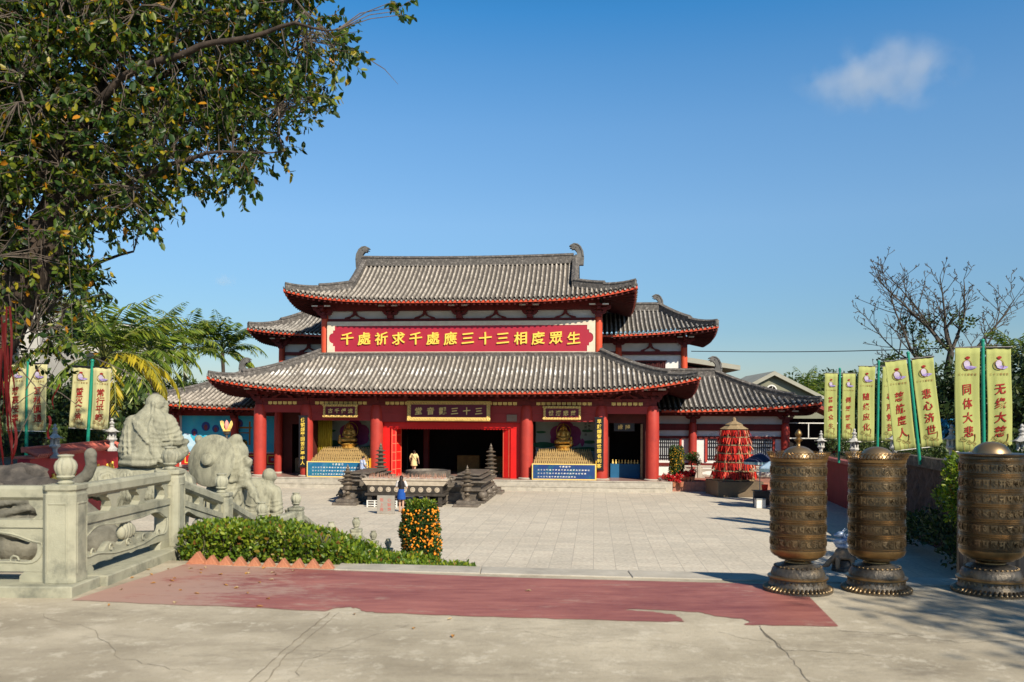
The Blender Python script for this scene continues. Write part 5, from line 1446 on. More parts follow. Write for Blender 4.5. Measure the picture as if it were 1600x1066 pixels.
# ------------------------------------------------------------------ the stone balustrade
def knob_prof(s=1.0):
    return [(.075*s, 0), (.085*s, .02*s), (.06*s, .04*s), (.06*s, .055*s), (.085*s, .065*s), (.095*s, .085*s), (.085*s, .10*s), (.10*s, .12*s), (.118*s, .17*s), (.120*s, .21*s), (.105*s, .25*s), (.075*s, .28*s), (.068*s, .295*s), (.085*s, .315*s), (.082*s, .325*s), (.001, .335*s)]
def post(parent, p, h, w=.27, foot=.0, rz=0.0, ks=.86):
    x, y, z = p
    mb = MB(); mb.M = Matrix.Translation((x, y, 0)) @ Matrix.Rotation(rz, 4, 'Z')
    c = w*.16
    def oct_(w_, z_): return [(-w_/2+c, -w_/2, z_), (w_/2-c, -w_/2, z_), (w_/2, -w_/2+c, z_), (w_/2, w_/2-c, z_), (w_/2-c, w_/2, z_), (-w_/2+c, w_/2, z_), (-w_/2, w_/2-c, z_), (-w_/2, -w_/2+c, z_)]
    rows = [oct_(w, z-foot), oct_(w, z+h*.90), oct_(w*1.0, z+h*.905), oct_(w*.93, z+h*.915), oct_(w*.93, z+h*.935), oct_(w*1.02, z+h*.95), oct_(w*1.02, z+h)]
    vs = [q for r_ in rows for q in r_]
    fs = [(i*8+k, i*8+(k+1) % 8, (i+1)*8+(k+1) % 8, (i+1)*8+k) for i in range(len(rows)-1) for k in range(8)] + [tuple(range(8)), tuple(range(len(vs)-8, len(vs)))]
    mb.add(vs, fs)
    # sunk panel on each face, as raised borders
    for k in range(4):
        mb2 = Matrix.Rotation(k*math.pi/2, 4, 'Z')
        o = mb.M; mb.M = o @ mb2
        for x0, x1, z0, z1 in ((-w*.30, -w*.26, z+.08, z+h*.82), (w*.26, w*.30, z+.08, z+h*.82), (-w*.26, w*.26, z+h*.80, z+h*.82)):
            mb.box(x0, x1, -w/2-.006, -w/2+.002, z0, z1)
        mb.M = o
    o = mb.build('post', M_stone, parent, bev=.004)
    k = MB(); k.lathe(knob_prof(ks), 40, (x, y, z+h), 10, .13, lambda q: q > .10*ks and q < .29*ks)
    k.build('knob', M_stone, o, smooth=50)
def fence_span(parent, a, b, simple=False, w=.27, top=.80):
    """rail and carved panel between two posts; a, b: foot points (x, y, z)"""
    a, b = Vector(a), Vector(b)
    d = Vector((b.x-a.x, b.y-a.y, 0)); L = d.length; d.normalize(); n = Vector((d.y, -d.x, 0))
    def mp(p):            # local (along, out, height) -> world, sheared with the slope
        t = p[0]/L; q = a + (b-a)*t
        return Vector((q.x, q.y, q.z)) + n*(-p[1]) + Vector((0, 0, p[2]))
    def put(mb, vs, fs): mb.add([mp(v) for v in vs], fs)
    def bx(mb, x0, x1, y0, y1, z0, z1):
        m2 = MB(); m2.box(x0, x1, y0, y1, z0, z1); put(mb, m2.v, m2.f)
    i0, i1 = w/2-.01, L-w/2+.01
    r_ = MB()
    sec = [(-.075, -.035), (-.045, -.065), (.045, -.065), (.075, -.035), (.075, .035), (.045, .065), (-.045, .065), (-.075, .035)]
    vs = [(x, y, top+z) for x in (i0, i1) for y, z in sec]
    put(r_, vs, [(k, (k+1) % 8, 8+(k+1) % 8, 8+k) for k in range(8)] + [tuple(range(8)), tuple(range(15, 7, -1))])
    r_.build('handrail', M_stone, parent)
    p = MB()
    bx(p, i0, i1, -.07, .07, .49, .56)
    z0, z1 = .09, .488
    ox0, ox1 = i0+.10, i1-.10
    W_ = ox1-ox0; cz = (.15+.43)/2
    hole = []
    for i in range(48):      # cloud-shaped opening
        t = 2*math.pi*i/48
        rx = W_/2*(abs(math.cos(t))**.55)*math.copysign(1, math.cos(t)); rz = .135*(abs(math.sin(t))**.6)*math.copysign(1, math.sin(t))
        rz += .018*math.cos(6*t)
        hole.append(((ox0+ox1)/2+rx, cz+rz))
    v, f = plate([[(i0, z0), (i1, z0), (i1, z1), (i0, z1)], hole], -.055, .055)
    put(p, v, f)
    # raised rim round the opening and inside it a lotus among waves
    ring = [mp(((ox0+ox1)/2+(x-(ox0+ox1)/2)*1.04, -.056, cz+(z-cz)*1.08)) for x, z in hole]
    p.tube(ring + [ring[0]], .010, 5, cap=False)
    pn = p.build('panel', M_stone, parent)
    q = MB()
    wv = [(ox0+W_*i/24, .165+.05*math.sin(i*1.1)+.075*math.exp(-((i-12)/6)**2)) for i in range(25)]
    v, f = plate([[(ox0+.02, .13)] + wv + [(ox1-.02, .13)]], -.035, .035); put(q, v, f)
    for k in range(5):
        c = ox0+W_*(k+.5)/5; q.tube([mp((c+(.05-.005*j)*math.cos(j*.8), -.04, .19+(.05-.005*j)*math.sin(j*.8))) for j in range(9)], .010, 5)
    cx = (ox0+ox1)/2
    for dx, h_ in ((-.11, .11), (.11, .11), (-.055, .15), (.055, .15), (0, .17)):
        o_ = MB(); o_.sphere((cx+dx, -.02, .27+h_*.3), (.045, .05, h_*.62), 10, 8); put(q, o_.v, o_.f)
    q.build('carved_lotus', M_stone, pn, smooth=50)
    # vase-shaped supports in the slot under the rail
    nv = max(1, int(round(L/.8)))
    for k in range(nv+1):
        x = i0+.06 + (i1-i0-.12)*k/nv
        s_ = MB(); m2 = MB(); m2.prism([(x-.10, .561), (x+.10, .561), (x+.05, .60), (x+.07, .66), (x+.12, .70), (x+.13, .735), (x-.13, .735), (x-.12, .70), (x-.07, .66), (x-.05, .60)], -.045, .045); put(s_, m2.v, m2.f)
        s_.build('support', M_stone, parent)
    for x in (i0+.12, i1-.12):
        s_ = MB(); m2 = MB(); m2.prism([(x-.14, -.01), (x+.14, -.01), (x+.14, .05), (x+.10, .088), (x-.10, .088), (x-.14, .05)], -.06, .06); put(s_, m2.v, m2.f); s_.build('foot_block', M_stone, parent)
PA = Vector((-4.06, 7.78, LV+.10)); PB = Vector((-4.00, 10.00, LV+.10))
PL = [Vector((-6.75, 7.82, LV+.10)), Vector((-9.4, 7.86, LV+.10))]
ba = thing('stone_balustrade', 'carved grey stone balustrade at the corner of the terrace, with two lotus bud posts', 'balustrade')
post(ba, PA, .88, .30, ks=.82); post(ba, PB, .88, .285, ks=.82)
post(ba, PL[0], .88, .30, ks=.82); post(ba, PL[1], .88, .30, ks=.82)
fence_span(ba, PL[1], PL[0]); fence_span(ba, PL[0], PA); fence_span(ba, PA, PB)
pb = MB()
pb.box(-9.6, -3.86, 7.50, 8.04, LV-.1, LV+.10); pb.box(-4.26, -3.80, 8.044, 10.2, LV-.1, LV+.10)
pb.build('plinth', M_stone, ba, bev=.012)
PC = Vector((-3.99, 11.75, 2.30)); PD = Vector((-4.05, 13.85, 1.70)); PE = Vector((-3.86, 15.3, 1.73)); P5 = Vector((-3.86, 18.3, .85))
bb = thing('stone_balustrade', 'stone stair balustrade stepping down behind the clipped hedge', 'balustrade')
for p, h in ((PC, .86), (PD, .86), (PE, .86), (P5, .86)): post(bb, p, h, .26, foot=.5, ks=.80)
for a, b in ((PB, PC), (PC, PD), (PD, PE), (PE, P5)): fence_span(bb, a, b, w=.26, top=.74)
PF = Vector((-3.36, 18.5, .93)); PG = Vector((-3.36, 20.8, .34)); PH = Vector((-3.20, 22.2, -.05))
bc = thing('stone_balustrade', 'lowest stretch of stone balustrade, with three small posts, left of the kumquat tree', 'balustrade')
for p in (PF, PG, PH): post(bc, p, .86, .25, foot=.6, ks=.76)
for a, b in ((PF, PG), (PG, PH)): fence_span(bc, a, b, w=.25, top=.72)

# ------------------------------------------------------------------ statues behind the balustrade
M_stat = mat('grey_green_carved_stone', (0.37, 0.36, 0.265), (0.25, 0.245, 0.18), sc=7, rough=0.85, bump=0.45, bsc=60, c3=(0.10, 0.10, 0.075), sc3=3.2, amt3=0.7, stretch=(1.6, 1.6, .6))
mk = thing('monk_statue', 'stone statue of a robed bearded monk seated on the stone beast, seen from behind', 'statue', (-5.30, 12.6, 3.46), R(12))
def monk(mb):
    mb.sphere((-.02, 0, .14), (.43, .36, .17)); mb.sphere((.20, .06, .16), (.26, .3, .15))
    limb(mb, (-.03, 0, .20), (-.02, 0, .62), .335, .27)
    limb(mb, (-.22, -.02, .635), (.16, .02, .63), .135, .13)
    limb(mb, (-.03, -.01, .70), (.03, .0, .84), .115, .095)
    mb.sphere((.035, .02, .945), (.145, .135, .135)); mb.sphere((.015, 0, .885), (.140, .13, .04)); mb.sphere((.155, .06, .86), (.06, .065, .095)); mb.sphere((.175, .07, .95), (.035, .04, .03))
    mb.sphere((.03, -.135, .92), (.03, .03, .055))
    limb(mb, (.20, .04, .66), (.33, .02, .40), .13, .11); limb(mb, (.33, .02, .40), (.42, .10, .33), .09, .06)
    mb.sphere((.44, .12, .37), (.06, .06, .05)); mb.sphere((.41, .12, .22), (.09, .12, .09))
    limb(mb, (-.26, -.02, .64), (-.34, .02, .24), .13, .15)
    limb(mb, (-.40, -.04, .06), (.10, -.20, .06), .07, .07)
F_ = []
for k in range(6): F_.append((arc((-.24+.035*k, .72-.03*k), (.02+.01*k, .50-.01*k), .05+.02*k, skew=-.06+.01*k), .026))
for k in range(5): F_.append((arc((.03+.012*k, .62-.05*k), (.34-.02*k, .46-.05*k), .14+.03*k), .026))
F_ += [([(.03, .86), (.04, .70), (.02, .55), (.035, .40), (.06, .22), (.12, .08)], .036), ([(-.30, .78), (-.345, .6), (-.35, .4), (-.33, .2), (-.34, .05)], .030), ([(-.25, .82), (-.30, .62), (-.29, .4), (-.27, .2)], .024), ([(-.42, .07), (-.2, .055), (0, .055), (.12, .07)], .05)]
def monk_drape(p, n_):
    if p.z > .80: return .006*crease(p.z+.3*p.x, 60) if p.x > .10 else 0.0     # beard
    w = .5 + .5*noise.noise(p*3.0)
    if p.x > .03: r = math.hypot((p.x-.16)*.9, p.z-.86); k = 50
    else: r = math.hypot(p.x+.34, (p.z-.98)*.8); k = 46
    fade = min(1, max(0, (.78-p.z)*8))*min(1, max(.25, p.z*5))
    return .016*crease(r+.05*noise.noise(p*4), k*.9, 1.4)*fade*(.15+w*1.1) - .004
sculpt('figure', monk, M_stat, mk, .0135, F_, smooth=2, fsmooth=1, drape=monk_drape)
bs = thing('beast_statue', 'stone lion like beast with a curled mane carrying the seated monk statue', 'statue', (-5.38, 12.65, 2.42), R(10))
def beast(mb):
    limb(mb, (-.30, 0, .72), (.32, 0, .70), .34, .36); mb.sphere((.45, 0, .62), (.25, .3, .34))
    mb.sphere((-.62, -.05, .80), (.24, .26, .26)); mb.sphere((-.80, -.08, .72), (.16, .18, .14)); mb.sphere((-.88, -.08, .66), (.09, .14, .08))
    for x in (-.42, .42):
        for y in (-.24, .24): limb(mb, (x, y, .6), (x-.03, y, .08), .16, .11); mb.sphere((x-.07, y, .05), (.15, .11, .07))
    mb.sphere((0, 0, .98), (.44, .34, .10))
Fb = [([(x, .96), (x+.012, .8), (x-.008, .62), (x+.01, .46)], .022) for x in np.arange(-.30, .52, .045)]
Fb += [([(-.52+(.12-.011*j)*math.cos(j*.62), .86+(.12-.011*j)*math.sin(j*.62)) for j in range(11)], .03), ([(-.55, .74), (-.50, .60), (-.53, .45), (-.50, .32)], .03), ([(-.60, .70), (-.57, .56), (-.61, .42)], .03), ([(-.46, .74), (-.43, .58), (-.45, .44)], .026)]
Fb += [([(-.34+.1*i, 1.03), (-.29+.1*i, .955), (-.24+.1*i, 1.03)], .018) for i in range(7)]
sculpt('body', beast, M_stat, bs, .017, Fb, smooth=2, fsmooth=1, drape=lambda p, n_: .014*crease(p.x+.05*math.sin(p.z*7), 62, 1.4)*(1 if p.z < .95 else .2))
boxpart('base', M_stat, bs, (-1.0, .95, -.42, .42, -.16, .04), bev=.02)
# figure with the straw hat on its back
ht = thing('hat_statue', 'tall stone statue of a stooping traveller with a wide round hat on its back', 'statue', (-5.46, 16.0, 1.55), R(0))
def trav(mb):
    limb(mb, (.02, .05, .2), (.06, .05, 1.2), .40, .36)
    limb(mb, (.10, .08, 1.2), (.18, .06, 1.78), .36, .34); mb.sphere((.22, .06, 1.98), (.30, .24, .26))
    limb(mb, (.20, .02, 2.1), (.30, .0, 2.22), .16, .12)
    limb(mb, (.42, -.02, 1.72), (.50, -.10, 1.42), .14, .12); mb.sphere((.52, -.05, 1.80), (.10, .10, .11)); mb.sphere((.50, -.12, 1.56), (.13, .11, .10))
    limb(mb, (.52, -.12, 1.46), (.70, -.16, 1.22), .09, .07)
    for k in range(4): limb(mb, (.60+.045*k, -.2, 1.26-.03*k), (.74+.04*k, -.24, 1.08-.02*k), .024, .018)
    limb(mb, (-.30, .05, 1.9), (-.40, .02, 2.16), .09, .07); mb.sphere((-.41, .02, 2.22), (.08, .08, .09)); mb.sphere((-.36, .0, 2.06), (.06, .06, .06))
Ft = [(arc((.10, 1.62), (.46, 1.58), .40), .045), (arc((.14, 1.76), (.44, 1.68), .26), .036), ([(.44, 1.5), (.40, 1.1), (.28, .7), (.22, .3)], .045), ([(.10, 1.2), (.08, .8), (.10, .3)], .04), ([(-.12, 1.2), (-.14, .8), (-.16, .3)], .04), ([(-.26, 1.2), (-.28, .7), (-.27, .3)], .036)]
def trav_drape(p, n_):
    w = .5 + .5*noise.noise(p*2.2)
    if p.z < 1.25: return .030*crease(p.x*1.0+.10*p.z*p.x+.04*noise.noise(p*2), 27, 1.5)*(.35+w)
    r = math.hypot(p.x-.30, p.z-2.05); return .018*crease(r+.04*noise.noise(p*3), 26, 1.5)*(.2+w) if p.z < 1.95 else 0.0
sculpt('figure', trav, M_stat, ht, .019, Ft, smooth=2, fsmooth=1, drape=trav_drape)
mb = MB(); mb.M = Matrix.Translation((-.04, -.42, 1.86)) @ Matrix.Rotation(R(-14), 4, 'Z') @ Matrix.Rotation(R(78), 4, 'X')
mb.lathe([(.001, .155), (.06, .15), (.11, .12), (.13, .075), (.14, .05), (.30, .028), (.46, -.02), (.485, -.04), (.46, -.06), (.20, -.02), (.001, -.01)], 48)
mb.build('hat', M_stat, ht, smooth=35)
# bent monk
bm_ = thing('bent_monk_statue', 'stone statue of a bare backed stooping monk beside a rough rock', 'statue', (-5.62, 19.0, 1.42), R(0))
def bent(mb):
    mb.sphere((-.02, 0, .42), (.44, .36, .40)); mb.sphere((-.02, 0, .12), (.46, .38, .18))
    limb(mb, (0, 0, .62), (.02, .02, 1.05), .34, .33); mb.sphere((-.10, -.02, 1.18), (.36, .28, .26)); mb.sphere((.16, 0, 1.12), (.26, .26, .24))
    limb(mb, (.18, .08, 1.28), (.20, .10, 1.36), .13, .12); mb.sphere((.20, .08, 1.48), (.155, .16, .165)); mb.sphere((.30, .12, 1.44), (.07, .08, .08)); mb.sphere((.14, -.02, 1.46), (.03, .03, .05))
    limb(mb, (.36, -.02, 1.12), (.42, -.08, .72), .15, .14); limb(mb, (.42, -.08, .72), (.40, -.16, .40), .14, .11); mb.sphere((.40, -.18, .30), (.10, .1, .1))
    limb(mb, (-.36, 0, 1.08), (-.44, .05, .5), .11, .13)
Fm = [(arc((-.40, .80), (.28, .74), .12), .045), (arc((-.38, .72), (.28, .66), .14), .038), (arc((-.36, .60), (.10, .56), .22), .038), (arc((-.30, .46), (.06, .42), .24), .035), ([(-.34, 1.22), (-.40, 1.0), (-.38, .8), (-.26, .66)], .049), ([(-.27, 1.25), (-.33, 1.0), (-.30, .84), (-.2, .72)], .035), (arc((.30, .78), (.52, .76), .05), .035), (arc((.30, .64), (.52, .62), .05), .035), (arc((.28, .50), (.50, .48), .06), .035)]
def bent_drape(p, n_):
    w = .5 + .5*noise.noise(p*2.6)
    if p.x > .30 and p.z < .95: return .022*crease(p.z-.25*p.x, 34, 1.6)
    if p.z < .86: r = math.hypot(p.x+.05, (p.z-1.15)*1.0); return .028*crease(r+.03*noise.noise(p*3), 29, 1.6)*(.35+w)
    return .018*crease(p.x+.5*p.z-.35, 30, 2)*(1 if p.x < -.22 else 0) if p.z < 1.25 else (.010*max(0, 1-abs(p.x-.02)*14) if p.z < 1.3 else 0.0)
sculpt('figure', bent, M_stat, bm_, .018, Fm, smooth=2, fsmooth=1, drape=bent_drape)
def rock(name, label, loc, size, m, seed, cat='rock', lumps=.28, sub=4):
    t = bpy.data.meshes.new(name); b = bmesh.new(); bmesh.ops.create_icosphere(b, subdivisions=sub, radius=1)
    for v in b.verts:
        p = v.co.copy()
        d = noise.fractal(p*1.3+Vector((seed, 0, 0)), .8, 2.1, 6) + .35*abs(noise.noise(p*3.1+Vector((0, seed, 0))))
        v.co = Vector((p.x*size[0], p.y*size[1], p.z*size[2]))*(1+lumps*d)
    b.to_mesh(t); b.free()
    o = link(name, t, m, None, 60); o.location = loc
    return tag(o, label, cat)
M_granite = mat('speckled_granite', (0.30, 0.29, 0.26), (0.12, 0.12, 0.11), sc=22, rough=.9, bump=.8, bsc=20)
rock('rock', 'rough speckled rock beside the bent monk statue', (-4.95, 19.1, 1.35), (.55, .5, .62), M_granite, 3)
rock('rock', 'low rough stone under the bent monk statue', (-5.7, 18.9, 1.15), (.75, .6, .42), M_granite, 9)
cpb = thing('stone_bowl', 'small round stone bowl on the speckled rock beside the bent monk', 'bowl', (-4.85, 19.0, 1.93)); mb = MB(); mb.lathe([(.14, 0), (.17, .10), (.19, .22), (.17, .23), (.14, .12), (.001, .10)], 24); mb.build('bowl', M_stat, cpb, smooth=50)
rock('boulder', 'big dark boulder behind the near balustrade', (-7.75, 11.9, 2.85), (1.75, 1.0, .86), M_rock, 21, 'boulder', .34, 5)
rock('rock', 'grey rock behind the small third balustrade post', (-4.75, 16.4, 1.3), (.30, .3, .85), M_stat, 5)
rock('rock', 'small pointed grey rock right of the stair balustrade', (-4.25, 16.9, 1.15), (.16, .2, .62), M_stat, 6)
cw = thing('dragon_head_statue', 'dark carved stone claw of curling locks behind the corner post', 'statue', (-5.55, 9.5, 2.72), R(0))
def claw(mb):
    mb.sphere((0, 0, .30), (.34, .22, .30)); mb.sphere((.02, 0, .02), (.30, .2, .2))
    for k in range(6):
        mb.tube([(.30-.16*q, -.18-.02*math.sin(q), .58-.075*k+.05*math.sin(q*.9+k)) for q in range(5)], [.035, .042, .042, .036, .02], 8)
    mb.sphere((.26, -.05, .50), (.14, .15, .12))
sculpt('head', claw, mat('mossy_dark_stone', (0.20, 0.19, 0.15), (0.10, 0.095, 0.075), sc=6, rough=.9, bump=.6, bsc=30), cw, .016, smooth=2)
sn = thing('serpent_statue', 'curved dark stone serpent neck rising behind the near balustrade panel', 'statue', (-5.72, 11.4, 2.30), R(0))
def serp(mb):
    P = [(.34, .1, .05), (.30, .05, .30), (.15, 0, .50), (0, 0, .66), (-.14, 0, .80), (-.18, 0, .92), (-.06, 0, 1.02), (.06, 0, 1.12), (.11, 0, 1.24), (.09, 0, 1.36)]
    mb.tube(P, [.22, .19, .15, .12, .10, .09, .085, .08, .075, .07], 12)
    mb.sphere((.10, 0, 1.38), (.085, .08, .10)); mb.sphere((.14, -.02, 1.30), (.05, .06, .05))
    mb.sphere((.2, 0, .2), (.36, .28, .30))
sculpt('neck', serp, MATS['mossy_dark_stone'], sn, .018, smooth=3)

# brick edging, each brick set on its corner
for i in range(10):
    x = -3.42+.163*i; p = Vector((x, edge_y(x)-.16-.008*i, LV))
    s = random.uniform(.9, 1.1)*(1.35 if i == 0 else 1)
    mb = MB(); mb.M = Matrix.Rotation(R(random.uniform(-4, 4)), 4, 'Y')
    mb.prism([(-.085*s, -.01), (.085*s, -.01), (.008, .098*s)], -.05, .05)
    o = mb.build('edging_brick', M_brick, bev=.006); o.location = p
    tag(o, 'orange brick set on its corner in the row along the hedge', 'brick', 'edging bricks along the hedge')
    if i == 0: o['label'] = 'largest orange edging brick, first of the row beside the balustrade'
M_dry = mat('dry_leaf', (0.50, 0.27, 0.06), (0.36, 0.16, 0.04), sc=12, rough=.8)
M_dry2 = mat('pale_dry_leaf', (0.55, 0.42, 0.24), (0.42, 0.30, 0.16), sc=12, rough=.8)
for i in range(46):
    px, py = (random.uniform(160, 420), random.uniform(888, 948)) if i < 30 else ((random.uniform(300, 470), random.uniform(884, 900)) if i < 40 else (random.uniform(100, 900), random.uniform(930, 1030)))
    if i == 45: px, py = 820, 923
    q = at(px, py, LV+.006); L = random.uniform(.035, .075)*(1.5 if i == 45 else 1); a = random.uniform(0, 6.28)
    mb = MB()
    mb.add([(0, 0, 0), (L*.35, L*.22, .010), (L*.7, L*.18, .014), (L, 0, .006), (L*.7, -L*.18, .012), (L*.35, -L*.22, .008), (L*.5, 0, .001)], [(0, 6, 1), (1, 6, 2), (2, 6, 3), (3, 6, 4), (4, 6, 5), (5, 6, 0)])
    o = mb.build('fallen_leaf', M_dry if i % 3 else M_dry2); o.location = q; o.rotation_euler = (random.uniform(-.1, .1), random.uniform(-.1, .1), a)
    tag(o, 'dry curled leaf lying on the terrace floor', 'leaf', 'fallen leaves on the terrace')

# ------------------------------------------------------------------ banks, walls, hedges' ground, lanterns, banners
WR = [Vector((17.6, 50, 0)), Vector((16.2, 40, 0)), Vector((15.0, 33, 0)), Vector((13.35, 24.5, 0)), Vector((12.6, 20, 0))]
bk_ = MB()
P = []
for q in WR: P += [(q.x+.02, q.y, 0), (q.x+.02, q.y, 2.2 if q.y > 33.5 else 2.75), (q.x+9, q.y, 2.75), (q.x+9, q.y, 0)]
for i in range(len(WR)-1):
    bk_.add([P[4*i+k] for k in range(4)] + [P[4*i+4+k] for k in range(4)], [(0, 1, 5, 4), (1, 2, 6, 5), (2, 3, 7, 6), (0, 1, 2, 3), (4, 5, 6, 7)])
tag(bk_.build('raised_bank', M_soil), kind='structure')
def wall_seg(mb, a, b, th, z0, z1): 
    d = (b-a).normalized(); n = Vector((d.y, -d.x, 0)); 
    vs = [a, b, b-n*th, a-n*th]
    mb.add([(p.x, p.y, z) for z in (z0, z1) for p in vs], [(0,1,2,3), (4,5,6,7), (0,1,5,4), (1,2,6,5), (2,3,7,6), (3,0,4,7)])
rwall = thing('garden_wall', 'maroon garden wall with yellow written panels along the right side of the court', 'wall')
w_ = MB(); wall_seg(w_, WR[0], WR[2], -.25, -.05, 2.14); w_.build('wall', M_maroon, rwall)
w_ = MB(); wall_seg(w_, WR[0]+Vector((-.10, 0, 0)), WR[2]+Vector((-.10, 0, 0)), -.45, 2.142, 2.30); w_.build('coping', mat('red_brown_coping', (0.40, 0.13, 0.11), (0.30, 0.09, 0.08), sc=6), rwall, bev=.03)
ang = math.atan2(WR[2].y-WR[0].y, WR[2].x-WR[0].x)
for k, t in enumerate((.30, .47, .64, .80, .93)):
    p = WR[0].lerp(WR[2], t) + Vector((-.012, 0, 0))
    q = boxpart('text_panel', mat('pale_yellow_panel', (0.62, 0.52, 0.16), (0.56, 0.46, 0.13), sc=2), rwall, (-.95, .95, -.02, .02, .42, 1.72)); q.location = p; q.rotation_euler = (0, 0, ang)
    e = []
    for j, tx in enumerate(('慈悲濟世', '普度眾生', '隨緣應化')): e += column(tx, -.55+.55*j, 1.6, .55, .2, .24)
    l_ = lettering(e, M_violet, q, y=-.021, bold=.02)
    for fz in (0,):
        f_ = flat('painted_flower', [blob2(1.32, 1.35, .22, .34, wob=.15)], -.03, M_pet, q, .008); f_ = flat('painted_flower', [blob2(1.30, .75, .18, .4, wob=.2)], -.03, M_violet, q, .008)
dw = thing('retaining_wall', 'dark rough stone retaining wall behind the prayer wheels', 'wall')
mb = MB()
n = 70; P = []
a, b = WR[2], WR[4]
for i in range(n+1):
    q = a.lerp(b, i/n)
    for j in range(20):
        z = -.05+2.95*j/19
        P.append((q.x-.10-.10*noise.noise(Vector((i*.33, j*.41, 0)))-.06*noise.noise(Vector((i*.9, j*.9, 3))), q.y, z))
mb.add(P, [(i*20+j, (i+1)*20+j, (i+1)*20+j+1, i*20+j+1) for i in range(n) for j in range(19)])
mb.build('face', mat('dark_brown_stone_face', (0.085, 0.055, 0.045), (0.035, 0.025, 0.022), sc=4, rough=.95, bump=.8, bsc=12), dw)
w_ = MB(); wall_seg(w_, WR[2]+Vector((.1, 0, 0)), WR[4]+Vector((.1, 0, 0)), -.35, 2.6, 2.95); w_.build('cap', M_rock, dw)
fn = thing('corrugated_panel', 'black corrugated sheet panel standing behind the rightmost prayer wheel', 'panel', (4.60, 8.72, LV))
mb = MB(); P = []
for i in range(121): P += [(3.0*i/120, .012*math.sin(i*1.26), .01), (3.0*i/120, .012*math.sin(i*1.26), .86)]
mb.add(P, [(2*i, 2*i+2, 2*i+3, 2*i+1) for i in range(120)])
o = mb.build('sheet', mat('black_sheet_metal', (0.014, 0.014, 0.016), (0.02, 0.02, 0.022), sc=2, rough=.5), fn); o.modifiers.new('thick', 'SOLIDIFY').thickness = .006
boxpart('frame', M_black, fn, (-.04, 0, -.03, .03, 0, .9), bev=.004)

lwp = [Vector((-10.6, 20.5, 0)), Vector((-12.55, 23.0, 0)), Vector((-13.75, 30.0, 0))]
lwall = thing('garden_wall', 'crimson garden wall with salmon tiled coping and gold characters on the left', 'wall')
LW0, LW1 = at(60, 745, 1.25), at(188, 740, 1.35)
LWa, LWb = Vector((-12.75, 22.6, 0)), Vector((-14.1, 30.6, 0))
w_ = MB(); wall_seg(w_, LWa, LWb, .3, -.05, 3.05); w_.build('wall', M_crim, lwall)
d = (LWb-LWa).normalized(); n_ = Vector((d.y, -d.x, 0)); L = (LWb-LWa).length
cp = MB()
o_ = MB(); wall_seg(cp, LWa+n_*.12, LWb+n_*.12, .54, 3.06, 3.12)
for i in range(int(L/.16)):
    p = LWa+d*(.08+.16*i)
    cp.tube([p-n_*.15+Vector((0, 0, 3.30)), p+n_*.20+Vector((0, 0, 3.14))], .065, 7)
cp.bar(LWa-n_*.15+Vector((0, 0, 3.30)), LWb-n_*.15+Vector((0, 0, 3.30)), .14, .14)
cp.build('coping', M_coping, lwall)
e = lettering(row('善音者吉祥', 1.2, L-.4, 2.15, .95, .95), M_yel, lwall, y=-.004, brush=.3, bold=.016)
e.location = LWa; e.rotation_euler = (0, 0, math.atan2(d.y, d.x))
bk_ = MB(); P = [(-12.9, 20, 0), (-14.2, 31, 0), (-30, 31, 0), (-30, 20, 0)]
bk_.add([(x-.1, y, z) for z in (0, 2.9) for x, y, _ in P], [(0,1,2,3), (4,5,6,7), (0,1,5,4), (1,2,6,5), (2,3,7,6), (3,0,4,7)])
tag(bk_.build('left_bank', M_soil), kind='structure')

def lantern(loc, label, sc=1.0, grp='stone lanterns'):
    t = thing('stone_lantern', label, 'stone lantern', loc, R(20), grp)
    b = MB(); b.lathe([(.30, 0), (.30, .10), (.22, .14), (.16, .20), (.11, .26), (.10, .40), (.14, .46), (.22, .52), (.24, .58), (.20, .62)], 6); b.build('pedestal', M_lant, t, bev=.006)
    h = MB()
    for k in range(6):
        a = R(60*k); h.M = Matrix.Translation((.15*math.cos(a), .15*math.sin(a), 0)); h.box(-.035, .035, -.035, .035, .60, .86)
    h.M = Matrix.Identity(4); h.lathe([(.19, .60), (.19, .64)], 6); h.lathe([(.19, .84), (.20, .88)], 6); h.lathe([(.09, .64), (.09, .84)], 6); h.build('light_chamber', M_lant, t)
    r_ = MB(); vs = []
    prof = [(.40, .90, .05), (.36, .90, .0), (.22, .98, .0), (.12, 1.08, 0), (.08, 1.14, 0)]
    n = 12
    for q, z, up_ in prof:
        for k in range(n): 
            cr = (k % 2 == 0); rr = q*(1.0 if cr else .90); vs.append((rr*math.cos(R(30*k)), rr*math.sin(R(30*k)), z+(up_ if cr else 0)))
    r_.add(vs, [(i*n+k, i*n+(k+1) % n, (i+1)*n+(k+1) % n, (i+1)*n+k) for i in range(len(prof)-1) for k in range(n)] + [tuple(range(n))])
    r_.build('roof', M_lant, t)
    f = MB(); f.lathe([(.08, 1.13), (.12, 1.17), (.07, 1.21), (.06, 1.24), (.11, 1.28), (.12, 1.33), (.06, 1.39), (.04, 1.42), (.07, 1.46), (.05, 1.52), (.001, 1.56)], 14); f.build('finial', M_lant, t, smooth=40)
    t.scale = (sc,)*3
    return t
def on(p, d, z): q = atd(p, 654, d); return Vector((q.x, d, z))
lantern(on(86, 23.8, 3.02), 'white stone lantern on the left wall between the two pairs of cream banners', .62)
lantern(on(175, 29.0, 3.02), 'white stone lantern on the left wall next to the seated monk statue', .72)
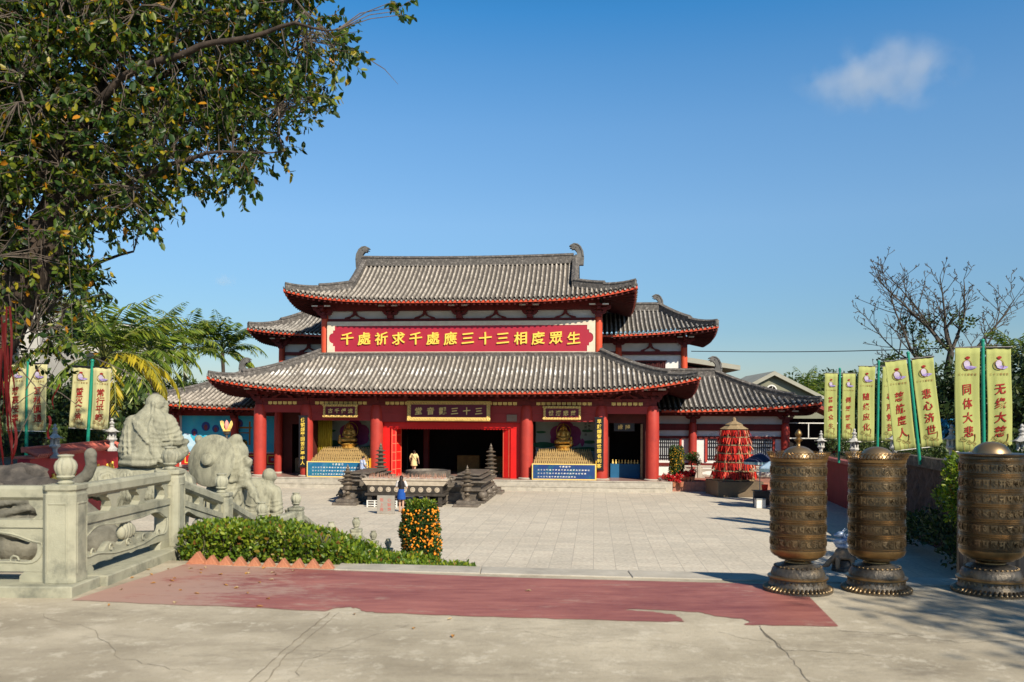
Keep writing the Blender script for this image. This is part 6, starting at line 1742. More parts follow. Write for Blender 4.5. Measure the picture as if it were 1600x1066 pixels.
for px, d, z, sc, lab in ((1283, 44, 2.35, .85, 'white stone lantern farthest along the right wall, beside the first yellow banner'), (1335, 39, 2.35, .95, 'white stone lantern between the two farthest banner poles'), (1399, 33.5, 2.6, .95, 'white stone lantern half hidden behind the leaning banners'), (1487, 26.2, 2.98, .72, 'white stone lantern in front of the bare tree trunk'), (1597, 23.2, 2.98, .74, 'white stone lantern at the right edge beside the last banner')):
    lantern(on(px, d, z), lab, sc)

def pole_and_flags(px, d, zb, h, lean, txts, labs, plab, grp, mflag, pz, fw, gap=.09, rot=0.0, ztop=None, script='right'):
    """a green pole with a cross arm; two cloth banners hang from the arm, each its own thing"""
    base = on(px, d, pz)
    t = thing('banner_pole', plab, 'pole', base, rot, 'green banner poles')
    t.rotation_euler = (0, R(lean), rot)
    H = zb+h-pz+.22
    p = MB(); p.cyl((0, 0, 0), (0, 0, H), .055, .05, 12); p.sphere((0, 0, H), .06); p.build('pole', M_green, t, smooth=60)
    a = MB(); a.cyl((-gap-fw-.03, -.02, H-.20), (gap+fw+.03, -.02, H-.20), .018, None, 8); a.build('cross_arm', M_black, t)
    M4 = Matrix.Translation(base) @ Matrix.Rotation(rot, 4, 'Z') @ Matrix.Rotation(R(lean), 4, 'Y')
    for k, s in enumerate((-1, 1)):
        fl = thing('banner', labs[k], 'banner', M4 @ Vector((s*(gap+fw/2), -.02, H-.22)), 0, grp)
        fl.rotation_euler = (0, R(lean), rot)
        ph = random.uniform(0, 6)
        def cloth(x, z): return -.036*math.sin(x/fw*7+ph+z*.7)*min(1, .25-z/h) - .007*math.sin(x/fw*19+ph*2+z*.3) + .03*math.sin(z*1.9+ph)
        mb = MB(); nx_, nz_ = 18, 16
        P = [(fw*(i/nx_-.5), cloth(fw*(i/nx_-.5), -h*j/nz_), -h*j/nz_) for j in range(nz_+1) for i in range(nx_+1)]
        mb.add(P, [(j*(nx_+1)+i, j*(nx_+1)+i+1, (j+1)*(nx_+1)+i+1, (j+1)*(nx_+1)+i) for j in range(nz_) for i in range(nx_)])
        c = mb.build('cloth', mflag, fl, smooth=180); c.modifiers.new('thick', 'SOLIDIFY').thickness = .004
        fm = lambda q: (q[0], cloth(q[0], q[2])-.022+q[1], q[2])
        cs = fw*.44
        lettering([(ch, random.uniform(-.02, .02)*fw, -h*(.40+.135*j), cs, cs*1.05) for j, ch in enumerate(txts[k])], M_flagred, fl, y=0, brush=.35, bold=.016, ext=.004, fmap=fm)
        e = MB()      # emblem: ring with a stopper and a cloud
        e.tube([fm((fw*.2*math.cos(t_)-.02*fw, -.006, -h*.165+fw*.2*math.sin(t_))) for t_ in [q*.3 for q in range(22)]], fw*.014, 4)
        e.build('emblem_ring', M_ink, fl)
        for nm, lp, mm in (('emblem_stopper', blob2(0, -h*.095, fw*.10, fw*.06, 12, .1), M_flagred), ('emblem_bottle', blob2(-.03*fw, -h*.155, fw*.13, fw*.15, 14, .05), mat('pale_violet_ink', (0.50, 0.42, 0.50), (0.42, 0.36, 0.50), sc=9)), ('emblem_cloud', blob2(.12*fw, -h*.19, fw*.24, fw*.07, 14, .15), M_violet)):
            g_ = MB(); g_.add([fm((x, -.008-(.002 if nm == 'emblem_cloud' else 0), z)) for x, z in lp], [tuple(t_) for t_ in tessellate_polygon([[Vector((x, z, 0)) for x, z in lp]])]); g_.build(nm, mm, fl)
        lettering(row('三十三觀音堂', -fw*.40, fw*.40, -h*.255, fw*.10), M_ink, fl, name='small_lettering', y=0, bold=.01, ext=.002, fmap=fm)
        lo = MB()     # outlined lotus at the foot
        for (cx, cz, sx) in ((-.22, .90, .16), (.02, .925, .13), (.22, .935, .12)):
            for q in range(5):
                a_ = (q-2)*.5
                lo.tube([fm((fw*(cx+sx*math.sin(a_)*math.sin(t_)*1.0+ .04*math.cos(t_)*math.cos(a_)), -.006, -h*cz+fw*sx*1.1*math.cos(a_)*(1-math.cos(t_))/2*1.2)) for t_ in [r_*.7 for r_ in range(10)]], fw*.006, 3)
            lo.tube([fm((fw*cx, -.006, -h*cz)), fm((fw*(cx+.02), -.006, -h*.985))], fw*.008, 3)
        lo.tube([fm((fw*.24, -.006, -h*.90)), fm((fw*.28, -.006, -h*.86)), fm((fw*.27, -.006, -h*.83))], fw*.02, 4)
        lo.build('lotus_outline', M_ink, fl)
        rd = MB(); rd.cyl((-fw/2-.01, 0, 0), (fw/2+.01, 0, 0), .014, None, 6); rd.build('rod', M_black, fl)
        rd = MB(); rd.cyl((-fw/2, cloth(-fw/2, -h), -h), (fw/2, cloth(fw/2, -h), -h), .012, None, 6); rd.build('hem_rod', M_whitep, fl)
G1, G2 = 'yellow banners on the right', 'cream banners on the left'
pole_and_flags(1311, 40.0, 3.33, 3.05, 0.3, ('普度众生', '倒驾慈航'), ('yellow green banner reading 普度众生, hanging from the farthest green pole', 'yellow green banner reading 倒驾慈航, hanging from the farthest green pole'), 'farthest green banner pole on the right bank', G1, M_flag, 2.2, .60, .11)
pole_and_flags(1371, 36.0, 3.31, 3.15, 0.5, ('随缘应化', '寻声救苦'), ('yellow green banner reading 随缘应化, on the second farthest pole', 'yellow green banner reading 寻声救苦, partly hidden by its neighbour'), 'second farthest green banner pole on the right bank', G1, M_flag, 2.2, .70, .15)
pole_and_flags(1438, 29.2, 3.26, 3.05, -6.5, ('慈航度人', '悲心济世'), ('leaning yellow green banner reading 慈航度人', 'leaning yellow green banner reading 悲心济世'), 'leaning green banner pole on the right bank', G1, M_flag, 2.7, .74, .10)
pole_and_flags(1538, 25.6, 3.29, 3.10, -.9, ('同体大悲', '无缘大慈'), ('largest yellow green banner reading 同体大悲', 'largest yellow green banner reading 无缘大慈'), 'nearest green banner pole on the right bank', G1, M_flag, 2.7, .74, .11)
pole_and_flags(41, 27.0, 3.72, 2.12, 1.0, ('慈哀安樂', '耳根圓通'), ('cream banner reading 慈哀安樂, behind the hanging red ribbons', 'cream banner reading 耳根圓通, nearest the left edge lantern'), 'green banner pole near the left edge', G2, M_flag2, 2.8, .58, .05)
pole_and_flags(136, 28.0, 3.78, 2.02, 3.0, ('誓灭贪涂', '常行平等'), ('cream banner reading 誓灭贪涂, behind the crimson wall', 'cream banner reading 常行平等, behind the crimson wall'), 'green banner pole behind the left crimson wall', G2, M_flag2, 2.8, .58, .05)

# ------------------------------------------------------------------ the big tree at the left
def in_poly(px, py, poly):
    c = np.zeros(len(px), bool); j = len(poly)-1
    for i in range(len(poly)):
        xi, yi = poly[i]; xj, yj = poly[j]
        with np.errstate(divide='ignore', invalid='ignore'):
            c ^= ((yi > py) != (yj > py)) & (px < (xj-xi)*(py-yi)/(yj-yi)+xi)
        j = i
    return c
M_ficus = leaf_mat('fig_leaf', [(0, (0.012, 0.030, 0.008)), (.40, (0.032, 0.070, 0.012)), (.66, (0.075, 0.125, 0.015)), (.88, (0.16, 0.19, 0.02)), (.965, (0.32, 0.25, 0.015)), (.995, (0.46, 0.18, 0.01))], rough=.42, trans=.28, spec=.35)
ty = thing('fig_tree', 'large spreading tree with glossy green and yellowing leaves, filling the upper left', 'tree', (0, 0, 0))
tk = MB()
trunk = [(-9.5, 14.1, 1.3), (-9.15, 14.05, 3.7), (-8.75, 14.0, 5.15), (-8.15, 13.9, 6.15), (-7.68, 13.9, 6.95), (-7.2, 14.0, 8.0), (-6.9, 14.4, 10.4)]
limbs = [
 (trunk, [.66, .56, .46, .38, .32, .24, .12]),
 ([(-10.68, 14.89, 1.57), (-10.38, 14.89, 4.20), (-9.94, 15.03, 6.83), (-9.66, 15.47, 9.76), (-9.22, 15.91, 12.10)], [.42, .34, .28, .2, .1]),
 ([(-8.20, 14.08, 7.49), (-7.17, 13.57, 8.59), (-6.00, 13.13, 9.39), (-4.69, 12.83, 9.76), (-3.22, 12.54, 9.97), (-2.56, 12.40, 9.83)], [.16, .13, .10, .075, .04, .015]),
 ([(-7.76, 14.01, 8.23), (-6.73, 14.30, 9.33), (-5.27, 14.73, 10.64), (-3.81, 15.03, 11.37)], [.15, .11, .07, .03]),
 ([(-8.70, 14.15, 6.69), (-7.46, 13.71, 7.35), (-6.15, 13.42, 7.93), (-4.69, 13.27, 8.29), (-3.51, 13.13, 8.29)], [.13, .10, .075, .045, .015]),
 ([(-9.08, 14.30, 5.96), (-7.90, 14.73, 6.54), (-6.73, 15.17, 7.13)], [.12, .08, .03]),
 ([(-9.29, 14.30, 5.22), (-8.34, 13.86, 5.81)], [.09, .02]),
 ([(-9.94, 15.03, 6.83), (-8.63, 15.61, 8.59), (-7.32, 16.20, 10.35), (-6.15, 16.49, 11.81)], [.16, .13, .09, .05])]
nodes = []
for pts, rs in limbs:
    P = [Vector(p) for p in pts]; Q, RR = [], []
    for i in range(len(P)-1):
        for j in range(6):
            t = j/6; q = P[i].lerp(P[i+1], t); w = (rs[i]*(1-t)+rs[i+1]*t)
            Q.append(q + Vector((noise.noise(q*1.3), noise.noise(q*1.3+Vector((9, 0, 0))), noise.noise(q*1.3+Vector((0, 9, 0)))))*.11); RR.append(w)
    Q.append(P[-1]); RR.append(rs[-1])
    if pts is not trunk: RR = [r_*.62 for r_ in RR]
    tk.tube(Q, RR, 10); nodes += [(q, r_) for q, r_ in zip(Q, RR)]
# buttress strands and hanging roots on the trunk
for i in range(14):
    a = random.uniform(0, 6.28); q0 = Vector(trunk[2]) + Vector((math.cos(a)*.34, math.sin(a)*.34, random.uniform(-.3, .8)))
    tk.tube([q0, q0.lerp(Vector((-9.2+.6*math.cos(a), 14+.6*math.sin(a), 3.4)), .5)+Vector((0, 0, -.1)), Vector((-9.5+.9*math.cos(a), 14.1+.9*math.sin(a), 1.2))], [.03, .05, .08], 6)
crown_px = [(-160,-110),(470,-110),(485,0),(512,48),(545,86),(520,104),(500,150),(488,178),(462,205),(446,240),(420,252),(392,272),(365,288),(345,278),(318,292),(296,286),(272,308),(240,302),(252,326),(232,348),(205,350),(180,338),(160,352),(136,380),(142,440),(118,480),(104,540),(80,575),(50,575),(20,540),(-160,620)]
NC = 5600
px = RNG.uniform(-160, 610, 30000); py = RNG.uniform(-110, 640, 30000)
ok = in_poly(px, py, crown_px)
# openings where the sky and what lies behind show through
holes = [(110,95,20),(150,385,24),(55,335,18),(258,300,12),(215,120,12),(325,235,12),(392,190,13),(300,75,11),(440,130,11),(352,118,9),(420,235,11),(170,200,12),(505,110,12),(455,205,10),(95,480,20),(40,520,18),(20,430,16),(125,540,18),(70,560,16),(235,50,11),(480,40,13),(370,40,9)]
for hx, hy, hr in holes: ok &= (px-hx)**2+((py-hy)*1.1)**2 > (hr*1.5)**2
dens = np.where(py > 395, .80, np.where(px > 400, .55, np.where(px < 200, 1.0, np.where((px > 250) & (py > 200), .62, .85))))
ok &= RNG.random(len(px)) < dens
px, py = px[ok][:NC], py[ok][:NC]
dd_ = RNG.uniform(12.7, 16.8, len(px)); dd_ = np.where(px > 430, RNG.uniform(12.8, 14.6, len(px)), dd_); dd_ = np.where(py > 395, RNG.uniform(12.9, 15.4, len(px)), dd_)
tx_ = np.interp(py, [240, 320, 400, 470, 560, 700], [120, 105, 65, 25, -30, -70]); dd_ = np.where((np.abs(px-tx_) < 14) & (py > 330), RNG.uniform(14.6, 16, len(px)), dd_)
C_ = np.array([atd(x, y, d)[:] for x, y, d in zip(px, py, dd_)])
extra = np.array([atd(605+6*k, 6+6*k, 13.2)[:] for k in range(4)])
C_ = np.concatenate([C_, extra])
tw = MB()
# boughs: every one leaves the nearest limb and carries many twigs
NP = [n_[0][:] for n_ in nodes]; N0 = np.array(NP)
order = RNG.permutation(len(C_))[:230]
for j in sorted(order, key=lambda q: ((N0-C_[q])**2).sum(1).min()):
    c = C_[j]; A0 = np.array(NP); i0 = int(np.argmin(((A0-c)**2).sum(1))); b0 = A0[i0]; D = np.linalg.norm(c-b0)
    if D < .25: continue
    m1 = b0*.62+c*.38 + np.array((0, 0, .10*D)) + RNG.normal(size=3)*.06*D; m2 = b0*.28+c*.72 + np.array((0, 0, .08*D)) + RNG.normal(size=3)*.06*D
    tw.tube([tuple(b0), tuple(m1), tuple(m2), tuple(c)], [.012+.012*D, .010+.009*D, .009+.004*D, .006], 5, cap=False)
    NP += [tuple(m1), tuple((m1+m2)/2), tuple(m2), tuple(c)]
NP = np.array(NP)
PP, AA = [], []
for i, c in enumerate(C_):
    j = int(np.argmin(((NP-c)**2).sum(1))); b = NP[j]; D = np.linalg.norm(c-b)
    out = unit(c-b) if D > 1e-3 else unit(RNG.normal(size=3))
    if 1e-3 < D < 1.3:
        mid = (c+b)/2 + np.array((0, 0, .06*D)) + RNG.normal(size=3)*.05
        tw.tube([tuple(b), tuple(mid), tuple(c)], [.010, .007, .005], 4, cap=False)
    d = unit(out + RNG.normal(size=3)*.5 + np.array((0, 0, -.12)))
    L = RNG.uniform(.34, .60); n = int(RNG.uniform(10, 17))
    e = c + d*L; tw.tube([tuple(c), tuple((c+e)/2 + np.array((0, 0, .02))), tuple(e)], [.006, .005, .003], 4, cap=False)
    for k in range(n):
        t = (k+.6)/n; p = c*(1-t)+e*t
        a = unit(d*.5 + RNG.normal(size=3)*.62 + np.array((0, 0, -.50)))
        PP.append(p); AA.append(a)
# hanging roots
for i in range(24):
    q = atd(random.uniform(10, 130), random.uniform(250, 470), random.uniform(12.8, 14)); L = random.uniform(.4, 1.3)
    tw.tube([q, q+Vector((random.uniform(-.05, .05), 0, -L*.5)), q+Vector((random.uniform(-.09, .09), 0, -L))], [.006, .005, .003], 4, cap=False)
for a, b in (((20, 700), (95, 560)), ((0, 655), (75, 600)), ((30, 575), (78, 640)), ((62, 600), (130, 640)), ((150, 560), (240, 610)), ((40, 610), (72, 560)), ((580, 95), (622, 132))):
    A_, B_ = atd(*a, 12.9), atd(*b, 12.8); m_ = A_.lerp(B_, .5)+Vector((0, 0, .05)); tw.tube([A_, m_, B_], [.009, .008, .003], 4, cap=False)
PP, AA = np.array(PP), np.array(AA)
L = RNG.uniform(.065, .165, len(PP))
V, F = leaf_arrays(PP, AA, L, L*RNG.uniform(.42, .55, len(PP)))
tk.build('trunk', M_bark, ty, smooth=60)
tw.build('twigs', M_twig, ty)
np_mesh('crown', V, F, M_ficus, ty)
print('fig leaves', len(PP))

# red ribbons tied to the tree
for i in range(16):
    x, y0, y1 = random.uniform(-14, 18), random.uniform(470, 600), random.uniform(640, 735)
    if i == 12: x, y0, y1 = 22, 655, 735
    if i == 13: x, y0, y1 = 74, 650, 686
    if i == 14: x, y0, y1 = 90, 600, 640
    if i == 15: x, y0, y1 = 12, 540, 740
    d = random.uniform(12.0, 12.8)
    a, b = atd(x, y0, d), atd(x+random.uniform(-8, 8), y1, d)
    mb = MB(); w = random.uniform(.010, .022); n = 10; P = []
    for k in range(n+1):
        t = k/n; q = a.lerp(b, t); ang = random.uniform(-.3, .3)+t*random.uniform(1, 3)
        o_ = Vector((math.cos(ang), math.sin(ang), 0))*w; s = Vector((.03*math.sin(t*5+i), .02*math.cos(t*4+i), 0))
        P += [q+s-o_, q+s+o_]
    mb.add(P, [(2*k, 2*k+1, 2*k+3, 2*k+2) for k in range(n)])
    o = mb.build('prayer_ribbon', M_ribbon_dk); tag(o, 'red prayer ribbon hanging from the big tree at the left edge', 'ribbon', 'red ribbons on the big tree')
    o.modifiers.new('thick', 'SOLIDIFY').thickness = .002
    if i in (13, 14): o['label'] = ('short red ribbon hanging in front of the left stone lantern' if i == 13 else 'short red ribbon hanging right of the leftmost banners')

# ------------------------------------------------------------------ generic foliage
M_hedge = leaf_mat('hedge_leaf', [(0, (0.040, 0.080, 0.012)), (.4, (0.095, 0.165, 0.016)), (.7, (0.18, 0.26, 0.022)), (.92, (0.30, 0.34, 0.03)), (.985, (0.24, 0.11, 0.03))], rough=.4, trans=.3)
M_dkleaf = leaf_mat('dark_leaf', [(0, (0.012, 0.028, 0.010)), (.5, (0.030, 0.058, 0.016)), (.85, (0.060, 0.090, 0.022)), (1, (0.10, 0.12, 0.03))], rough=.5, trans=.2)
M_mdleaf = leaf_mat('mid_leaf', [(0, (0.022, 0.045, 0.014)), (.5, (0.050, 0.085, 0.022)), (.85, (0.085, 0.125, 0.03)), (1, (0.13, 0.15, 0.04))], rough=.5, trans=.25)
M_citrus = leaf_mat('citrus_leaf', [(0, (0.010, 0.030, 0.008)), (.5, (0.025, 0.065, 0.012)), (.85, (0.06, 0.12, 0.018)), (1, (0.12, 0.19, 0.03))], rough=.4, trans=.2)
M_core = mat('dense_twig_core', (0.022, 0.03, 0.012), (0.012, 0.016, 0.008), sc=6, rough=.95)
def box_leaves(n, x0, x1, y0, y1, zf0, zf1, L, shell=.65):
    """leaves in a clipped volume; zf0, zf1 give bottom and top at x"""
    x = RNG.uniform(x0, x1, n); u = RNG.random(n); v = RNG.random(n)
    sh = RNG.random(n) < shell
    side = RNG.integers(0, 2, n)
    v = np.where(sh & (side == 0), 1-RNG.random(n)**2*.12, v)
    u = np.where(sh & (side == 1), RNG.random(n)**2*.15, u)
    yy0 = np.array([y0(a) if callable(y0) else y0 for a in x]); yy1 = np.array([y1(a) if callable(y1) else y1 for a in x])
    b = np.array([zf0(a) if callable(zf0) else zf0 for a in x]); t = np.array([zf1(a) if callable(zf1) else zf1 for a in x])
    bumps = np.array([noise.noise(Vector((a*3.2, c*3, 0))) for a, c in zip(x, u)])*.10*(t-b)**.5
    P = np.stack([x, yy0+(yy1-yy0)*u + RNG.normal(size=n)*.02, b+(t-b)*v+bumps*v], 1)
    A = unit(RNG.normal(size=(n, 3))*.8 + np.stack([np.zeros(n), np.where(u < .2, -.6, 0), .75*np.ones(n)], 1))
    ll = L*RNG.uniform(.6, 1.2, n)
    return leaf_arrays(P, A, ll, ll*.5)
hd = thing('clipped_hedge', 'bright green clipped hedge sloping down along the terrace edge', 'hedge')
xs = [-3.72, -3.45, -2.6, -2.2, -1.8, -1.5, -1.15, -.75, -.45]; zt = [2.90, 2.94, 2.92, 2.84, 2.71, 2.60, 2.54, 2.48, 2.44]
hz = lambda a: float(np.interp(a, xs, zt))
V, F = box_leaves(15000, -3.72, -.42, lambda a: edge_y(a)+.05, lambda a: edge_y(a)+1.1, lambda a: LV-.08 if a < -1.86 else LV-.24, hz, .062)
np_mesh('foliage', V, F, M_hedge, hd)
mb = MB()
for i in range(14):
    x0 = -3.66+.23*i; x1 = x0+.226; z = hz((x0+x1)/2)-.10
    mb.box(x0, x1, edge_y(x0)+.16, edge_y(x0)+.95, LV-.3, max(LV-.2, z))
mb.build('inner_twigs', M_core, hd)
st_ = MB()
for i in range(60):
    x = random.uniform(-3.65, -1.9); y = edge_y(x)+random.uniform(.05, .16); st_.tube([(x, y, LV-.05), (x+random.uniform(-.05, .05), y+.02, LV+.12), (x+random.uniform(-.1, .1), y+.03, LV+.30)], [.008, .006, .003], 4)
st_.build('stems', M_twig, hd)

M_fruit = mat('kumquat_orange', (0.80, 0.30, 0.015), (0.72, 0.20, 0.01), sc=6, rough=.4)
M_fruit2 = mat('kumquat_yellow', (0.72, 0.42, 0.02), (0.62, 0.30, 0.015), sc=6, rough=.4)
def kumquat(loc, label, r, h, z0, nl, nf, L, mf, tuft=True):
    t = thing('kumquat_tree', label, 'potted tree', loc, 0)
    n = nl
    a = RNG.uniform(0, 2*np.pi, n); zz = RNG.uniform(0, 1, n); bump = np.array([noise.noise(Vector((1.3*math.cos(q), 1.3*math.sin(q), 3.2*w_+r))) for q, w_ in zip(a, zz)])
    rr = r*(.70+.30*np.sqrt(RNG.random(n)))*(1+.26*bump) * np.where(zz > .9, 1-(zz-.9)*3, 1)
    P = np.stack([rr*np.cos(a), rr*np.sin(a), z0+(h-z0)*zz], 1)
    if tuft:      # loose young shoots on the crown
        m = n//7; k = RNG.integers(0, 16, m); ca = k*2.4; cr = r*.75*np.sqrt((k+.5)/16)
        q = np.stack([cr*np.cos(ca)+RNG.normal(size=m)*.03, cr*np.sin(ca)+RNG.normal(size=m)*.03, h-.06+RNG.random(m)*.30*(.5+.5*np.sin(k*3.1)**2)], 1); P = np.concatenate([P, q]); 
    A = unit(np.stack([P[:, 0], P[:, 1], np.zeros(len(P))], 1)/r*.6 + RNG.normal(size=(len(P), 3))*.6 + np.array((0, 0, .45)))
    ll = L*RNG.uniform(.6, 1.2, len(P)); V, F = leaf_arrays(P[:n], A[:n], ll[:n], ll[:n]*.46)
    np_mesh('foliage', V, F, M_citrus, t)
    if tuft:
        V, F = leaf_arrays(P[n:], A[n:], ll[n:], ll[n:]*.46); np_mesh('young_shoots', V, F, M_hedge, t)
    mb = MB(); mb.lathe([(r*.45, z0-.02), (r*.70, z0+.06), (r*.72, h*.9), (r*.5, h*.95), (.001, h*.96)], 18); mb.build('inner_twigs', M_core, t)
    fr = MB()
    for i in range(nf):
        a_ = random.uniform(0, 6.28); f = random.random(); z = z0+.05+(h-z0)*.92*f; q = r*random.uniform(.90, 1.02)*(1+.26*noise.noise(Vector((1.3*math.cos(a_), 1.3*math.sin(a_), 3.2*f+r)))); s = random.uniform(.016, .031)
        fr.sphere((q*math.cos(a_), q*math.sin(a_), z), (s, s, s*1.1), 7, 5)
    fr.build('fruit', mf, t, smooth=180)['kind'] = 'stuff'
    p = MB(); p.lathe([(r*.48, 0), (r*.62, z0*.8), (r*.68, z0*.82), (r*.68, z0*.98), (r*.58, z0), (.001, z0*.9)], 22); p.build('pot', mat('glazed_pot', (0.20, 0.06, 0.035), (0.14, 0.045, 0.03), sc=4, rough=.3), t, smooth=40)
    return t
kumquat(atd(659, 900, 20.6) * Vector((1, 1, 0)) if False else Vector((-2.19, 20.6, 0)), 'column shaped kumquat tree full of orange fruit in front of the incense court', .45, 2.10, .42, 9000, 820, .07, M_fruit)
kumquat(T(-14.05, 2.0, .58), 'small kumquat column with yellow fruit before the turquoise mural', .42, 2.15, .40, 3000, 330, .09, M_fruit2, False)
kumquat(T(13.35, .35, .58), 'small kumquat column with yellow fruit beside the right end of the porch', .42, 2.05, .40, 3000, 330, .09, M_fruit2, False)
def bush(name, label, cat, centres, r, n, L, m, loc=(0,0,0), group=None, bias=(0, 0, .3), core=None, six=True, wr=.5):
    t = thing(name, label, cat, loc, 0, group)
    P, d = clump_points(centres, r, n)
    A = unit(d*.7 + RNG.normal(size=d.shape)*.6 + np.array(bias))
    ll = L*RNG.uniform(.6, 1.25, len(P)); V, F = leaf_arrays(P, A, ll, ll*wr, six=six)
    np_mesh('foliage', V, F, m, t)
    return t
M_poin = leaf_mat('poinsettia_leaf', [(0, (0.30, 0.008, 0.012)), (.5, (0.55, 0.012, 0.02)), (.85, (0.65, 0.03, 0.03)), (.95, (0.05, 0.10, 0.02))], trans=.15)
def poin(loc, label, n, wdt):
    t = bush('poinsettia', label, 'potted plant', [(random.uniform(-wdt, wdt), random.uniform(-.2, .2), random.uniform(.35, .6)) for i in range(n)], (.2, .2, .13), 60, .13, M_poin, loc, 'red poinsettias')
    for x in (-wdt*.7, 0, wdt*.7):
        mb = MB(); mb.lathe([(.10, 0), (.15, .26), (.16, .28), (.001, .26)], 14, (x, 0, 0)); mb.build('pot', M_brick, t, smooth=40)
poin(T(13.1, -.55, .0) + Vector((0, 0, .30)), 'red poinsettias at the right end of the porch step', 10, .65)
poin(T(14.0, -.05, .58), 'dark red poinsettias next to the bonsai pot', 5, .35)
poin(T(-14.0, 1.0, .58), 'red poinsettias left of the leftmost porch column', 10, .7)
bz = bush('bonsai', 'small bonsai in a black pot beside the right kumquat', 'potted tree', [(.1, 0, 1.25), (.35, 0, 1.1), (-.1, .1, 1.4), (.2, -.1, 1.5)], (.28, .28, .22), 500, .07, M_citrus, T(14.2, .55, .58))
mb = MB(); mb.tube([(0, 0, .45), (.08, 0, .75), (.02, 0, 1.0), (.15, 0, 1.3)], [.06, .05, .04, .02], 8); mb.build('trunk', M_bark, bz, smooth=60)
mb = MB(); mb.lathe([(.2, 0), (.30, .42), (.33, .46), (.28, .44), (.001, .42)], 18); mb.build('pot', M_black, bz, smooth=40)
mt = thing('red_mat', 'red mat lying on the pavers beside the poinsettias', 'mat', T(15.0, .6, .584), -TH); boxpart('cloth', mat('red_mat_cloth', (0.55, 0.04, 0.03), (0.48, 0.03, 0.025), sc=6, rough=.9), mt, (-.55, .55, -.55, .55, 0, .015))
rb = thing('stone_balustrade', 'low pale stone balustrade in front of the right side hall', 'balustrade', T(0, 3.2, .58), -TH)
_m = M_stone; M_stone = M_pale
for a in (13.3, 15.0, 17.6, 20.2): post(rb, Vector((a, 0, 0)), .80, .22, ks=.7)
for a, b in ((13.3, 15.0), (15.0, 17.6), (17.6, 20.2)): fence_span(rb, Vector((a, 0, 0)), Vector((b, 0, 0)), w=.22, top=.70)
M_stone = _m
ll_ = thing('lotus_lamp', 'golden hands holding a pink lotus bud on a dark post before the mural', 'lamp', T(-14.15, .2, .58), -TH)
mb = MB(); mb.cyl((0, 0, 0), (0, 0, 2.6), .10, .07, 12); mb.lathe([(.3, 0), (.3, .1), (.12, .16)], 16); mb.sphere((0, 0, 2.62), (.20, .16, .14)); mb.build('post', M_rock, ll_, smooth=50)
for s in (-1, 1):
    for k in range(4):
        mb = MB(); b_ = .10*(k-1.5); mb.tube([(s*.10, b_, 2.78), (s*.20, b_*1.2, 2.95), (s*.28, b_*1.3, 3.15), (s*(.34-.02*k), b_, 3.40-.03*abs(k-1.5))], [.05, .045, .035, .02], 7); mb.build('golden_finger', M_goldp, ll_, smooth=60)
mb = MB(); mb.lathe([(.06, 2.80), (.13, 2.95), (.15, 3.12), (.10, 3.32), (.001, 3.44)], 16, (0, 0, 0), 5, .12); mb.build('lotus_bud', mat('pink_petal', (0.72, 0.34, 0.28), (0.65, 0.22, 0.22), sc=5), ll_, smooth=60)
mb = MB(); mb.lathe([(.2, 2.70), (.26, 2.76), (.12, 2.82), (.001, 2.82)], 16); mb.build('dish', M_goldp, ll_, smooth=50)

# hedges on both banks, bush and creepers on the dark wall
hl = thing('bank_hedge', 'green hedge on the bank behind the left crimson wall', 'hedge')
V, F = box_leaves(13000, -24, -14.1, lambda a: 25.2+.5*max(0, -14-a)*0+ (4.0 if a > -15.5 else 0), lambda a: 31, 2.85, lambda a: 3.78+.1*math.sin(a*2.1), .16)
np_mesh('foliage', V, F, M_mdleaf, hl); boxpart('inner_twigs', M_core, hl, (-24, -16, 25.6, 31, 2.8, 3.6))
hr = thing('bank_hedge', 'green hedge on the bank under the yellow banners', 'hedge')
n = 15000; t_ = RNG.random(n); ln = np.array([w[:] for w in WR]); seg = np.minimum((t_*4).astype(int), 3); fr_ = t_*4-seg
base_ = ln[seg]*(1-fr_[:, None]) + ln[seg+1]*fr_[:, None]
P = base_ + np.stack([RNG.uniform(.3, 2.6, n), RNG.normal(size=n)*.1, 2.2+(RNG.random(n)**.6)*1.15*np.where(base_[:, 1] > 33, 1, 1.08)], 1)
A = unit(RNG.normal(size=(n, 3))*.8 + np.array((-.4, 0, .6))); l_ = .15*RNG.uniform(.6, 1.2, n)
V, F = leaf_arrays(P, A, l_, l_*.5); np_mesh('foliage', V, F, M_mdleaf, hr)
bush('leafy_bush', 'bright green bush hanging over the dark wall behind the rightmost prayer wheel', 'bush', [(12.15, 23.2, 2.65), (12.0, 22.9, 2.2), (12.3, 23.4, 2.95), (11.95, 22.7, 1.75), (12.3, 22.2, 2.5), (12.2, 23.8, 2.1)], (.42, .42, .38), 420, .13, M_hedge)
bush('creeper', 'dark green creeper at the foot of the dark wall', 'plant', [(12.2+.14*k+random.uniform(-.2, .1), 23+1.1*k, random.uniform(.5, 1.25)) for k in range(7)], (.6, .6, .5), 320, .15, M_dkleaf)
bush('leafy_bush', 'green bush at the right edge behind the rightmost prayer wheel', 'bush', [(9.2, 15.0, 2.6), (9.6, 15.6, 3.0), (9.0, 14.6, 2.0)], (.5, .5, .5), 420, .12, M_hedge)

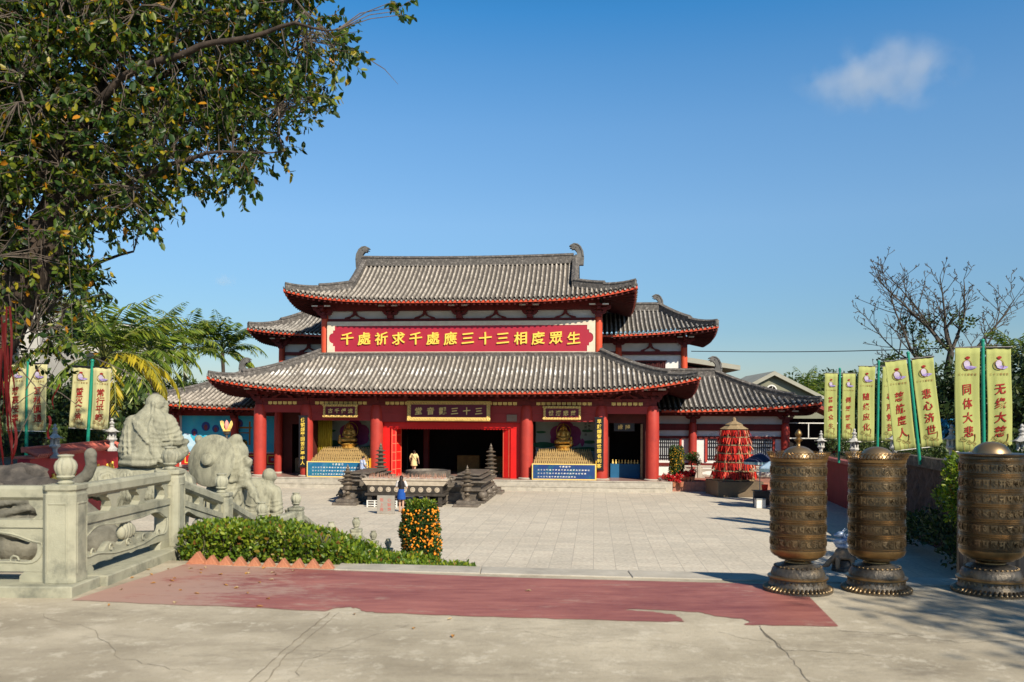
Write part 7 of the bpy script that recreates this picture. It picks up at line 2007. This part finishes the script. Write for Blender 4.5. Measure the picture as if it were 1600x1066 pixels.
# ------------------------------------------------------------------ trees beyond
def tree(name, label, base, h, crown_r, n_cl, n_lf, L, m, group, trunk_r=.25, lift=.45, seed=0, squash=.8):
    t = thing(name, label, 'tree', base, 0, group)
    rg_ = np.random.default_rng(seed)
    c = unit(rg_.normal(size=(n_cl, 3)))*(rg_.random((n_cl, 1))**.4)
    c = c*np.array((crown_r, crown_r, (h*(1-lift))/2*1.0)) + np.array((0, 0, h*lift+(h*(1-lift))/2))
    P, d = clump_points(c, (crown_r*.34, crown_r*.34, crown_r*.26), n_lf)
    A = unit(d*.6 + RNG.normal(size=d.shape)*.7 + np.array((0, 0, -.05)))
    ll = L*RNG.uniform(.6, 1.25, len(P)); V, F = leaf_arrays(P, A, ll, ll*.5, six=False)
    np_mesh('crown', V, F, m, t)
    mb = MB(); mb.tube([(0, 0, -.3), (.1, 0, h*lift*.6), (0, 0, h*lift), (.1, .1, h*.8)], [trunk_r*1.3, trunk_r, trunk_r*.8, trunk_r*.2], 8)
    for k in range(min(9, n_cl)): q = c[k]; mb.tube([(0, 0, h*lift*.8), tuple(q*.5+np.array((0, 0, h*lift*.45))), tuple(q)], [trunk_r*.5, trunk_r*.3, .03], 5)
    mb.build('trunk', M_bark, t, smooth=60)
    return t
gR = 'trees beyond the right side hall'
far = [(1175, 105, 8.3, 3.2), (1215, 112, 8.6, 4), (1258, 118, 9.6, 4.5), (1295, 110, 10.6, 5), (1335, 105, 9.8, 5), (1150, 98, 8.2, 3), (1385, 100, 9.4, 4.5), (1430, 96, 9.8, 4.5), (1240, 130, 10.5, 5), (1320, 128, 11.4, 5)]
for i, (x, d, h, r_) in enumerate(far):
    tree('broadleaf_tree', 'mid green broadleaf tree beyond the roofs on the right', on(x, d, 0), h, r_, 16, 150, .55, M_mdleaf if i % 2 else M_dkleaf, gR, seed=i+40)
tree('broadleaf_tree', 'dark bushy tree behind the two largest yellow banners', on(1530, 43, 1.5), 6.0, 3.2, 22, 260, .34, M_dkleaf, None, seed=3, lift=.2)
tree('broadleaf_tree', 'dark bushy tree behind the leaning banners', on(1445, 47, 1.5), 5.0, 2.6, 18, 240, .32, M_dkleaf, None, seed=5, lift=.2)
tree('broadleaf_tree', 'dark bushy tree at the far right edge of the picture', on(1600, 36, 1.5), 6.4, 2.6, 22, 280, .28, M_dkleaf, None, seed=8, lift=.15)
tree('broadleaf_tree', 'low dark tree between the farthest banners and the bare tree', on(1385, 55, 1.5), 4.6, 3.0, 16, 220, .34, M_dkleaf, None, seed=11, lift=.2)
gL = 'dense trees behind the left palms'
for i, (x, d, h, r_) in enumerate(((30, 44, 6.0, 3), (95, 42, 5.8, 2.8), (150, 45, 5.6, 2.8), (215, 78, 7.4, 4), (262, 80, 7.2, 4), (320, 82, 7.4, 4), (-20, 46, 6.6, 3.2), (180, 70, 7.0, 3.8))):
    tree('broadleaf_tree', 'dark dense tree filling the gap behind the palms on the left', on(x, d, .5), h, r_, 18, 230, .42, M_dkleaf if i % 2 else M_mdleaf, gL, seed=i+70, lift=.12)
# shade trees standing on the terrace and the bank, just outside the picture on the right
tree('shade_tree', 'leafy shade tree on the terrace right of the picture', (10.8, -2.4, LV), 7.6, 4.2, 46, 520, .17, M_dkleaf, None, seed=21, lift=.42)
tree('shade_tree', 'leafy shade tree on the right bank beside the dark wall', (14.9, 17.2, 0), 6.6, 2.6, 40, 420, .20, M_dkleaf, None, seed=23, lift=.5)

M_palm = leaf_mat('palm_leaflet', [(0, (0.035, 0.066, 0.012)), (.5, (0.11, 0.175, 0.022)), (.85, (0.20, 0.26, 0.034)), (1, (0.30, 0.32, 0.038))], rough=.35, trans=.3)
M_palmy = leaf_mat('yellowing_leaflet', [(0, (0.20, 0.19, 0.02)), (.5, (0.36, 0.30, 0.02)), (1, (0.50, 0.38, 0.03))], rough=.4, trans=.3)
def frond(P_, A_, S_, base, az, el, L, droop, wl=.62):
    """leaflets along an arching rib"""
    n = 26; pts = []
    p = Vector(base); e = el
    for i in range(n+1):
        pts.append(p.copy()); d = Vector((math.cos(az)*math.cos(e), math.sin(az)*math.cos(e), math.sin(e))); p += d*(L/n); e -= droop/n*(0.5+i/n)
    side = Vector((-math.sin(az), math.cos(az), 0))
    for i in range(4, n):
        d = (pts[i+1]-pts[i]).normalized(); f = i/n; ll = wl*math.sin(math.pi*(f*.82+.13))**.7
        for s in (-1, 1):
            a = (side*s*.60 + d*.55 + Vector((0, 0, -.42-.25*random.random()))).normalized()
            P_.append(pts[i][:]); A_.append(a[:]); S_.append(ll*random.uniform(.85, 1.1))
    return pts
def palm(label, base, hz, L, nf, yellow=0, seed=0, group='coconut palms on the left'):
    random.seed(seed)
    t = thing('coconut_palm', label, 'palm', base, 0, group)
    tr_ = MB(); tr_.tube([(0, 0, -.5), (.15, 0, hz*.4), (.1, 0, hz*.8), (0, 0, hz)], [.22, .17, .15, .16], 10); tr_.build('trunk', M_bark, t, smooth=60)
    P_, A_, S_ = [], [], []; Y = ([], [], []); ribs = MB()
    for k in range(nf):
        el = R(random.uniform(-12, 84)) if k % 3 else R(random.uniform(48, 86)); az = k*2.4+random.uniform(-.3, .3)
        tgt = (P_, A_, S_)
        pts = frond(*tgt, (0, 0, hz), az, el, L*random.uniform(.8, 1.1), R(random.uniform(55, 105)), L*.22)
        ribs.tube(pts[::4], [.035, .03, .027, .024, .02, .017, .014, .012, .009, .006, .005][:len(pts[::4])], 5, cap=False)
    for k in range(yellow):
        az = R(-52+22*k+random.uniform(-6, 6)) ; pts = frond(*Y, (0, 0, hz), az, R(random.uniform(-5, 28)), L*random.uniform(.95, 1.15), R(random.uniform(95, 120)), L*.22)
        ribs.tube(pts[::4], .02, 5, cap=False)
    ribs.build('frond_ribs', mat('palm_rib', (0.20, 0.22, 0.06), (0.14, 0.15, 0.04), sc=3, rough=.5), t)
    for (p, a, s), m, nm in (((P_, A_, S_), M_palm, 'fronds'), (Y, M_palmy, 'yellow_fronds')):
        if p:
            s = np.array(s); V, F = leaf_arrays(np.array(p), np.array(a), s, s*.15, six=False); np_mesh(nm, V, F, m, t)
palm('tall coconut palm with upright fronds and yellowing lower ones', on(163, 36, 0), 6.7, 3.9, 28, 5, 1)
palm('coconut palm second from the left, behind the yellow fronded one', on(232, 68, 0), 9.3, 5.2, 26, 0, 2)
palm('coconut palm in the middle of the left group', on(287, 72, 0), 10.0, 5.0, 26, 0, 3)
palm('coconut palm nearest to the temple roof', on(347, 74, 0), 9.8, 4.6, 24, 0, 4)
palm('palm at the right edge behind the last banner', on(1600, 40, 1.5), 5.2, 2.8, 24, 0, 5, 'palms on the right')
palm('low palm behind the farthest banners', on(1262, 88, 0), 6.6, 3.6, 20, 0, 6, 'palms on the right')
random.seed(11)

# ------------------------------------------------------------------ the bare tree on the right
bt_ = thing('bare_tree', 'leafless spreading tree on the right bank behind the banners', 'tree', on(1487, 46, 2.0))
bb_ = MB(); B0 = on(1487, 46, 2.0); tips = []
def branch(p, d, L, r_, lv):
    n = max(3, int(L/.45)) if lv < 2 else 3
    pts, rs = [p.copy()], [r_]
    for i in range(n):
        d = (d + Vector((random.uniform(-.16, .16), random.uniform(-.16, .16), random.uniform(-.06, .18)))).normalized()
        p = p + d*(L/n); pts.append(p.copy()); rs.append(r_*(1-.80*(i+1)/n))
        if lv < 4 and i > 0 and (lv > 0 or i > 1):
            for q in range(2 if lv < 3 else 1):
                ax = Vector((random.uniform(-1, 1), random.uniform(-.7, .7), random.uniform(-.5, .6))); s = (d*.75+ax.normalized()*.75).normalized()
                if random.random() < (.86 if lv < 2 else .72): branch(p, s, L*random.uniform(.22, .44)*(1-.4*i/n), rs[-1]*.62, lv+1)
    bb_.tube(pts, [max(.014, a) for a in rs], 6 if lv < 2 else 4, cap=False); tips.append(pts[-1])
fork = Vector((.1, 0, 3.9)); fork2 = Vector((-.05, 0, 5.9))
bb_.tube([(0, 0, -.6), (.05, 0, .8), (.12, 0, 2.4), fork], [.34, .28, .25, .24], 12)
bb_.tube([fork, (-.25, 0, 4.9), fork2], [.22, .19, .17], 10)
def px2(x, y, d=46): return atd(x, y, d) - B0
for st_, tg, r_ in ((fork, (1330, 482), .11), (fork2, (1352, 448), .10), (fork2, (1432, 440), .10), (fork2, (1490, 445), .08), (fork, (1572, 450), .12), (fork, (1580, 488), .09), (fork, (1340, 525), .08), (fork2, (1532, 432), .10), (fork, (1565, 525), .06), (fork2, (1392, 430), .08)):
    e = px2(*tg) + Vector((0, random.uniform(-2, 2), 0)); L = (e-st_).length*.95; d = (e-st_).normalized()
    branch(st_, (d+Vector((0, 0, -.10))).normalized(), L, r_, 0)
bb_.build('branches', mat('bare_bark', (0.085, 0.07, 0.058), (0.045, 0.038, 0.032), sc=5, rough=.9, bump=.4), bt_, smooth=60)
P, d_ = clump_points([(px2(x, y)+Vector((0, random.uniform(-.8, .8), 0)))[:] for x, y in ((1425, 508), (1442, 515), (1460, 500), (1482, 500), (1388, 565), (1400, 560), (1446, 560), (1505, 505), (1470, 540), (1430, 540), (1520, 560), (1452, 585), (1380, 575), (1480, 570))], (.42, .42, .48), 75)
A = unit(d_+RNG.normal(size=d_.shape)*.6); ll = .20*RNG.uniform(.6, 1.2, len(P)); V, F = leaf_arrays(P, A, ll, ll*.55); np_mesh('leaf_clusters', V, F, M_mdleaf, bt_)
random.seed(12)

# ------------------------------------------------------------------ far buildings
def house(name, label, x0, x1, y0, y1, z0, z1, wall, roofm, flat_roof=True, wins=()):
    t = thing(name, label, 'building')
    boxpart('wall', wall, t, (x0, x1, y0, y1, z0, z1))
    if flat_roof:
        r_ = boxpart('roof', roofm, t, (x0-.5, x1+.5, y0-.5, y1+.5, z1+.002, z1+.35), bev=.03); boxpart('parapet', wall, r_, (x0-.2, x1+.2, y0-.2, y0, z1+.36, z1+1.0))
    for (a, b, c, d) in wins:
        w = boxpart('window', mat('dark_window_glass', (0.05, 0.055, 0.06), (0.03, 0.035, 0.04), sc=1, rough=.15), t, (a, b, y0-.03, y0+.05, c, d))
        f = MB(); f.add(*plate([[(a-.12, c-.12), (b+.12, c-.12), (b+.12, d+.12), (a-.12, d+.12)], [(a, c), (b, c), (b, d), (a, d)]], y0-.10, y0-.004)); f.build('frame', wall, w)
    return t
M_off = mat('off_white_render', (0.55, 0.53, 0.48), (0.44, 0.42, 0.38), sc=.6, rough=.9, c3=(0.34, 0.32, 0.29), sc3=.5, amt3=.4)
house('white_building', 'white building with flat roofs behind the big tree on the left', -52, -33.2, 60, 66, 0, 12.4, M_off, M_whitep, True, [(-36.5, -34.6, 7.0, 9.0), (-41.5, -39, 6.4, 8.4), (-36.5, -34.5, 2.4, 4.4)])
house('white_building', 'low white building top showing above the palms on the left', -40.5, -34.5, 78, 86, 0, 11.6, M_off, M_off, True, [(-38.9, -37.4, 8.6, 10)])
gb_ = thing('gabled_house', 'grey green gabled house with a round vent above the right side hall', 'building')
g0 = on(1207, 82, 0); xw = 6.4
mb = MB(); mb.M = Matrix.Translation((g0.x, g0.y, 0)); mb.prism([(-xw*.62, 0), (xw*.8, 0), (xw*.8, 5.9), (0, 8.45), (-xw*.62, 6.5)], 0, 9); mb.build('wall', mat('sage_render', (0.22, 0.22, 0.16), (0.17, 0.17, 0.12), sc=.8), gb_)
mb = MB(); mb.M = Matrix.Translation((g0.x, g0.y, 0)); mb.prism([(-xw*.72, 6.42), (0, 8.86), (xw*.9, 5.95), (xw*.9, 5.62), (0, 8.46), (-xw*.72, 6.05)], -.6, 9.5); mb.build('roof', mat('pale_roof_edge', (0.36, 0.35, 0.29), (0.29, 0.28, 0.23), sc=1), gb_)
mb = MB(); mb.M = Matrix.Translation((g0.x-.15, g0.y-.12, 7.05)) @ Matrix.Rotation(R(90), 4, 'X'); mb.lathe([(.52, 0), (.52, .08), (.40, .08), (.40, 0)], 24); 
v_ = mb.build('vent', M_whitep, gb_)
mb = MB()
for k in range(5): a = k*2*math.pi/5; mb.bar((g0.x-.15, g0.y-.16, 7.05), (g0.x-.15+.42*math.cos(a), g0.y-.16, 7.05+.42*math.sin(a)), .09, .05)
mb.build('blade', M_whitep, v_)
mb = MB(); mb.cyl((g0.x-.15, g0.y-.10, 7.05), (g0.x-.15, g0.y-.04, 7.05), .40, None, 20); mb.build('vent_hole', M_black, v_)
rl = MB()
for i in range(16): x = g0.x-4.6+.33*i; rl.bar((x, g0.y-1.2, 5.6), (x, g0.y-1.2, 7.0-.03*i), .05)
rl.bar((g0.x-4.7, g0.y-1.2, 7.0), (g0.x+.5, g0.y-1.2, 6.5), .06); rl.build('railing', MATS['pale_roof_edge'], gb_)
cn = thing('canopy', 'pale translucent canopy roof beside the gabled house', 'canopy', on(1262, 72, 0))
mb = MB(); P = []
for i in range(13):
    a = math.pi*i/12; P += [(2.6*math.cos(a), -1.5, 4.9+1.15*math.sin(a)), (2.6*math.cos(a), 2.5, 4.9+1.15*math.sin(a))]
mb.add(P, [(2*i, 2*i+1, 2*i+3, 2*i+2) for i in range(12)]); o = mb.build('sheet', mat('pale_blue_sheet', (0.50, 0.58, 0.58), (0.36, 0.46, 0.46), sc=1.2, rough=.4), cn, smooth=60); o.modifiers.new('thick', 'SOLIDIFY').thickness = .03
for x in (-2.5, 2.5): boxpart('post', M_grey, cn, (x-.06, x+.06, -1.4, -1.28, 0, 4.88))
rh = thing('red_house', 'dark red building with a sloping pale roof edge behind the right side hall', 'building')
r0 = on(1140, 74, 0)
mb = MB(); mb.M = Matrix.Translation((r0.x, r0.y, 0)); mb.prism([(-12, 0), (-.5, 0), (-.5, 8.3), (-12, 10.2)], 0, 8); mb.build('wall', mat('dark_red_render', (0.20, 0.03, 0.025), (0.15, 0.022, 0.02), sc=1), rh)
mb = MB(); mb.M = Matrix.Translation((r0.x, r0.y, 0)); mb.prism([(-12.5, 10.35), (.7, 8.45), (.7, 8.85), (-12.5, 10.8)], -.8, 8.5); mb.build('roof', MATS['pale_roof_edge'], rh)
boxpart('balcony_wall', MATS['dark_red_render'], rh, (r0.x-6, r0.x-.6, r0.y-1.0, r0.y-.01, 5.8, 6.9))
gt = thing('gate_shed', 'dark open shed with a red tile roof and white railing beside the right side hall', 'shed', T(22.9, 7.5, 0), -TH)
boxpart('back_wall', M_dark, gt, (-2.2, 1.6, 1.5, 1.7, 0, 4.3)); boxpart('side_wall', MATS['dark_red_render'], gt, (-2.2, -2.0, -.5, 1.498, 0, 4.3)); boxpart('side_wall', MATS['dark_red_render'], gt, (1.4, 1.6, -.5, 1.498, 0, 4.3))
mb = MB(); mb.prism([(-2.5, 4.1), (-.2, 5.2), (2.0, 4.1), (2.0, 4.3), (-.2, 5.45), (-2.5, 4.3)], -.8, 2); mb.build('roof', mat('red_roof_tile', (0.34, 0.08, 0.06), (0.24, 0.05, 0.04), sc=5, bump=.5), gt)
mb = MB()
for z in (3.0, 4.0): mb.bar((-2.0, -.6, z), (1.5, -.6, z), .07)
for x in (-1.8, -.4, 1.3): mb.bar((x, -.6, 3.0), (x, -.6, 4.0), .06)
mb.build('railing', M_whitep, gt)
bt2 = thing('blue_screen', 'blue sheet hanging behind the bare tree trunk', 'sheet', on(1475, 40, 2.6)); boxpart('sheet', mat('blue_sheet', (0.02, 0.24, 0.42), (0.015, 0.19, 0.35), sc=1.5, rough=.6), bt2, (-.6, .9, 0, .03, .2, 1.7)); boxpart('post', M_grey, bt2, (-.66, -.602, -.02, .04, 0, 1.8)); boxpart('post', M_grey, bt2, (.902, .96, -.02, .04, 0, 1.8))
cb = MB(); A_, B_ = atd(1080, 549, 60), atd(1640, 536, 48)
cb.tube([A_.lerp(B_, t/12) + Vector((0, 0, -.22*math.sin(math.pi*t/12))) for t in range(13)], .028, 5); tag(cb.build('overhead_cable', M_wire), 'single black overhead cable crossing the sky right of the temple', 'cable')

# ------------------------------------------------------------------ people
def person(label, loc, rz, draw_body, parts, h=1.0):
    t = thing('person', label, 'person', loc, rz)
    o = sculpt('body', draw_body, M_skin, t, .011, smooth=3)
    for nm, fn_, m, vx in parts: sculpt(nm, fn_, m, t, vx, smooth=2)
    t.scale = (h,)*3
    return t
def hand(mb, p, d, up, s=1.0):
    """palm, four fingers and a thumb, slightly curled"""
    p, d, up = Vector(p), Vector(d).normalized(), Vector(up).normalized(); sd = d.cross(up).normalized()
    limb(mb, p, p+d*.06*s, .022*s, .026*s, 8)
    for k, l in enumerate((.062, .072, .068, .052)):
        b = p+d*.075*s+sd*(.024-.016*k)*s; m_ = b+d*l*.5*s-up*.006*s; limb(mb, b, m_, .0085*s, .008*s, 6); limb(mb, m_, b+d*l*.85*s-up*.025*s, .008*s, .0065*s, 6)
    b = p+d*.02*s+sd*.026*s; limb(mb, b, b+(d*.7+sd*.5-up*.3)*.05*s, .010*s, .008*s, 6)
def head(mb, c, yaw=0.0):
    x, y, z = c
    mb.sphere((x, y, z), (.073, .088, .108)); mb.sphere((x, y+.05, z-.045), (.05, .055, .06)); mb.sphere((x, y+.095, z-.015), (.012, .02, .022))
    for s in (-1, 1): mb.sphere((x+s*.075, y, z-.01), (.012, .022, .032)); mb.sphere((x+s*.03, y+.078, z+.012), (.014, .012, .010))
    mb.sphere((x, y+.083, z-.055), (.022, .012, .008))
    limb(mb, (x, y-.01, z-.19), (x, y-.005, z-.08), .050, .046)
# facing +y (towards the temple): back to the camera
def bodyA(mb):
    head(mb, (0, .02, 1.50)); limb(mb, (-.14, 0, 1.32), (.14, 0, 1.32), .055, .055); limb(mb, (0, 0, 1.24), (0, 0, .98), .125, .115)
    for s in (-1, 1):
        limb(mb, (s*.085, 0, .90), (s*.075, .01, .48), .085, .055); limb(mb, (s*.075, .01, .48), (s*.07, -.01, .09), .055, .034); limb(mb, (s*.07, -.02, .045), (s*.08, .12, .03), .036, .026)
        limb(mb, (s*.185, 0, 1.32), (s*.24, .06, 1.07), .047, .037); limb(mb, (s*.24, .06, 1.07), (s*.07, .24, 1.25), .036, .026); hand(mb, (s*.055, .255, 1.27), (-s*.25, .2, 1), (0, 1, -.2))
def topA(mb): limb(mb, (0, 0, 1.26), (0, 0, .95), .142, .128); limb(mb, (-.12, 0, 1.31), (.12, 0, 1.31), .072, .072)
def slvA(mb):
    for s in (-1, 1): limb(mb, (s*.16, 0, 1.335), (s*.225, .03, 1.16), .068, .062)
def skirtA(mb): mb.lathe([(.001, .56), (.19, .56), (.195, .60), (.175, .80), (.140, .99), (.135, 1.02), (.001, 1.02)], 24)
def hairA(mb):
    mb.sphere((0, -.005, 1.535), (.088, .10, .095)); limb(mb, (0, -.05, 1.50), (0, -.09, 1.20), .085, .07); limb(mb, (0, -.09, 1.20), (.01, -.10, 1.04), .065, .03)
def shoesA(mb):
    for s in (-1, 1): limb(mb, (s*.07, -.03, .03), (s*.08, .13, .022), .042, .034)
def dk(n_, c): return mat(n_, c, tuple(q*.8 for q in c), sc=14, rough=.85)
person('woman in a black top and short blue skirt praying at the ash trough, back turned', at(627, 800, 0), -TH, bodyA, [('top', topA, dk('black_knit', (0.018, 0.016, 0.02)), .014), ('sleeves', slvA, dk('white_chiffon', (0.66, 0.62, 0.60)), .012), ('skirt', skirtA, dk('royal_blue_cloth', (0.010, 0.075, 0.34)), .014), ('hair', hairA, M_hair, .013), ('shoes', shoesA, dk('tan_sandal', (0.30, 0.18, 0.10)), .010)], 1.0)
ik = thing('incense_bundle', 'lit incense sticks in the hands of the praying woman', 'incense', at(627, 800, 0) + Vector((.025, .27, 1.30)))
mb = MB()
for k in range(3): mb.cyl(((k-1)*.008, 0, 0), ((k-1)*.02, .05, .32), .004, .003, 5)
mb.build('sticks', MATS['incense_red_brown'], ik)
def bodyB(mb):
    head(mb, (.01, .03, 1.52)); limb(mb, (-.13, 0, 1.34), (.13, 0, 1.34), .055, .055); limb(mb, (0, 0, 1.26), (0, 0, .98), .12, .115)
    limb(mb, (-.08, 0, .92), (-.075, .10, .50), .085, .055); limb(mb, (-.075, .10, .50), (-.07, .04, .09), .055, .034); limb(mb, (-.07, .03, .045), (-.075, .16, .03), .036, .026)
    limb(mb, (.08, 0, .92), (.07, -.04, .50), .085, .055); limb(mb, (.07, -.04, .50), (.065, -.20, .14), .055, .034); limb(mb, (.065, -.21, .10), (.07, -.10, .03), .036, .026)
    limb(mb, (-.18, 0, 1.33), (-.27, -.02, 1.10), .046, .038); limb(mb, (-.27, -.02, 1.10), (-.26, .12, .92), .036, .026); hand(mb, (-.258, .13, .90), (.05, .3, -1), (1, 0, 0))
    limb(mb, (.18, 0, 1.33), (.27, -.02, 1.10), .046, .038); limb(mb, (.27, -.02, 1.10), (.30, .06, .88), .036, .026); hand(mb, (.302, .065, .86), (.05, .2, -1), (-1, 0, 0))
def dressB(mb):
    mb.lathe([(.001, .62), (.21, .62), (.215, .66), (.19, .85), (.150, 1.02), (.150, 1.10), (.155, 1.28), (.12, 1.37), (.001, 1.38)], 26)
    for s in (-1, 1): limb(mb, (s*.15, 0, 1.34), (s*.235, -.01, 1.18), .072, .07)
def hairB(mb): mb.sphere((.01, .015, 1.56), (.088, .10, .092)); mb.sphere((.01, -.07, 1.58), (.055, .05, .055)); limb(mb, (.01, -.05, 1.52), (.01, -.05, 1.44), .06, .045)
def bagB(mb):
    mb.tube([(-.12, -.14, 1.36), (.0, -.165, 1.2), (.12, -.165, 1.02), (.22, -.08, .90)], .012, 6); mb.sphere((.24, .0, .82), (.06, .10, .10))
person('woman in a pale yellow dress with a black shoulder bag walking through the main doorway', T(-2.65, 1.6, FL+.008), -TH, bodyB, [('dress', dressB, dk('pale_yellow_cotton', (0.72, 0.60, 0.30)), .014), ('hair', hairB, M_hair, .013), ('shoulder_bag', bagB, M_black, .011), ('shoes', lambda mb: (limb(mb, (-.07, .02, .03), (-.075, .17, .022), .042, .034), limb(mb, (.065, -.22, .09), (.07, -.08, .02), .042, .034)), dk('white_shoe', (0.6, 0.58, 0.55)), .010)], .98)
def bodyC(mb):
    head(mb, (0, .06, 1.50)); limb(mb, (-.15, 0, 1.33), (.15, 0, 1.33), .06, .06); limb(mb, (0, 0, 1.26), (0, 0, .98), .13, .125)
    for s in (-1, 1):
        limb(mb, (s*.085, 0, .92), (s*.085, .01, .48), .085, .058); limb(mb, (s*.085, .01, .48), (s*.085, 0, .09), .056, .036); limb(mb, (s*.085, -.02, .045), (s*.095, .12, .03), .038, .028)
        limb(mb, (s*.19, 0, 1.32), (s*.25, .03, 1.06), .047, .038); limb(mb, (s*.25, .03, 1.06), (s*.17, .25, .98), .036, .027); hand(mb, (s*.165, .265, .98), (-s*.3, 1, 0), (0, 0, 1))
def shirtC(mb):
    mb.lathe([(.001, .84), (.165, .84), (.17, .9), (.155, 1.1), (.165, 1.28), (.12, 1.38), (.001, 1.39)], 24)
    for s in (-1, 1): limb(mb, (s*.16, 0, 1.34), (s*.24, .01, 1.15), .075, .068)
def trC(mb):
    mb.lathe([(.001, .80), (.15, .80), (.15, .98), (.001, .98)], 20)
    for s in (-1, 1): limb(mb, (s*.08, 0, .88), (s*.085, 0, .12), .098, .068)
person('person in a blue and white patterned shirt standing beside the left blue notice panel', T(-5.15, -1.2, .305), R(-50), bodyC, [('shirt', shirtC, mat('blue_white_print', (0.66, 0.66, 0.68), (0.12, 0.22, 0.50), sc=9, rough=.85), .014), ('trousers', trC, dk('navy_trousers', (0.03, 0.035, 0.06)), .014), ('hair', lambda mb: mb.sphere((0, .045, 1.545), (.088, .10, .088)), M_hair, .012), ('shoes', lambda mb: [limb(mb, (s*.085, -.03, .03), (s*.095, .13, .024), .044, .036) for s in (-1, 1)], M_black, .010)], 1.0)

# ------------------------------------------------------------------ small clouds
def cloud(label, px_, py_, wpx, hpx, seed, dens):
    D = 1800.0; c = atd(px_, py_, D); sx, sz = wpx/2/FPX*D, hpx/2/FPX*D
    m = bpy.data.materials.new('cloud_vapour'); m.use_nodes = True; n, l = m.node_tree.nodes, m.node_tree.links
    n.remove(n['Principled BSDF'])
    pv = n.new('ShaderNodeVolumePrincipled'); pv.inputs['Color'].default_value = (1, 1, 1, 1); pv.inputs['Anisotropy'].default_value = 0.0
    tc = n.new('ShaderNodeTexCoord'); mp = n.new('ShaderNodeMapping'); mp.inputs['Scale'].default_value = (1/sx, 1/sx, 1/sz); l.new(tc.outputs['Object'], mp.inputs[0])
    ln = n.new('ShaderNodeVectorMath'); ln.operation = 'LENGTH'; l.new(mp.outputs[0], ln.inputs[0])
    nz = n.new('ShaderNodeTexNoise'); nz.inputs['Scale'].default_value = 2.6/sx; nz.inputs['Detail'].default_value = 5; nz.inputs['Roughness'].default_value = .6
    of = n.new('ShaderNodeMapping'); of.inputs['Location'].default_value = (seed*37, 0, 0); l.new(tc.outputs['Object'], of.inputs[0]); l.new(of.outputs[0], nz.inputs['Vector'])
    s1 = n.new('ShaderNodeMath'); s1.operation = 'SUBTRACT'; s1.inputs[0].default_value = 1.0; l.new(ln.outputs['Value'], s1.inputs[1])
    s2 = n.new('ShaderNodeMath'); s2.operation = 'MULTIPLY_ADD'; l.new(nz.outputs['Fac'], s2.inputs[0]); s2.inputs[1].default_value = 3.2; s2.inputs[2].default_value = -1.80
    s3 = n.new('ShaderNodeMath'); s3.operation = 'ADD'; l.new(s1.outputs[0], s3.inputs[0]); l.new(s2.outputs[0], s3.inputs[1])
    s4 = n.new('ShaderNodeMath'); s4.operation = 'MULTIPLY'; s4.use_clamp = True; l.new(s3.outputs[0], s4.inputs[0]); s4.inputs[1].default_value = 1.6
    s6 = n.new('ShaderNodeMath'); s6.operation = 'MULTIPLY'; s6.use_clamp = True; l.new(s1.outputs[0], s6.inputs[0]); s6.inputs[1].default_value = 2.5
    s5 = n.new('ShaderNodeMath'); s5.operation = 'MULTIPLY'; l.new(s4.outputs[0], s5.inputs[0]); l.new(s6.outputs[0], s5.inputs[1])
    s7 = n.new('ShaderNodeMath'); s7.operation = 'MULTIPLY'; l.new(s5.outputs[0], s7.inputs[0]); s7.inputs[1].default_value = dens
    l.new(s7.outputs[0], pv.inputs['Density']); l.new(pv.outputs[0], n['Material Output'].inputs['Volume'])
    mb = MB(); mb.sphere((0, 0, 0), (sx, sx*.8, sz), 24, 14); o = mb.build('cloud', m); o.location = c
    return tag(o, label, 'cloud')
cloud('thin white wisp of cloud in the upper right of the sky', 1372, 122, 290, 112, 1, .0034)
cloud('tiny faint cloud above the left palms', 351, 438, 44, 26, 2, .006)
